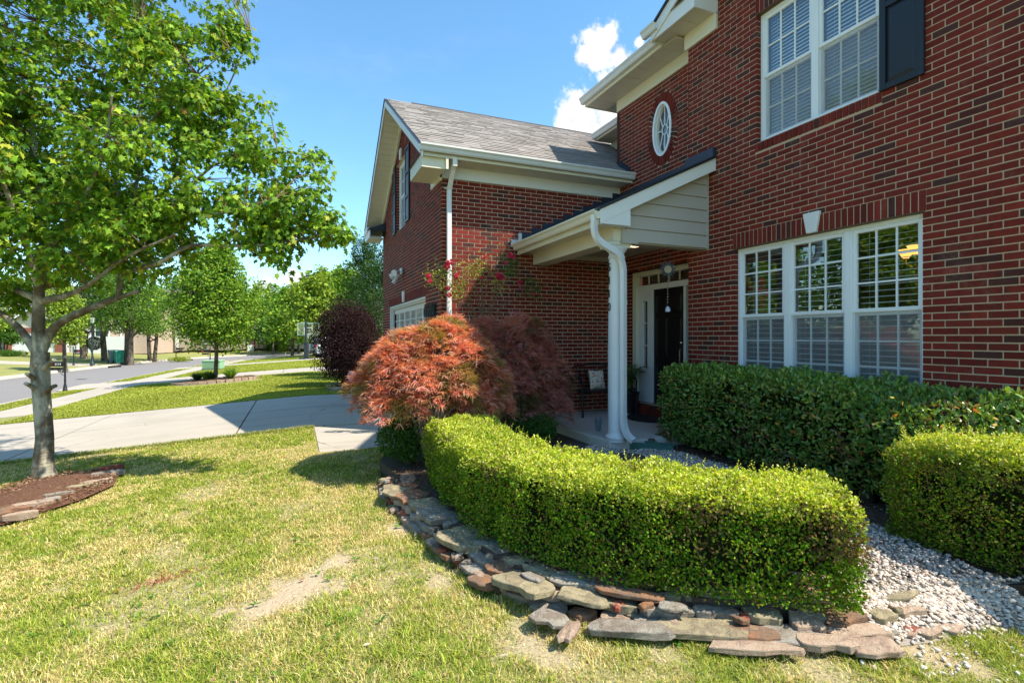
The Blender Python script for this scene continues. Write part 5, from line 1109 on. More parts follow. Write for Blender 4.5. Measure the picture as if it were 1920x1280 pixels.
# ------------------------------------------------------------------ lace-leaf maples
def lace_maple(label, c, R, Hh, n, seed, pal, skirt, trunk_off, squash=1.0):
    c = Vector(c); root = thing('lace_maple', label, 'Japanese maple', c, 'cut-leaf Japanese maples at the garage wing')
    # sprays: tiers of small domes over a mound
    pads = []
    for i in range(96):
        a = i*2.39996+random.uniform(-.3, .3); e = ((i+random.random())/96)**.75
        rr = R*math.sqrt(1-(1-e)**2)*random.uniform(.74, .95); zc_ = c.z+skirt+(Hh-skirt)*(1-e)**.9*random.uniform(.85, 1.0)
        pads.append((c.x+rr*math.cos(a), c.y+rr*math.sin(a)*squash, zc_, random.uniform(.2, .33)*R))
    pads = np.array(pads); pi = rng.integers(0, len(pads), n); p = pads[pi]
    a = rng.uniform(0, 2*np.pi, n); r = np.sqrt(rng.random(n)); X = p[:, 0]+p[:, 3]*r*np.cos(a); Y = p[:, 1]+p[:, 3]*r*np.sin(a)*squash; Z = p[:, 2]+.12*R*(1-r*r)-.3*R*np.clip(r-.55, 0, 1)**1.2*1.3+rng.normal(0, .018*R, n)
    rad = np.stack([X-c.x, (Y-c.y), np.zeros(n)], 1); rad = unit(rad+rng.normal(size=(n, 3))*[.15, .15, 0]); dist = np.hypot(X-c.x, Y-c.y)/R
    k = Z > c.z+skirt*.7; X, Y, Z, rad, dist, r = X[k], Y[k], Z[k], rad[k], dist[k], r[k]; n = len(X)
    ax = unit(rad*1.0+np.stack([np.zeros(n), np.zeros(n), .5-.7*dist*r], 1)+rng.normal(size=(n, 3))*.36)
    PP, DD, NN, SS, CC = [], [], [], [], []
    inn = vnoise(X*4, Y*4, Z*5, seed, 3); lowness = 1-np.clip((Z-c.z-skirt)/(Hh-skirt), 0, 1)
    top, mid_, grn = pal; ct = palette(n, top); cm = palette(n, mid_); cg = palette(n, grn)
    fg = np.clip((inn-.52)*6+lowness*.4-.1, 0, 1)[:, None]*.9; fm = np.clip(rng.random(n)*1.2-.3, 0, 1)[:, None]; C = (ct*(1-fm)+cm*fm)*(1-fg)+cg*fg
    up = np.tile([0, 0, 1.0], (n, 1)); side = unit(np.cross(ax, up)); upn = np.cross(side, ax)
    for j, an in enumerate((-1.15, -.7, -.33, 0, .33, .7, 1.15)):
        d = ax*math.cos(an)+side*math.sin(an)+upn*-.1+rng.normal(size=(n, 3))*.2
        PP.append(np.stack([X, Y, Z], 1)); DD.append(d); NN.append(upn+rng.normal(size=(n, 3))*.3); SS.append(rng.uniform(.7, 1.2, n)*.098*(1-.28*abs(an))); CC.append(C*rng.uniform(.85, 1.15, (n, 1)))
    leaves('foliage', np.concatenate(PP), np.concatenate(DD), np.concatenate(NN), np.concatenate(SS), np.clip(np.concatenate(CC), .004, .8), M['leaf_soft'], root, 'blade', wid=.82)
    mb = MB(); b0 = c+Vector(trunk_off)
    for (x, y, z, _r) in pads[::1]:
        tip = Vector((x, y, z-.03)); m1 = b0.lerp(tip, .35)+Vector((0, 0, .22*Hh)); mb.tube([b0, b0.lerp(m1, .5)+Vector((random.uniform(-.05, .05), random.uniform(-.05, .05), .05)), m1, m1.lerp(tip, .6)+Vector((0, 0, .07)), tip], [.03, .022, .014, .008, .003], 6)
    mb.build('branches', M['bark'], root, True); return root
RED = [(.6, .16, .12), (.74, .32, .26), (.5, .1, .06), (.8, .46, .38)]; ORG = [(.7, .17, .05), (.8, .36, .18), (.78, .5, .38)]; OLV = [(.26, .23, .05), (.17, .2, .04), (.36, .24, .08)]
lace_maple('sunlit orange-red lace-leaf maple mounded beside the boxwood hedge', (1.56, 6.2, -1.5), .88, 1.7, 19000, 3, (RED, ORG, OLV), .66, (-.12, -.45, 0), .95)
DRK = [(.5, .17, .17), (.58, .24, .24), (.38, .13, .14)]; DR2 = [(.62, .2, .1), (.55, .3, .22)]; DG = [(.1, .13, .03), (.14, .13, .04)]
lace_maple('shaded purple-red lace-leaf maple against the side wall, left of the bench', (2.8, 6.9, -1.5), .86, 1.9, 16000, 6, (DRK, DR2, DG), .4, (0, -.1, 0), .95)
# ------------------------------------------------------------------ trees
def env_points(blobs, n):
    w = np.array([b[3]*b[4]*b[5] for b in blobs])**.8; i = rng.choice(len(blobs), n, p=w/w.sum()); B = np.array(blobs)[i]
    return B[:, :3]+rdir(n)*(rng.random((n, 1))**.42)*B[:, 3:6]
def big_maple():
    base = Vector((-2.9, 8.2, g1(-2.9, 8.2)+.02)); zc0 = base.x*SA+base.y*CA
    root = thing('shade_maple', 'large broad maple with mottled pale trunk in a ring of mulch on the front lawn', 'tree', base)
    mb = MB(); P = lambda u, v, z=zc0: atd(u, v, z)
    fork = P(76, 660); mb.tube([base+Vector((0, 0, -.1)), base+Vector((0, 0, .05)), base+Vector((0, 0, .16)), P(84, 820), P(78, 740), P(75, 690), fork], [.17, .135, .108, .09, .09, .098, .09], 16)
    limbs = []
    def limb(pts, r0, r1=None):
        pts = [Vector(p) for p in pts]; sm = [pts[0]]
        for a, b, c, d in zip([pts[0]]+pts[:-2], pts[:-1], pts[1:], pts[2:]+[pts[-1]]):
            for t_ in (.33, .66, 1.0): sm.append(.5*((2*b)+(c-a)*t_+(2*a-5*b+4*c-d)*t_*t_+(3*b-a-3*c+d)*t_**3))
        r1 = r1 or r0*.3; n = len(sm); mb.tube(sm, [r0+(r1-r0)*(i/(n-1))**.8 for i in range(n)], 10); limbs.extend((s, r0+(r1-r0)*i/(n-1)) for i, s in enumerate(sm) if i > 1)
    limb([P(74, 675), P(72, 600), P(74, 540), P(82, 450, 6.6), P(70, 340, 6.7), P(60, 200, 6.8), P(70, 40, 6.9), P(80, -140, 7)], .078, .015)
    limb([P(76, 662), P(104, 612, 6.45), P(160, 582, 6.35), P(222, 558, 6.3)], .06, .036)
    limb([P(222, 558, 6.3), P(262, 545, 6.28)], .028, .022)
    limb([P(222, 558, 6.3), P(229, 510, 6.3), P(243, 455, 6.3), P(250, 380, 6.35), P(262, 300, 6.4), P(262, 160, 6.5), P(258, 60, 6.6)], .036, .007)
    limb([P(236, 508, 6.3), P(300, 492, 6.1), P(360, 460, 6.1), P(460, 462, 6.0), P(560, 450, 6.0), P(640, 440, 5.9)], .034, .004)
    limb([P(245, 450, 6.3), P(320, 395, 6.3), P(400, 310, 6.4), P(520, 285, 6.4), P(600, 300, 6.5)], .03, .004)
    limb([P(243, 455, 6.3), P(225, 380, 6.5), P(200, 250, 6.6), P(190, 100, 6.8)], .032, .006); limb([P(246, 430, 6.3), P(330, 330, 6.6), P(420, 180, 6.8), P(470, 60, 7)], .028, .005)
    limb([P(262, 250, 6.4), P(340, 170, 6.3), P(430, 90, 6.2)], .02, .004); limb([P(320, 395, 6.3), P(420, 400, 5.9), P(520, 370, 5.8)], .018, .004)
    limb([P(72, 565), P(120, 555, 6.3), P(165, 535, 6.1), P(240, 480, 5.9), P(330, 440, 5.6)], .05, .008)
    limb([P(74, 672), P(40, 620, 6.5), P(-10, 580, 6.4), P(-120, 520, 6.3), P(-300, 420, 6.2)], .055, .015); limb([P(70, 560), P(20, 540, 6.6), P(-80, 500, 6.9), P(-220, 400, 7.2)], .05, .012)
    limb([P(74, 550), P(110, 460, 6.9), P(180, 360, 7.4), P(240, 240, 7.9)], .045, .01); limb([P(74, 540), P(40, 430, 6.1), P(0, 330, 5.7), P(-60, 200, 5.4)], .045, .01)
    limb([P(80, 480), P(140, 400, 6.0), P(190, 300, 5.6), P(210, 180, 5.3)], .035, .008)
    for (a, b, c) in (((84, 690), (95, 679), (102, 674)), ((68, 730), (56, 722), (48, 719)), ((86, 735), (96, 726), (104, 723)), ((66, 712), (57, 704), (50, 701))):
        mb.tube([P(*a, 6.4), P(*b, 6.3), P(*c, 6.2)], [.034, .026, .022], 8)
    mb.build('trunk', M['bark'], root, True)
    # leaf clusters at the ends of twigs that reach for the crown's envelope
    bl = []
    def E(u, v, zc, ru, rv, rz): p = P(u, v, zc); k = zc/FPX; bl.append((p.x, p.y, p.z, ru*k, rz, rv*k))
    E(120, 90, 6.9, 230, 190, 1.5); E(330, 130, 6.6, 130, 150, .9); E(420, 70, 6.6, 55, 60, .4); E(60, 330, 6.6, 190, 170, 1.5); E(300, 340, 6.4, 170, 120, 1.0); E(520, 330, 6.3, 90, 95, .55); E(575, 275, 6.3, 40, 45, .3)
    E(470, 420, 6.2, 130, 50, .5); E(600, 430, 6.0, 50, 22, .2); E(555, 485, 6.0, 40, 28, .2); E(90, 470, 6.6, 190, 70, 1.2); E(300, 470, 6.3, 130, 45, .6); E(-120, 250, 6.6, 160, 260, 1.5); E(130, -150, 7.0, 300, 160, 1.8); E(640, 440, 5.9, 26, 16, .12); E(20, 560, 6.8, 60, 30, .4); E(400, 400, 6.2, 150, 60, .7); E(560, 400, 6.1, 90, 60, .5); E(230, 420, 6.4, 160, 60, .9); E(440, 250, 6.5, 110, 90, .7); E(530, 450, 6.0, 90, 30, .4); E(380, 60, 6.9, 60, 60, .4)
    C = env_points(bl, 2050)
    k = vnoise(C[:, 0]*1.5, C[:, 1]*1.5, C[:, 2]*1.5, 13, 2) > .38; C = C[k]
    L = np.array([tuple(l[0]) for l in limbs]); tw = MB(); PP, DD, NN, SS = [], [], [], []
    for c in C:
        dl = L-c; dl[:, 2] *= 1.3; j = int(np.argmin((dl**2).sum(1)+ (L[:, 2] > c[2]+.2)*.6)); a = Vector(L[j]); b = Vector(c); mid = a.lerp(b, .5)+Vector((random.uniform(-.06, .06), random.uniform(-.06, .06), .05+.05*(b-a).length))
        tw.tube([a, mid, b], [.0065, .0045, .002], 4, False)
        m = random.randint(24, 48); t_ = rng.random(m)**.6; s = np.array(mid)[None]*(1-t_[:, None])+c[None]*t_[:, None]; off = rdir(m)*rng.uniform(.03, .2, (m, 1)); off[:, 2] = off[:, 2]*.8-.02; p = s+off
        PP.append(p); d = unit(off)*.8+np.array([0, 0, -.75])+rdir(m)*.35; DD.append(d); NN.append(unit(off)*.5+rdir(m)*.6+np.array([0, 0, .55])); SS.append(rng.uniform(.05, .1, m))
    tw.build('twigs', M['twig'], root)
    PP, DD, NN, SS = map(np.concatenate, (PP, DD, NN, SS)); n = len(PP); col = palette(n, [(.12, .24, .018), (.19, .34, .024), (.055, .14, .014), (.3, .43, .035), (.38, .38, .05)], [4, 4, 3.5, 2.5, .8])
    red = rng.random(n) < .005; col[red] = (.32, .14, .04)
    leaves('crown', PP, DD, NN, SS, col, M['leaf'], root, 'maple')
big_maple()
def tree(name, label, x, y, h, trunk_h, rx, rz, n, size, cols, group=None, tr=.12, blobs=12, shape='diamond', stems_=1, seed=0, bark_='bark2', z=None, top_=None, dense=.5, wdt=1.5):
    z0 = g1(x, y) if z is None else z; root = thing(name, label, 'tree', (x, y, z0), group); random.seed(seed*13+5)
    mb = MB(); tips = []; ctr = Vector((x, y, z0+trunk_h+(h-trunk_h)*.45)); B = []
    for i in range(blobs):
        a = 2*math.pi*i*.618; f = (i+.5)/blobs; zz_ = z0+trunk_h+(h-trunk_h)*(.08+.84*f); prof = math.sin(math.pi*min(1, (.22+.78*f)**(top_ or .8)))**.6 if f < .9 else .35
        rr = rx*prof*random.uniform(.35, .62); B.append((x+rr*math.cos(a), y+rr*math.sin(a), zz_, rx*random.uniform(.38, .58)*max(.45, prof), rx*random.uniform(.38, .58)*max(.45, prof), (h-trunk_h)*random.uniform(.13, .2)))
    for s in range(stems_):
        ox = (s-(stems_-1)/2)*tr*2.2; b0 = Vector((x+ox, y, z0-.1)); top = Vector((x+ox*2.5, y, z0+h*.78)); mb.tube([b0, b0+ZV*.25, b0.lerp(top, .35)+Vector((random.uniform(-.05, .05)*h*.3, 0, 0)), b0.lerp(top, .7), top], [tr*1.35, tr, tr*.8, tr*.45, tr*.12], 9)
        for b in B:
            f = random.uniform(.3, .6); a = b0.lerp(top, max(f*.9, min(.8, (b[2]-z0)/h*.7))); mb.tube([a, a.lerp(Vector(b[:3]), .6)+ZV*.05*h*.3, Vector(b[:3])], [tr*.35, tr*.22, tr*.06], 5)
    mb.build('trunk', M[bark_], root, True)
    bi = rng.integers(0, blobs, n); BB = np.array(B)[bi]; D = rdir(n); r = rng.uniform(dense, 1.05, n)[:, None]; P = BB[:, :3]+D*r*BB[:, 3:6]
    sc = 3.5/rx; nz_ = vnoise(P[:, 0]*sc, P[:, 1]*sc, P[:, 2]*sc, seed, 3); P += D*(nz_-.5)[:, None]*.5*rx*.5
    k = (vnoise(P[:, 0]*sc*1.3, P[:, 1]*sc*1.3, P[:, 2]*sc*1.3, seed+50, 2) > .33); P, D = P[k], D[k]; m = len(P)
    leaves('crown', P, unit(D*.6+rdir(m)+[0, 0, -.3]), unit(D*.6+rdir(m)*.7+[0, 0, .5]), rng.uniform(.7, 1.3, m)*size, palette(m, cols, None, .2), M['leaf'], root, shape, wid=wdt); random.seed(seed+101)
    return root
G1 = [(.12, .25, .025), (.19, .33, .03), (.07, .17, .02), (.3, .4, .04)]; G2 = [(.06, .15, .02), (.1, .2, .025), (.04, .1, .018)]; G3 = [(.22, .32, .035), (.32, .4, .05), (.13, .23, .025)]
def axy(u, v, zc): p = atd(u, v, zc); return p.x, p.y
# young tree in its island bed
isl = atd(404, 712, 21.0)
tree('young_maple', 'young rounded green tree in a brick-edged island bed on the lawn', isl.x, isl.y, 5.6, 1.5, 2.0, 2, 34000, .105, G1, None, .085, 24, 'diamond', seed=2, dense=.35, wdt=1.3)
ib = thing('island_bed', 'oval mulch bed edged with pale concrete bricks round the young tree', 'planting bed', (isl.x, isl.y, g1(isl.x, isl.y)))
N_ = 30; ell = [(isl.x+1.45*math.cos(2*math.pi*i/N_), isl.y+.85*math.sin(2*math.pi*i/N_)) for i in range(N_)]
m_ = MB(); m_.add([(x, y, g1(x, y)+.09) for x, y in ell]+[(isl.x, isl.y, g1(isl.x, isl.y)+.14)], [(i, (i+1) % N_, N_) for i in range(N_)]); m_.build('mulch', M['mulch'], ib)
for i in range(N_):
    x, y = ell[i]; x2, y2 = ell[(i+1) % N_]; d = Vector((x2-x, y2-y, 0))*.94; nn = Vector((d.y, -d.x, 0)).normalized()*.1; z_ = g1(x, y); MB().obox((x, y, z_-.04), d, nn, (0, 0, .17+random.uniform(-.015, .015))).build('edging_brick', M['st_pink'], ib)
def clump(label, p, h, n, cols, group, cat='ornamental grass'):
    r = thing('grass_clump', label, cat, p, group); a = rng.uniform(0, 2*np.pi, n); t_ = rng.uniform(.2, 1.1, n); P = np.tile(np.array(p), (n, 1))+np.stack([np.cos(a), np.sin(a), 0*a], 1)*.05
    D = unit(np.stack([np.cos(a)*t_, np.sin(a)*t_, np.ones(n)*.9], 1)); leaves('leaf_blades', P, D, np.cross(D, np.stack([-np.sin(a), np.cos(a), 0*a], 1)), rng.uniform(.6, 1.1, n)*h, palette(n, cols), M['leaf'], r, 'blade', wid=.9)
for (u, v, h, cols, lab) in ((370, 722, .42, [(.03, .07, .03), (.04, .09, .03)], 'dark green spiky clump at the left end of the island bed'), (388, 725, .42, [(.12, .25, .03), (.18, .32, .04)], 'bright green grassy clump left of the young tree trunk'), (396, 714, .42, [(.03, .07, .03), (.04, .09, .03)], 'dark spiky clump just behind the young tree trunk'), (432, 720, .5, [(.12, .25, .03), (.18, .32, .04)], 'bright green grassy clump at the right end of the island bed')):
    p = atd(u, v, 20.9); clump(lab, (p.x, p.y, g1(p.x, p.y)+.1), h, 260, cols, 'grass clumps in the island bed')
# purple bush, crape myrtles beside the garage
bush('purple_bush', 'big rounded dark purple bush at the far corner of the garage', 'bush', (*axy(650, 700, 17.0), -2.0), (1.25, 1.15, 3.0), 42000, .062, [(.025, .012, .018), (.045, .02, .03), (.07, .03, .035), (.03, .02, .015)], mat='leaf_soft', shape='oval', blobs=18, stem_n=12)
x_, y_ = axy(684, 700, 21.5); tree('crape_myrtle', 'tall dark green upright shrub tree rising behind the purple bush', x_, y_, 5.9, .8, 1.45, 2, 26000, .07, [(.04, .1, .02), (.06, .14, .025), (.03, .07, .015)], None, .06, 14, 'oval', 4, seed=4, bark_='bark', wdt=1.0)
x_, y_ = axy(712, 700, 19.5); tree('crape_myrtle', 'dense dark shrub tree pressed against the garage wall', x_, y_, 4.8, .6, 1.2, 2, 16000, .07, [(.035, .09, .02), (.05, .12, .025)], None, .06, 12, 'oval', 3, seed=8, bark_='bark', wdt=1.0)
ROW = [(590, 45, 7.6, 3.0, G3), (548, 52, 7.0, 3.2, G1), (512, 66, 7.4, 3.6, G2), (560, 70, 9.5, 4.5, G3), (618, 60, 9.5, 4.5, G1), (648, 48, 8.2, 3.2, G1), (470, 80, 8.5, 4.5, G3), (440, 76, 9, 4.5, G1), (500, 95, 11, 6, G1), (600, 90, 12, 6, G3)]
LB = ['tall bright tree behind the basketball hoop', 'rounded tree left of the basketball hoop', 'darker tree between the stone-columned house and the hoop', 'large pale crown rising behind the brick garage', 'wide crown above the purple bush', 'tree directly left of the dark shrub tree', 'light green crown over the cream gabled house', 'tree crown right of the young island tree', 'distant crown closing the end of the street', 'distant crown behind the hoop trees']
for i, (u, zc, h, r, g_) in enumerate(ROW):
    x_, y_ = axy(u, 660, zc); tree('street_tree', LB[i], x_, y_, h, h*.2, r, 2, 7000, .2+zc*.0016, g_, 'trees at the bend of the street', .16, 14, seed=20+i)
LEFT = [(285, 47.5, 7.2, 2.9, G1, 2, .17, 'two-stemmed grey tree on the lawn across the street, in front of the taupe house'), (245, 42.0, 8.6, 3.2, G2, 1, .2, 'straight trunked tree right of the green bins'), (238, 42.6, 8.0, 3.0, G1, 1, .22, 'leaning trunk close behind the straight one beside the bins'),
        (196, 44.8, 8.6, 2.9, G2, 1, .24, 'dark trunked tree between the ball topiary and the bins'), (157, 48, 8.5, 3.2, [(.015, .03, .012), (.025, .045, .015)], 1, .28, 'dark evergreen with a thick trunk by the white porch'), (122, 33.5, 5.8, 1.5, G3, 1, .12, 'slim yellow-green tree behind the numbered mailbox'),
        (8, 50, 3.4, 1.8, G2, 3, .08, 'low spreading tree in front of the brick garage across the street'), (30, 75, 10, 5, G1, 1, .25, 'big crown behind the brick garage house'), (-60, 40, 8, 3.5, G3, 1, .2, 'tree at the left edge across the street'), (330, 85, 12, 6, G2, 1, .3, 'tall dark crown behind the taupe house'), (90, 95, 13, 7, G2, 1, .3, 'tall crown behind the white porch house'), (210, 90, 13, 7, G1, 1, .3, 'tall crown behind the tan siding house'), (400, 95, 11, 6, G2, 1, .3, 'tall crown right of the taupe house')]
for i, (u, zc, h, r, g_, st_, tr_, lb) in enumerate(LEFT):
    x_, y_ = axy(u, 660, zc); tree('yard_tree', lb, x_, y_, h, h*(.3 if zc < 60 else .12), r, 2, 8000 if zc < 60 else 6000, .14 if zc < 60 else .3, g_, 'trees in the yards across the street', tr_, 13, stems_=st_, seed=40+i)
# trees the front window mirrors
for i, (x_, y_) in enumerate(((-17.5, 19), (-20, 26), (-18, 34), (-22, 13), (-24, 31), (-19, 5))):
    tree('yard_tree', ['leafy tree opposite the front window', 'second leafy tree opposite, nearer the driveway across', 'leafy tree opposite, beyond the driveway across', 'leafy tree opposite, toward the near end of the street', 'back yard crown opposite the window', 'nearest leafy tree across the street'][i], x_, y_, 8.5, 2, 3.6, 2, 6000, .24, G1 if i % 2 else G2, 'trees across the street outside the view', .2, 12, seed=70+i)
# ------------------------------------------------------------------ climbing rose on the side wall
rose = thing('climbing_rose', 'climbing rose with pink blooms and long thin canes on the side wall', 'rose', (2.75, 7.9, -1.5)); rb = Vector((2.75, 7.95, -1.5)); rb2 = atd(905, 600, 8.35)
mb = MB(); CLU = [(835, 505, 0), (880, 505, 1), (905, 500, 1), (862, 530, 1), (850, 545, 1), (958, 505, 2), (945, 480, 2), (992, 535, 3), (1003, 545, 3), (935, 530, 1), (812, 520, 1), (960, 492, 2), (830, 522, 1), (865, 545, 1), (898, 512, 1)]
LP, LC = [], []
for (u, v, k) in CLU:
    tip = atd(u, v, 8.2 if u < 960 else 8.7); mb.tube([rb, rb2+Vector((0, 0, -.4)), rb2.lerp(tip, .35)+Vector((random.uniform(-.05, .05), 0, 0)), rb2.lerp(tip, .8)+ZV*.05, tip], [.011, .009, .006, .004, .003], 5)
    m = 110; LP.append(np.array(tip)+rng.normal(size=(m, 3))*[.085, .05, .09]); LC.append(palette(m, [(.33, .36, .05), (.42, .34, .08), (.16, .25, .03)] if k == 1 else [(.05, .14, .025), (.08, .18, .03)]))
for (u, v) in ((925, 450), (905, 470), (870, 500), (845, 560), (930, 560), (880, 470)): mb.tube([rb2, rb2.lerp(atd(u, v, 8.2), .6)+ZV*.04, atd(u, v, 8.2)], [.008, .005, .003], 5)
mb.build('canes', M['twig'], rose, True); LP = np.concatenate(LP); n = len(LP); leaves('leaf_sprays', LP, rdir(n)+[0, 0, -.3], rdir(n)+[0, -1, .3], rng.uniform(.03, .05, n), np.concatenate(LC), M['leaf'], rose, 'oval')
M['petal'] = leafmat('petal', .5, .4, .3)
for (u, v, r) in ((843, 491, .045), (838, 500, .05), (803, 517, .04), (806, 527, .035), (856, 517, .04), (840, 540, .035), (842, 553, .04), (909, 482, .03), (905, 520, .028), (956, 479, .045), (963, 481, .04), (936, 518, .05), (941, 520, .04), (976, 530, .042), (978, 544, .02), (1002, 550, .025), (948, 493, .03)):
    c = np.array(atd(u, v, 8.12 if u < 960 else 8.6)); m = 34; d = rdir(m); P = c+d*r*.35; leaves('bloom', P, d, rdir(m), np.full(m, r*.9), palette(m, [(.62, .03, .13), (.72, .08, .22), (.5, .015, .06)]), M['petal'], rose, 'oval', kind=None, wid=2.2)
# ------------------------------------------------------------------ porch things
def H2(o, label, cat, group=None): return tag(o, label, cat, group)
bench = thing('garden_bench', 'black cast metal bench standing against the brick side wall on the porch', 'bench', (5.0, 7.95, -1.352))
bx0, bx1 = 4.42, 5.55
for i in range(5): MB().box(bx0, bx1, 7.62+i*.085, 7.62+i*.085+.06, -.93, -.905).build('seat_slat', M['black'], bench)
for xx in (bx0, bx1-.04):
    for yy in (7.6, 8.02): MB().tube([(xx+.02, yy, -1.352), (xx+.02, yy+.01, -.93)], [.022, .018], 8).build('leg', M['black'], bench, True)
    MB().tube([(xx+.02, 7.62, -.93), (xx+.02, 7.6, -.75), (xx+.02, 7.7, -.7), (xx+.02, 8.0, -.71)], .014, 8).build('armrest', M['black'], bench, True)
bk = MB().tube([(bx0, 8.04, -.9), (bx0, 8.12, -.55), (bx0+.3, 8.12, -.5), ((bx0+bx1)/2, 8.12, -.47), (bx1-.3, 8.12, -.5), (bx1, 8.12, -.55), (bx1, 8.04, -.9)], .018, 8)
for i in range(15):
    xx = bx0+.05+i*(bx1-bx0-.1)/14; bk.tube([(xx, 8.05, -.88), (xx+.03*(-1)**i, 8.08, -.72), (xx, 8.12, -.52)], .008, 5)
for zz_ in (-.82, -.7, -.6): bk.tube([(bx0, 8.07+(zz_+.88)*.1, zz_), (bx1, 8.07+(zz_+.88)*.1, zz_)], .008, 5)
bk.build('backrest', M['black'], bench, True)
t = NT('floral_cloth'); vor = t.n('ShaderNodeTexVoronoi', {'Vector': t.pos(), 'Scale': 26.0}); cc = t.ramp(t.n('ShaderNodeSeparateColor', {0: vor.outputs['Color']}).outputs[0], [(0, (.5, .07, .05)), (.3, (.55, .2, .14)), (.5, (.2, .24, .22)), (.7, (.62, .55, .45))], 'CONSTANT')
fl = t.ramp(vor.outputs['Distance'], [(.35, (0, 0, 0)), (.42, (1, 1, 1))]); M['floral'] = t.done(t.bsdf(t.mix(fl, cc, (.66, .58, .48)), .85, t.bump(t.noise(300, 2), .3, .002), spec=.2))
def cushion(c, w, h, d, mat, rot):
    V, F = [], []; n = 12
    for s in (-1, 1):
        for i in range(n+1):
            for j in range(n+1):
                a, b = i/n*2-1, j/n*2-1; th = (max(0, 1-a**4)*max(0, 1-b**4))**.5; k = 1-.09*(1-abs(a))*abs(b)**2-.0; k2 = 1-.09*(1-abs(b))*abs(a)**2
                V.append(Vector((a*w/2*k2, s*d/2*th, b*h/2*k)))
    for s in (0, 1):
        o = s*(n+1)**2
        for i in range(n):
            for j in range(n): q = (o+i*(n+1)+j, o+(i+1)*(n+1)+j, o+(i+1)*(n+1)+j+1, o+i*(n+1)+j+1); F.append(q if not s else q[::-1])
    m = MB(); m.add([c+rot @ v for v in V], F); return m
H2(cushion(Vector((4.9, 7.9, -.745)), .32, .34, .13, 0, Matrix.Rotation(-.25, 3, 'X') @ Matrix.Rotation(.1, 3, 'Z')).build('cushion', M['floral'], None, True), 'square cushion with a red floral print leaning on the black bench', 'cushion')
pot = thing('potted_palm', 'feathery palm in a tall black pot beside the front door', 'potted plant', (5.5, 7.78, -1.352)); pc = (5.5, 7.78, -1.352)
MB().lathe(pc, [(.1, 0), (.15, .02), (.17, .3), (.19, .36), (.19, .38), (.17, .38), (.16, .3)], 20).build('pot', M['black'], pot, True)
mb = MB(); PP, DD = [], []
for i in range(11):
    a = 2*math.pi*i/11+.3; b0 = Vector(pc)+ZV*.34; L = random.uniform(.4, .62); e = Vector((math.cos(a)*L*.5, math.sin(a)*L*.5, L*.85)); pts = arc(b0, b0+Vector((e.x*.3, e.y*.3, e.z*1.1)), b0+e, 8); mb.tube(pts, [.007]*4+[.004]*5, 5)
    for k in range(3, 9):
        dv = (pts[k]-pts[k-1]).normalized(); s_ = dv.cross(ZV).normalized()
        for sg in (-1, 1):
            for q_ in (0, .5): PP.append(pts[k-1].lerp(pts[k], q_)); DD.append(dv*.5+s_*sg)
mb.build('stalks', plain('palm_stalk', (.1, .16, .04), .5), pot, True); n = len(PP); leaves('leaflets', np.array([tuple(p) for p in PP]), np.array([tuple(p) for p in DD])-[0, 0, .2], rdir(n)+[0, 0, 2], rng.uniform(.14, .22, n), palette(n, [(.06, .15, .03), (.09, .2, .04)]), M['leaf_gloss'], pot, 'blade', wid=1.2)
mat_o = MB(); pts = [(5.56, 6.55, -1.35)]+[(5.56-.52*math.sin(math.pi*i/18), 6.55+1.05*(.5-.5*math.cos(math.pi*i/18)), -1.35) for i in range(1, 19)]; mat_o.prism(pts, (0, 0, .014))
H2(mat_o.build('doormat', plain('rubber_mat', (.02, .018, .018), .9, .3, 30, .8), None), 'dark half-round doormat in front of the brick door step', 'doormat')
lt = thing('porch_light', 'lit shallow dome light on the porch ceiling above the column', 'ceiling light', (4.85, 6.75, 1.47))
MB().lathe((4.78, 6.62, 1.47), [(.15, 0), (.155, -.02), (.13, -.03)], 24).build('rim', plain('bronze', (.05, .035, .02), .4, .1, 5, .05, .6), lt, True); MB().lathe((4.78, 6.62, 1.45), [(.135, 0), (.125, -.03), (.08, -.065), (.02, -.078)], 24).build('lamp_shade', emis('porch_bulb', (1, .66, .36), 1.9), lt, True)
# sun ornament
sc_ = Vector((4.72, 5.78, .93)); orn = thing('sun_wind_chime', 'dark metal sun ornament with a beaded string and small bell hanging at the porch edge', 'wind chime', sc_); xcam = Vector((CA, -SA, 0)); mb = MB()
for i in range(22):
    a = 2*math.pi*i/22; L = .155 if i % 2 else .125; d = xcam*math.cos(a)+ZV*math.sin(a); s_ = xcam*-math.sin(a)+ZV*math.cos(a); nn = xcam.cross(ZV)*.006
    mb.prism([sc_+d*.06-s_*.014, sc_+d*.06+s_*.014, sc_+d*(L*.7)+s_*.012*(-1)**i, sc_+d*L, sc_+d*(L*.7)-s_*.004], nn)
mb.build('rays', M['black'], orn); nn = xcam.cross(ZV)
def disc(c, r, th, k=24): return MB().prism([c+xcam*r*math.cos(2*math.pi*i/k)+ZV*r*math.sin(2*math.pi*i/k)-nn*th/2 for i in range(k)], nn*th)
disc(sc_, .078, .014).build('rim', M['black'], orn); disc(sc_, .05, .03).build('face', plain('sun_face', (.36, .26, .13), .5, .3, 30, .4), orn)
MB().tube([sc_+ZV*.08, sc_+ZV*.31], .003, 5).tube([sc_-ZV*.1, sc_-ZV*.5], .003, 5).build('chain', M['black'], orn)
for i in range(9): MB().lathe(sc_-ZV*(.16+.036*i), [(.002, -.008), (.009, 0), (.002, .008)], 8).build('bead', plain('bead', (.5, .45, .4), .3), orn, True)
MB().lathe(sc_-ZV*.58, [(.036, 0), (.034, .03), (.024, .06), (.006, .075)], 14).build('bell', plain('bell_paint', (.5, .5, .55), .4), orn, True)
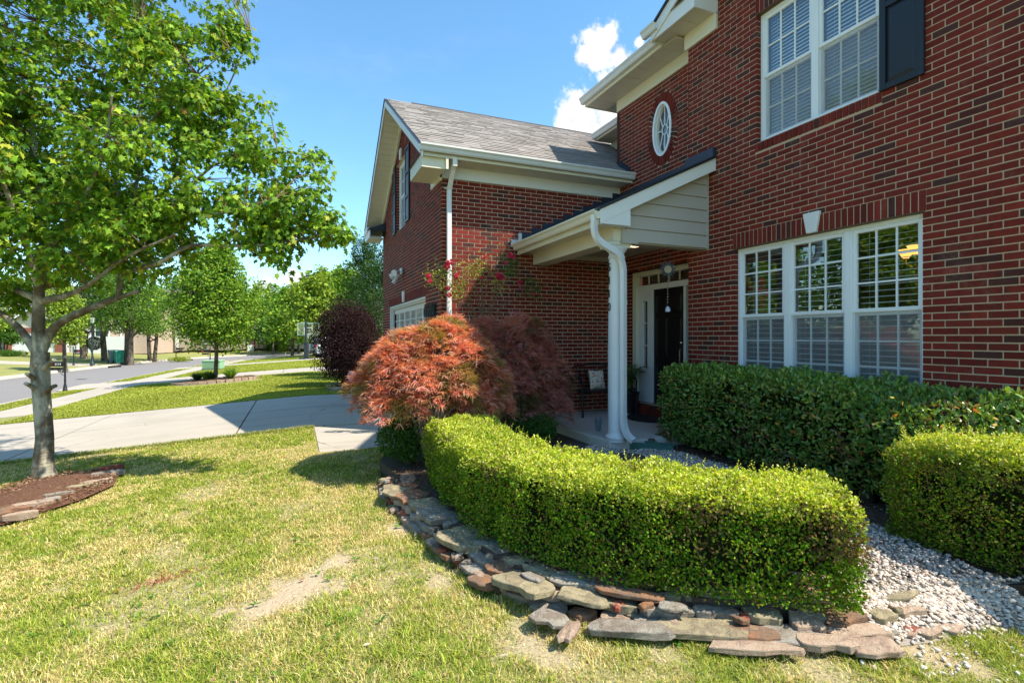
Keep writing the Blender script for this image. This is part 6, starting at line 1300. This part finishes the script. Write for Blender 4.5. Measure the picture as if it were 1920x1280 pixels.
# solar stake light
sp_ = at(1122, 822, -1.46); sol = thing('solar_path_light', 'small grey plastic solar path light staked in the gravel left of the column', 'path light', sp_); pl_ = plain('grey_plastic', (.16, .2, .24), .35, .1, 9, .05)
MB().lathe((sp_.x, sp_.y, -1.46), [(.008, 0), (.008, .1), (.016, .11)], 8).build('stake', M['black'], sol, True); MB().lathe((sp_.x, sp_.y, -1.36), [(.018, 0), (.034, .03), (.05, .14), (.052, .18), (.03, .2)], 14).build('lamp_head', pl_, sol, True)
# stepping stones and splash tray
for (u, v, lab) in ((1068, 836, 'round dark stepping stone in the gravel, nearer the dark maple'), (1176, 857, 'round dark stepping stone in the gravel in front of the column')):
    c = at(u, v, -1.44); H2(MB().lathe((c.x, c.y, -1.455), [(.22, 0), (.225, .012), (.215, .024), (.1, .026)], 28).build('stepping_stone', plain('dark_paver', (.07, .055, .05), .9, .2, 20, .5), None), lab, 'stepping stone', 'round stepping stones in the gravel')
tp = at(1195, 836, -1.42); tray = thing('splash_tray', 'green plastic splash tray carrying the downspout water along the slab', 'splash tray', tp); gp = plain('green_plastic', (.045, .13, .11), .4, .15, 12, .1)
T0 = at(1183, 834, -1.43); T1 = at(1232, 838, -1.43); T2 = at(1262, 840, -1.43)
def trough(a, b, w, h): d = (b-a); s_ = Vector((-d.y, d.x, 0)).normalized()*w; m = MB(); m.obox(a-s_*.5-ZV*.03, d, s_, ZV*.012); m.obox(a-s_*.5-ZV*.018, d, s_*.07, ZV*h); m.obox(a+s_*.43-ZV*.018, d, s_*.07, ZV*h); return m
trough(T0, T1, .17, .075).build('channel', gp, tray); trough(T1+Vector((.01, 0, 0)), T2, .22, .06).build('flared_end', gp, tray)
# ------------------------------------------------------------------ garage front fittings
fl_ = thing('flood_light', 'white twin-head security light over the garage door', 'security light', (2.15, 11.7, 1.42))
MB().box(2.15, 2.195, 11.62, 11.76, 1.4, 1.54).build('base', M['white'], fl_, bevel=.01)
for dy, dz in ((-.12, .02), (.1, -.02)):
    a = Vector((2.13, 11.69+dy*.3, 1.46)); b = Vector((1.98, 11.69+dy*1.6, 1.38+dz)); MB().tube([a, a.lerp(b, .4), b], [.02, .045, .075], 12).build('lamp_head', M['white'], fl_, True)
MB().tube([(2.12, 11.69, 1.4), (2.04, 11.69, 1.27), (2.0, 11.69, 1.2)], [.03, .045, .05], 10).build('motion_sensor', M['white'], fl_, True)
wo_ = thing('wall_ornament', 'dark wrought iron scroll plaque beside the garage door', 'wall ornament', (2.15, 9.0, .48)); mb = MB()
mb.tube([(2.17, 8.62, .5), (2.17, 9.45, .5)], .012, 6).tube([(2.17, 8.62, .4), (2.17, 9.45, .4)], .012, 6)
for i in range(6):
    yy = 8.66+i*.13; mb.tube([(2.16, yy, .36), (2.16, yy+.03, .45), (2.16, yy-.01, .56+.03*(i % 2))], .013, 5).tube([(2.16, yy+.05, .4), (2.16, yy+.09, .46), (2.16, yy+.05, .5)], .011, 5)
mb.build('scrollwork', M['navy'], wo_, True); MB().box(2.17, 2.19, 8.65, 8.95, .34, .58).build('back_plate', M['navy'], wo_)
# alarm-company yard sign
sg = at(658, 728, -1.62); sg = atd(658, 705, 14.6); ys = thing('yard_sign', 'small pink octagonal yard sign reading CPI in front of the purple bush', 'sign', (sg.x, sg.y, -1.62)); nn = xcam.cross(ZV)
octo = [sg+xcam*.1*math.cos(math.pi/8+math.pi/4*i)+ZV*.165*math.sin(math.pi/8+math.pi/4*i) for i in range(8)]
MB().prism(octo, nn*.008).build('plate', plain('sign_pink', (.55, .26, .28), .5, .05), ys); red_ = plain('sign_red', (.42, .05, .07), .5, .05); S2 = lambda k, off: [p_*1 for p_ in [sg-nn*off+(q-sg)*k for q in octo]]
rm = MB(); a_, b_ = S2(1.0, .003), S2(.86, .003)
for i in range(8): rm.add([a_[i], a_[(i+1) % 8], b_[(i+1) % 8], b_[i]], [(0, 1, 2, 3)])
face = -nn if nn.dot(sg) > 0 else nn
rot = Matrix((( *xcam, 0), (0, 0, 1, 0), (*(-1*(xcam.cross(ZV))), 0), (0, 0, 0, 1))).transposed()
for s_ in (-1, 1):
    o = text('CPI', sg+nn*(.012*s_), rot, .115, red_, ys, .002) if (sg+nn*s_*.1).length < sg.length else None
MB().box(sg.x-.008, sg.x+.008, sg.y-.004, sg.y+.004, -1.64, sg.z-.12).build('stake', M['gutter'], ys)
# rocks by the driveway
for i in range(11):
    c = at(random.uniform(615, 685), random.uniform(722, 736), -1.6); o = flag('rock', Vector((c.x, c.y, -1.55+random.uniform(-.02, .05))), Vector((1, random.uniform(-.6, .6), 0)), random.uniform(.25, .5), random.uniform(.15, .25), .09, M[random.choice(['st_olive', 'st_pink', 'st_blue'])], None, (random.uniform(-.1, .1), random.uniform(-.1, .1)))
    H2(o, 'flat rock in the heap at the driveway edge below the purple bush', 'rock', 'rocks heaped by the driveway')
# ------------------------------------------------------------------ street furniture
def mailbox(label, p, s=1.0, num=None, rz=0.0, flip=1, ornate=True):
    p = Vector(p); r = thing('mailbox', label, 'mailbox', p, 'mailboxes along the street'); mb = MB()
    mb.lathe(p, [(.085, 0), (.085, .06), (.07, .08), (.06, .2), (.045, .23), (.05, .27), (.035, .3), (.035, .42), (.045, .44), (.035, .47), (.03, 1.25), (.04, 1.27), (.035, 1.31), (.01, 1.36)], 14); mb.build('post', M['black'], r, True)
    ax = Matrix.Rotation(rz, 3, 'Z') @ Vector((-flip, 0, 0)); up = ZV; sd = ax.cross(up)
    prof = [(-.09, 0), (.09, 0), (.09, .12)]+[(.09*math.cos(math.pi*i/8), .12+.08*math.sin(math.pi*i/8)) for i in range(1, 8)]+[(-.09, .12)]
    b0 = p+ax*.06+up*.98; MB().prism([b0+sd*a+up*b for a, b in prof], ax*.52).build('box', M['black'], r)
    MB().prism([b0+ax*.05-up*.14+sd*a+up*b for a, b in ((-.07, 0), (.07, 0), (.07, .1), (-.07, .1))], ax*.42).build('paper_holder', M['black'], r)
    MB().tube([p+up*.62, p+ax*.12+up*.66, p+ax*.2+up*.76, p+ax*.12+up*.8, p+ax*.1+up*.72], .01, 5).build('scroll', M['black'], r, True)
    fr_ = -1 if sd.y > 0 else 1; MB().obox(b0+sd*fr_*.095+ax*.34+up*.05, ax*.14, sd*fr_*.01, up*.09).build('flag', plain('flag_red', (.45, .02, .03), .45), r)
    if num:
        xr = -ax; rt = Matrix(((*xr, 0), (0, 0, 1, 0), (*(xr.cross(up)), 0), (0, 0, 0, 1))).transposed(); text(num, b0+ax*.14+sd*fr_*.094+up*.09, rt, .12, plain('number_white', (.75, .75, .72), .5), r, .003, 'number')
    return r
p_ = at(122, 734, -2.14); mailbox('black mailbox with a red flag and the number 5114 nearest the driveway', (p_.x, p_.y, g1(p_.x, p_.y)+.0), num='5114', rz=-.35)
p_ = atd(330, 673, 48); mailbox('black mailbox across the street before the tan corner of the house', (p_.x, p_.y, g1(p_.x, p_.y)), flip=-1, rz=-.4)
p_ = atd(394, 690, 35.5); mailbox('black mailbox behind the pale green utility box', (p_.x, p_.y, g1(p_.x, p_.y)), rz=-.4)
p_ = atd(138, 687, 38.5); mailbox('black mailbox on a post across the street, left of the lamp post', (p_.x, p_.y, g1(p_.x, p_.y)), flip=-1, rz=-.4)
p_ = atd(173, 684, 39.5); zl = g1(p_.x, p_.y); lp_ = thing('street_lamp', 'dark lamp post with a lantern head on the far side of the street', 'street lamp', (p_.x, p_.y, zl)); lc = (p_.x, p_.y, zl)
MB().lathe(lc, [(.16, 0), (.16, .12), (.11, .18), (.09, .5), (.06, .6), (.055, 3.1), (.08, 3.15), (.06, 3.22)], 14).build('post', plain('lamp_green', (.02, .035, .035), .4), lp_, True)
MB().lathe((lc[0], lc[1], zl+3.22), [(.09, 0), (.17, .4), (.2, .42)], 6).build('lantern', plain('frosted_glass', (.6, .6, .55), .3), lp_); MB().lathe((lc[0], lc[1], zl+3.63), [(.21, 0), (.1, .14), (.03, .2), (.02, .32), (.004, .36)], 6).build('cap', M['black'], lp_)
# bins
def cart(label, u, v, zc, mat, rz):
    p = atd(u, v, zc); z = g1(p.x, p.y); r = thing('wheelie_bin', label, 'wheelie bin', (p.x, p.y, z), 'roll-out bins across the street'); R_ = Matrix.Rotation(rz, 3, 'Z'); c = Vector((p.x, p.y, z))
    def hex_(x0, y0, z0, x1, y1, z1): a = [(-x0, -y0, z0), (x0, -y0, z0), (x0, y0, z0), (-x0, y0, z0), (-x1, -y1, z1), (x1, -y1, z1), (x1, y1, z1), (-x1, y1, z1)]; m = MB(); m.add([c+R_ @ Vector(q) for q in a], [(3, 2, 1, 0), (4, 5, 6, 7), (0, 1, 5, 4), (1, 2, 6, 5), (2, 3, 7, 6), (3, 0, 4, 7)]); return m
    hex_(.24, .28, .08, .32, .38, 1.0).build('body', mat, r, bevel=.03); hex_(.34, .4, 1.0, .3, .36, 1.1).build('lid', mat, r, bevel=.02)
    for s in (-1, 1):
        w_ = c+R_ @ Vector((s*.26, .28, .13)); MB().tube([w_, w_+R_ @ Vector((s*.06, 0, 0))], .13, 14).build('wheel', M['black'], r, True)
cart('grey-blue roll-out bin next to the teal one', 212, 675, 42.5, plain('bin_grey', (.1, .15, .17), .4, .1, 4, .05), .4); cart('teal green roll-out bin right of the grey-blue one', 222.5, 675, 42.3, plain('bin_teal', (.01, .2, .13), .4, .1, 4, .05), .5)
# transformer cabinet
p_ = atd(400, 695, 31); z = g1(p_.x, p_.y); tb = thing('utility_box', 'pale green utility transformer box behind the young tree', 'utility box', (p_.x, p_.y, z)); tg = plain('pale_green_paint', (.26, .42, .25), .5, .05, 4, .05)
R_ = Matrix.Rotation(-.25, 3, 'Z'); c = Vector((p_.x, p_.y, z)); ob = lambda x0, x1, y0, y1, z0, z1: MB().obox(c+R_ @ Vector((x0, y0, z0)), R_ @ Vector((x1-x0, 0, 0)), R_ @ Vector((0, y1-y0, 0)), (0, 0, z1-z0))
ob(-.5, .5, -.35, .35, 0, .08).build('plinth', plain('dark_plinth', (.12, .18, .12), .6), tb); ob(-.5, .5, -.35, .35, .08, .5).build('body', tg, tb, bevel=.02); ob(-.52, .52, -.38, .38, .5, .58).build('lid', tg, tb, bevel=.02)
for i in range(5): ob(-.4, .4, -.36, -.353, .15+i*.065, .17+i*.065).build('louvre', tg, tb)
# manhole, storm drains
p_ = at(150, 711, -2.235); H2(MB().lathe((p_.x, p_.y, -2.245), [(.31, 0), (.31, .014), (.28, .017)], 24).build('manhole_cover', plain('cast_iron', (.04, .035, .035), .7), None), 'round iron manhole cover in the street', 'manhole cover')
for (u, v, lab) in ((222, 686, 'storm drain slot in the far kerb near the bins'), (359, 674, 'storm drain slot in the far kerb near the mailbox')):
    p = at(u, v, -2.15); l = float(lateral(np.array([p.x]), np.array([p.y]))[0]); H2(MB().obox((p.x-.5, p.y-.5, -2.26), (.45, 1.1, 0), (.1, -.04, 0), (0, 0, .14)).build('storm_drain', M['black'], None), lab, 'storm drain', 'storm drains')
# basketball hoop
p_ = atd(574, 677, 39.5); z = g1(p_.x, p_.y); bh = thing('basketball_hoop', 'freestanding basketball hoop with a clear backboard beside the far driveway', 'basketball hoop', (p_.x, p_.y, z)); c = Vector((p_.x, p_.y, z)); dgr = plain('hoop_frame', (.03, .04, .045), .4)
MB().obox(c-xcam*.42-nn*.2, xcam*.84, nn*.5, ZV*.12).build('base', dgr, bh); MB().obox(c-xcam*.16-nn*.08+ZV*.1, xcam*.34, nn*.16, ZV*1.15).build('post_pad', dgr, bh, bevel=.02); MB().obox(c-xcam*.07+ZV*1.2, xcam*.14, nn*.1, ZV*1.7).build('post', dgr, bh)
bz = c+ZV*2.28+xcam*.12-nn*.12; fr_ = MB(); th_ = nn*.03
for (a, b, w, h) in ((-.82, .82, 1, 0),): fr_.obox(bz-xcam*.82-ZV*.48, xcam*1.64, th_, ZV*.05).obox(bz-xcam*.82+ZV*.43, xcam*1.64, th_, ZV*.05).obox(bz-xcam*.82-ZV*.43, xcam*.05, th_, ZV*.86).obox(bz+xcam*.77-ZV*.43, xcam*.05, th_, ZV*.86)
fr_.build('backboard_frame', plain('board_trim', (.45, .6, .55), .4), bh); tg2 = MB().obox(bz-xcam*.32-ZV*.38, xcam*.64, th_, ZV*.05).obox(bz-xcam*.32+ZV*.07, xcam*.64, th_, ZV*.05).obox(bz-xcam*.32-ZV*.33, xcam*.05, th_, ZV*.4).obox(bz+xcam*.27-ZV*.33, xcam*.05, th_, ZV*.4); tg2.build('target_square', M['white'], bh)
MB().obox(bz-xcam*.77-ZV*.43+nn*.012, xcam*1.54, nn*.006, ZV*.86).build('backboard', M['glass'], bh)
rc = bz-ZV*.32-nn*.3; ring_ = [rc+xcam*.23*math.cos(2*math.pi*i/20)+nn*.23*math.sin(2*math.pi*i/20) for i in range(21)]; MB().tube(ring_, .014, 6).build('rim', plain('rim_orange', (.5, .12, .03), .5), bh, True)
nt_ = MB()
for i in range(10): a = ring_[2*i]; nt_.tube([a, rc+(a-rc)*.6-ZV*.4], .006, 4)
nt_.build('net', M['white'], bh)
# silver SUV
def suv(label, c, ax):
    c = Vector(c); ax = Vector(ax).normalized(); sd = ZV.cross(ax); r = thing('parked_car', label, 'car', c); P = lambda x, y, z: c+ax*x+sd*y+ZV*z
    pr = [(0, .38), (.02, .75), (.08, 1.02), (.28, 1.1), (.75, 1.58), (1.1, 1.64), (2.4, 1.62), (3.15, 1.12), (4.3, .98), (4.6, .75), (4.62, .35), (4.2, .3), (.3, .3)]
    t = NT('silver_paint'); M['silver'] = t.done(t.bsdf((.42, .45, .48), .28, metal=.6, **{'Coat Weight': .5}))
    low = [(0, .38), (.02, .75), (.08, 1.02), (4.3, .98), (4.6, .75), (4.62, .35), (4.2, .3), (.3, .3)]; cab = [(.12, 1.02), (.62, 1.56), (1.05, 1.64), (2.35, 1.62), (3.15, 1.1), (3.2, 1.0)]
    MB().prism([P(x, -.9, z) for x, z in low], sd*1.8).build('body', M['silver'], r, bevel=.06); MB().prism([P(x, -.76, z) for x, z in cab], sd*1.52).build('cabin', M['silver'], r, bevel=.05)
    dk = plain('tinted_glass', (.015, .02, .03), .08, .05, 3, 0); 
    for s in (-1, 1):
        for (a, b, c_, d) in (((.5, 1.12), (.78, 1.52), (1.2, 1.54), (1.2, 1.12)), ((1.26, 1.12), (1.26, 1.54), (2.0, 1.54), (2.0, 1.12)), ((2.06, 1.12), (2.06, 1.54), (2.35, 1.52), (2.95, 1.12))):
            MB().prism([P(q[0], s*.765, q[1]) for q in (a, b, c_, d)], sd*s*.012).build('side_window', dk, r)
        MB().obox(P(-.02, s*.88-(.22 if s > 0 else 0), .82), ax*.12, sd*.24, ZV*.2).build('tail_light', plain('tail_red', (.5, .01, .015), .2), r)
        for x in (.95, 3.7):
            w = P(x, s*.9, .34); MB().tube([w-sd*s*.2, w+sd*s*.02], .34, 22).build('tyre', M['black'], r, True); MB().tube([w, w+sd*s*.03], .21, 16).build('rim', M['silver'], r, True)
    MB().prism([P(.2, -.62, 1.08), P(.2, .62, 1.08), P(.6, .58, 1.5), P(.6, -.58, 1.5)], ax*-.03).build('rear_window', dk, r); MB().obox(P(-.06, -.88, .4), ax*.1, sd*1.76, ZV*.2).build('bumper', plain('bumper_grey', (.2, .21, .22), .5), r)
cq = atd(583, 677, 40.5); suv('silver car parked nose-in behind the basketball hoop, mostly hidden by the purple bush', (cq.x, cq.y, g1(cq.x, cq.y)+.03), (.93, .36, 0))
# ball topiary
p_ = atd(177, 670, 43.5); z = g1(p_.x, p_.y); tp_ = thing('ball_topiary', 'dark green ball-shaped topiary on a crooked thin stem beside the lamp post', 'topiary', (p_.x, p_.y, z)); c = Vector((p_.x, p_.y, z)); MB().tube([c, c+Vector((-.1, 0, .5)), c+Vector((-.25, 0, 1.0)), c+Vector((-.05, 0, 1.4))], .04, 7).build('stem', M['bark2'], tp_, True)
n = 5000; D = rdir(n); leaves('foliage', np.array(c)+[-.02, 0, 1.55]+D*rng.uniform(.5, .56, (n, 1)), rdir(n), D, rng.uniform(.04, .08, n), palette(n, [(.025, .06, .015), (.04, .08, .02)]), M['leaf'], tp_)
for (u, v, zc, rad, lab, cols) in ((352, 655, 66, (2.6, 1, 1.6), 'yellow-green shrubs under the window of the taupe house', [(.2, .25, .03), (.28, .25, .04)]), (515, 651, 72, (.9, .9, 2.4), 'rounded green bush beside the stone porch column', [(.04, .1, .02)]), (527, 651, 70, (.8, .8, 1.5), 'light green bush right of the rounded one', G3), (504, 651, 74, (.7, .7, 1.2), 'low shrub left of the rounded bush by the porch', G1), (333, 676, 46.5, (1.0, .5, .4), 'yellow-green border plants at the foot of the mailbox', [(.3, .36, .06)]), (10, 676, 47, (1.2, .8, .6), 'low dark shrubs before the garage across the street', G2), (26, 672, 48, (1.2, .8, .5), 'second low dark shrub before the garage across', G2), (440, 652, 72, (.3, .3, .3), 'tuft beside the cream house corner', G3)):
    p = atd(u, v, zc); bush('yard_shrub', lab, 'shrub', (p.x, p.y, g1(p.x, p.y)-.05), rad, 2200, .16 if zc > 60 else .09, cols, shape='diamond', blobs=6, group='shrubs in the yards across the street', stem_n=3)
# ------------------------------------------------------------------ houses across the street
def sidingmat(name, col, pitch=.2):
    t = NT(name); z = t.n('ShaderNodeSeparateXYZ', {0: t.pos()}).outputs[2]; f = t.math('FRACT', t.math('DIVIDE', z, pitch)); h = t.ramp(f, [(0, (0, 0, 0)), (.1, (1, 1, 1)), (1, (.6, .6, .6))])
    return t.done(t.bsdf(t.mix(t.noise(.8, 3), col, tuple(x*.9 for x in col)), .7, t.bump(h, 1.0, .03), spec=.2))
M['tan'] = sidingmat('tan_siding', (.5, .38, .3)); M['taupe'] = sidingmat('taupe_far_siding', (.3, .255, .2)); M['creams'] = sidingmat('cream_siding', (.62, .54, .43)); M['sage'] = sidingmat('sage_siding', (.3, .33, .26)); M['farroof'] = plain('far_roof', (.14, .12, .11), .9, .2, 1, .2); M['farbrick'] = plain('far_brick', (.3, .1, .07), .9, .2, 5, .3); M['farglass'] = plain('far_glass', (.04, .06, .08), .08, .2, .5, 0); M['porchw'] = plain('white_porch', (.75, .75, .73), .6, .03)
class FarHouse:
    """a house in its own frame: x along its front (to the camera's right), y to the back, origin at the front left corner"""
    def __init__(s, name, label, u, v, zc, yaw):
        p = atd(u, v, zc); s.o = Vector((p.x, p.y, HOR*0+(HOR-v)/FPX*zc)); s.r = thing(name, label, 'house', s.o, 'houses across the street'); s.R = Matrix.Rotation(-YAW+yaw, 3, 'Z')
    def w(s, x, y, z): return s.o+s.R @ Vector((x, y, z))
    def box(s, name, mat, x0, x1, y0, y1, z0, z1): return MB().obox(s.w(x0, y0, z0), s.R @ Vector((x1-x0, 0, 0)), s.R @ Vector((0, y1-y0, 0)), (0, 0, z1-z0)).build(name, M[mat], s.r)
    def poly(s, name, mat, pts, ext): return MB().prism([s.w(*p) for p in pts], s.R @ Vector(ext)).build(name, M[mat], s.r)
    def gable_front(s, x0, x1, y0, y1, ze, zr, wall, ov=.4):      # gable faces the street
        xm = (x0+x1)/2; s.poly('gable', wall, [(x0, y0, ze), (x1, y0, ze), (xm, y0, zr)], (0, .2, 0)); k = (zr-ze)/(xm-x0)
        for a in (x0-ov, x1+ov): s.poly('roof', 'farroof', [(a, y0-ov, ze-ov*k), (xm, y0-ov, zr), (xm, y0-ov, zr+.15), (a, y0-ov, ze-ov*k+.15)], (0, y1-y0+2*ov, 0)); s.poly('rake_board', 'porchw', [(a, y0-ov-.06, ze-ov*k-.1), (xm, y0-ov-.06, zr-.1), (xm, y0-ov-.06, zr+.12), (a, y0-ov-.06, ze-ov*k+.12)], (0, .05, 0))
    def gable_side(s, x0, x1, y0, y1, ze, zr, ov=.4):
        ym = (y0+y1)/2; k = (zr-ze)/(ym-y0)
        for a in (y0-ov, y1+ov): s.poly('roof', 'farroof', [(x0-ov, a, ze-ov*k), (x0-ov, ym, zr), (x0-ov, ym, zr+.15), (x0-ov, a, ze-ov*k+.15)], (x1-x0+2*ov, 0, 0))
        s.box('fascia', 'porchw', x0-ov, x1+ov, y0-ov-.05, y0-ov, ze-ov*k-.12, ze-ov*k+.08)
    def window(s, x0, x1, z0, z1, y=0, n=2):
        f = s.box('window', 'porchw', x0-.1, x1+.1, y-.08, y-.01, z0-.1, z1+.1)
        for i in range(n):
            a = x0+(x1-x0)*i/n+.03; b = x0+(x1-x0)*(i+1)/n-.03
            for (c, d) in ((z0, (z0+z1)/2-.03), ((z0+z1)/2+.03, z1)): o = MB().obox(s.w(a, y-.09, c), s.R @ Vector((b-a, 0, 0)), s.R @ Vector((0, .012, 0)), (0, 0, d-c)).build('pane', M['farglass'], f)
# taupe house with a gabled entry (u 250-345)
h = FarHouse('taupe_house', 'taupe sided two storey house with a small gabled entry behind the two-stemmed tree', 240, 658, 62, .12)
h.box('wall', 'taupe', 0, 9.6, 3.0, 11, 0, 5.6); h.gable_side(0, 9.6, 3.0, 11, 5.6, 7.8); h.box('wall', 'taupe', 0, 5.6, .0, 3.0, 0, 2.7); h.gable_front(3.3, 5.7, -.1, 3.0, 2.6, 3.7, 'taupe', .25); h.poly('roof', 'farroof', [(-.3, -.4, 2.65), (3.2, -.4, 2.65), (3.2, 3, 3.6), (-.3, 3, 3.6)], (0, 0, .12))
h.window(.6, 2.5, .9, 2.2, 0, 3); h.window(4.0, 4.6, .8, 2.3, -.1, 1); h.box('corner_board', 'porchw', 5.35, 5.65, -.16, -.05, 0, 2.7); h.window(7.2, 8.8, .9, 2.7, 3.0, 2); h.window(4.3, 5.2, 3.9, 5.1, 3.0, 1); h.box('downspout', 'porchw', 6.0, 6.12, 2.85, 2.98, 2.6, 5.6); h.window(7.6, 8.6, 3.9, 5.1, 3.0, 1)
# tan and white house with a porch (u 125-225)
h = FarHouse('tan_house', 'tan sided house with a white walled porch behind the lamp post and bins', 128, 664, 56, .1)
h.box('wall', 'tan', 3.2, 7.6, 1.5, 9, 0, 5.4); h.box('wall', 'porchw', 1.6, 5.6, .9, 1.49, 0, 1.9); h.box('wall', 'tan', -2.0, 3.2, 3.2, 9, 0, 5.4); h.gable_side(-2.0, 7.6, 1.6, 9, 5.4, 7.4); h.gable_front(-1.0, 1.6, .8, 3.4, 2.6, 3.5, 'porchw', .2)
for x in (-.9, .2, 1.4): h.box('porch_post', 'porchw', x, x+.2, .9, 1.1, 0, 2.6)
h.box('porch_rail', 'porchw', -.9, 1.4, .95, 1.02, .85, .93)
for i in range(14): h.box('baluster', 'porchw', -.7+i*.155, -.65+i*.155, .96, 1.0, .1, .86)
h.window(2.2, 3.0, 1.95, 3.2, .9, 1) ; h.window(2.0, 2.9, 3.6, 4.8, 3.2, 1); h.box('corner_board', 'porchw', 4.35, 4.5, 1.44, 1.52, 0, 5.4); h.box('white_corner', 'porchw', 3.1, 3.25, 1.4, 1.5, 1.9, 5.4)
# brick garage house (u 15-112)
h = FarHouse('brick_garage_house', 'brick and cream house with a double garage door seen past the big trunk', -20, 668, 56, .08)
h.box('wall', 'farbrick', 1.4, 7.6, 0, 8, 2.55, 3.1); h.box('wall', 'farbrick', 6.6, 7.6, 0, 8, 0, 2.55); h.box('wall', 'farbrick', 1.4, 2.2, 0, 8, 0, 2.55); h.box('garage_door', 'porchw', 2.2, 6.6, .12, .25, 0, 2.55); h.window(3.0, 6.0, 1.9, 2.25, .12, 4); h.gable_front(1.2, 7.8, 0, 8, 3.1, 5.2, 'creams'); h.box('wall', 'sage', -3.5, 1.3, .8, 8, 0, 5.4); h.gable_side(-3.5, 7, 2, 9, 5.4, 7.2); h.box('wall', 'creams', 1.4, 7.2, 2.2, 9, 3.1, 5.4); h.box('wall', 'farbrick', 7.7, 8.6, 2, 8, 0, 3.0); h.window(7.9, 8.4, .3, 2.3, 2, 1)
# cream gabled house (u 445-505)
h = FarHouse('cream_house', 'cream house whose porch gable stands on a tapered column with a stone base', 436, 652, 74, -.15)
h.box('wall', 'creams', 0, 3.6, .5, 9, 0, 3.0); h.box('wall', 'creams', 3.6, 9.5, 3.0, 9, 0, 3.4); h.gable_front(2.2, 5.3, -.6, 3.2, 2.6, 3.8, 'creams', .3); h.gable_side(-2, 9.6, .8, 9.2, 3.0, 5.2)
h.box('beam', 'porchw', 2.4, 5.2, -.55, -.3, 2.3, 2.62); c_ = h.w(4.95, -.4, 0); MB().tube([c_+ZV*.95, c_+ZV*2.3], [.26, .17], 4).build('porch_column', M['porchw'], h.r); h.box('column_base', 'st_olive', 4.65, 5.25, -.7, -.1, 0, .95); h.box('porch_post', 'farbrick', 3.55, 3.75, -.5, -.3, 0, 2.3); h.window(3.9, 4.5, .6, 2.0, 2.98, 1); h.window(1.0, 1.7, 1.2, 2.2, .5, 1)
p = atd(470, 653, 72); ac = MB().box(p.x-.4, p.x+.4, p.y-.4, p.y+.4, g1(p.x, p.y), g1(p.x, p.y)+.85).build('air_conditioner', M['gutter'], None, bevel=.04); H2(ac, 'pale outdoor air conditioning unit beside the cream house', 'air conditioner')
# second cream house and brick garage (u 505-575)
h = FarHouse('brick_fronted_house', 'cream house with a brick garage front and a panelled garage door behind the hoop', 505, 652, 76, -.2)
h.box('wall', 'creams', 0, 3.0, 0, 9, 0, 3.2); h.box('wall', 'farbrick', 2.4, 3.4, -.6, 8, 0, 2.7); h.box('wall', 'farbrick', 3.4, 8.6, -.55, 8, 2.2, 2.9); h.gable_side(0, 8.6, -.4, 9, 3.0, 5.0); h.gable_front(2.2, 8.8, -.6, 8, 2.9, 4.8, 'creams'); gd2 = h.box('garage_door', 'porchw', 3.4, 7.8, -.3, -.2, 0, 2.2); h.box('wall', 'farbrick', 7.8, 8.6, -.55, 8, 0, 2.2)
for i in range(8):
    for j in range(4): o = MB().obox(h.w(3.5+i*.53, -.33, .1+j*.54), h.R @ Vector((.43, 0, 0)), h.R @ Vector((0, .03, 0)), (0, 0, .42)).build('door_panel', M['creams'], gd2)
# house past the car, white wall far left row
h = FarHouse('far_white_house', 'pale house glimpsed through the trees far down the street', 345, 652, 92, 0); h.box('wall', 'creams', 0, 11, 0, 8, 0, 5.2); h.gable_side(0, 11, 0, 8, 5.2, 7.5); h.window(2, 3, 1, 2.3, 0, 1); h.window(6, 7, 1, 2.3, 0, 1)
# fallen bits on the lawn
n = 260; u_ = rng.uniform(-.0, 1, n); X = rng.uniform(-5, 2.5, n); Y = rng.uniform(2, 8.5, n); k = ~inpoly(X, Y, BED) & ~inpoly(X, Y, MULCH) & ~((X > .3) & (Y > 6.2)); X, Y = X[k], Y[k]; n = len(X)
leaves('fallen_leaves', np.stack([X, Y, gz(X, Y)+.02], 1), rdir(n)*[1, 1, .2], rdir(n)*.4+[0, 0, 1], rng.uniform(.025, .05, n), palette(n, [(.3, .16, .07), (.45, .38, .25), (.55, .52, .45)]), M['leaf'], shape='oval')
c = at(320, 1068, -1.6); n = 220; P = np.stack([c.x+rng.normal(0, .14, n), c.y+rng.normal(0, .03, n), np.full(n, -1.585+gz(np.array([c.x]), np.array([c.y]))[0]+1.6)], 1); P[:, 1] += (P[:, 0]-c.x)*.35; leaves('red_debris', P, rdir(n)*[1, 1, .5], rdir(n)+[0, 0, 1], rng.uniform(.02, .04, n), palette(n, [(.4, .13, .08), (.3, .1, .06)]), M['leaf'], shape='blade', wid=2)
n = 900; Q = scatter([(EXY[0][0]+.1, EXY[0][1]), (EXY[3][0]+.15, EXY[3][1]+.1), (EXY[6][0], EXY[6][1]+.1), (EXY[10][0], EXY[10][1]+.12), (3.1, 2.2), (2.0, 2.9), (1.4, 4.0), (1.3, 6.0)], n)
leaves('bed_litter', np.stack([Q[:, 0], Q[:, 1], np.full(n, -1.455)], 1), rdir(n)*[1, 1, .2], rdir(n)*.5+[0, 0, 1], rng.uniform(.015, .04, n), palette(n, [(.2, .12, .07), (.32, .22, .13), (.12, .07, .04)]), M['leaf'], shape='oval')

n = 2600; Q = scatter([(4.45, 5.6), (5.6, 5.6), (5.6, 1.5), (4.0, 1.4), (3.85, 1.75), (4.1, 2.5), (4.35, 3.1), (4.5, 4.0)], n)
leaves('hedge_litter', np.stack([Q[:, 0], Q[:, 1], np.full(n, -1.455)+rng.random(n)*.01], 1), rdir(n)*[1, 1, .2], rdir(n)*.6+[0, 0, 1], rng.uniform(.015, .045, n), palette(n, [(.24, .15, .09), (.38, .27, .16), (.14, .09, .05), (.3, .12, .05)]), M['leaf'], shape='oval')
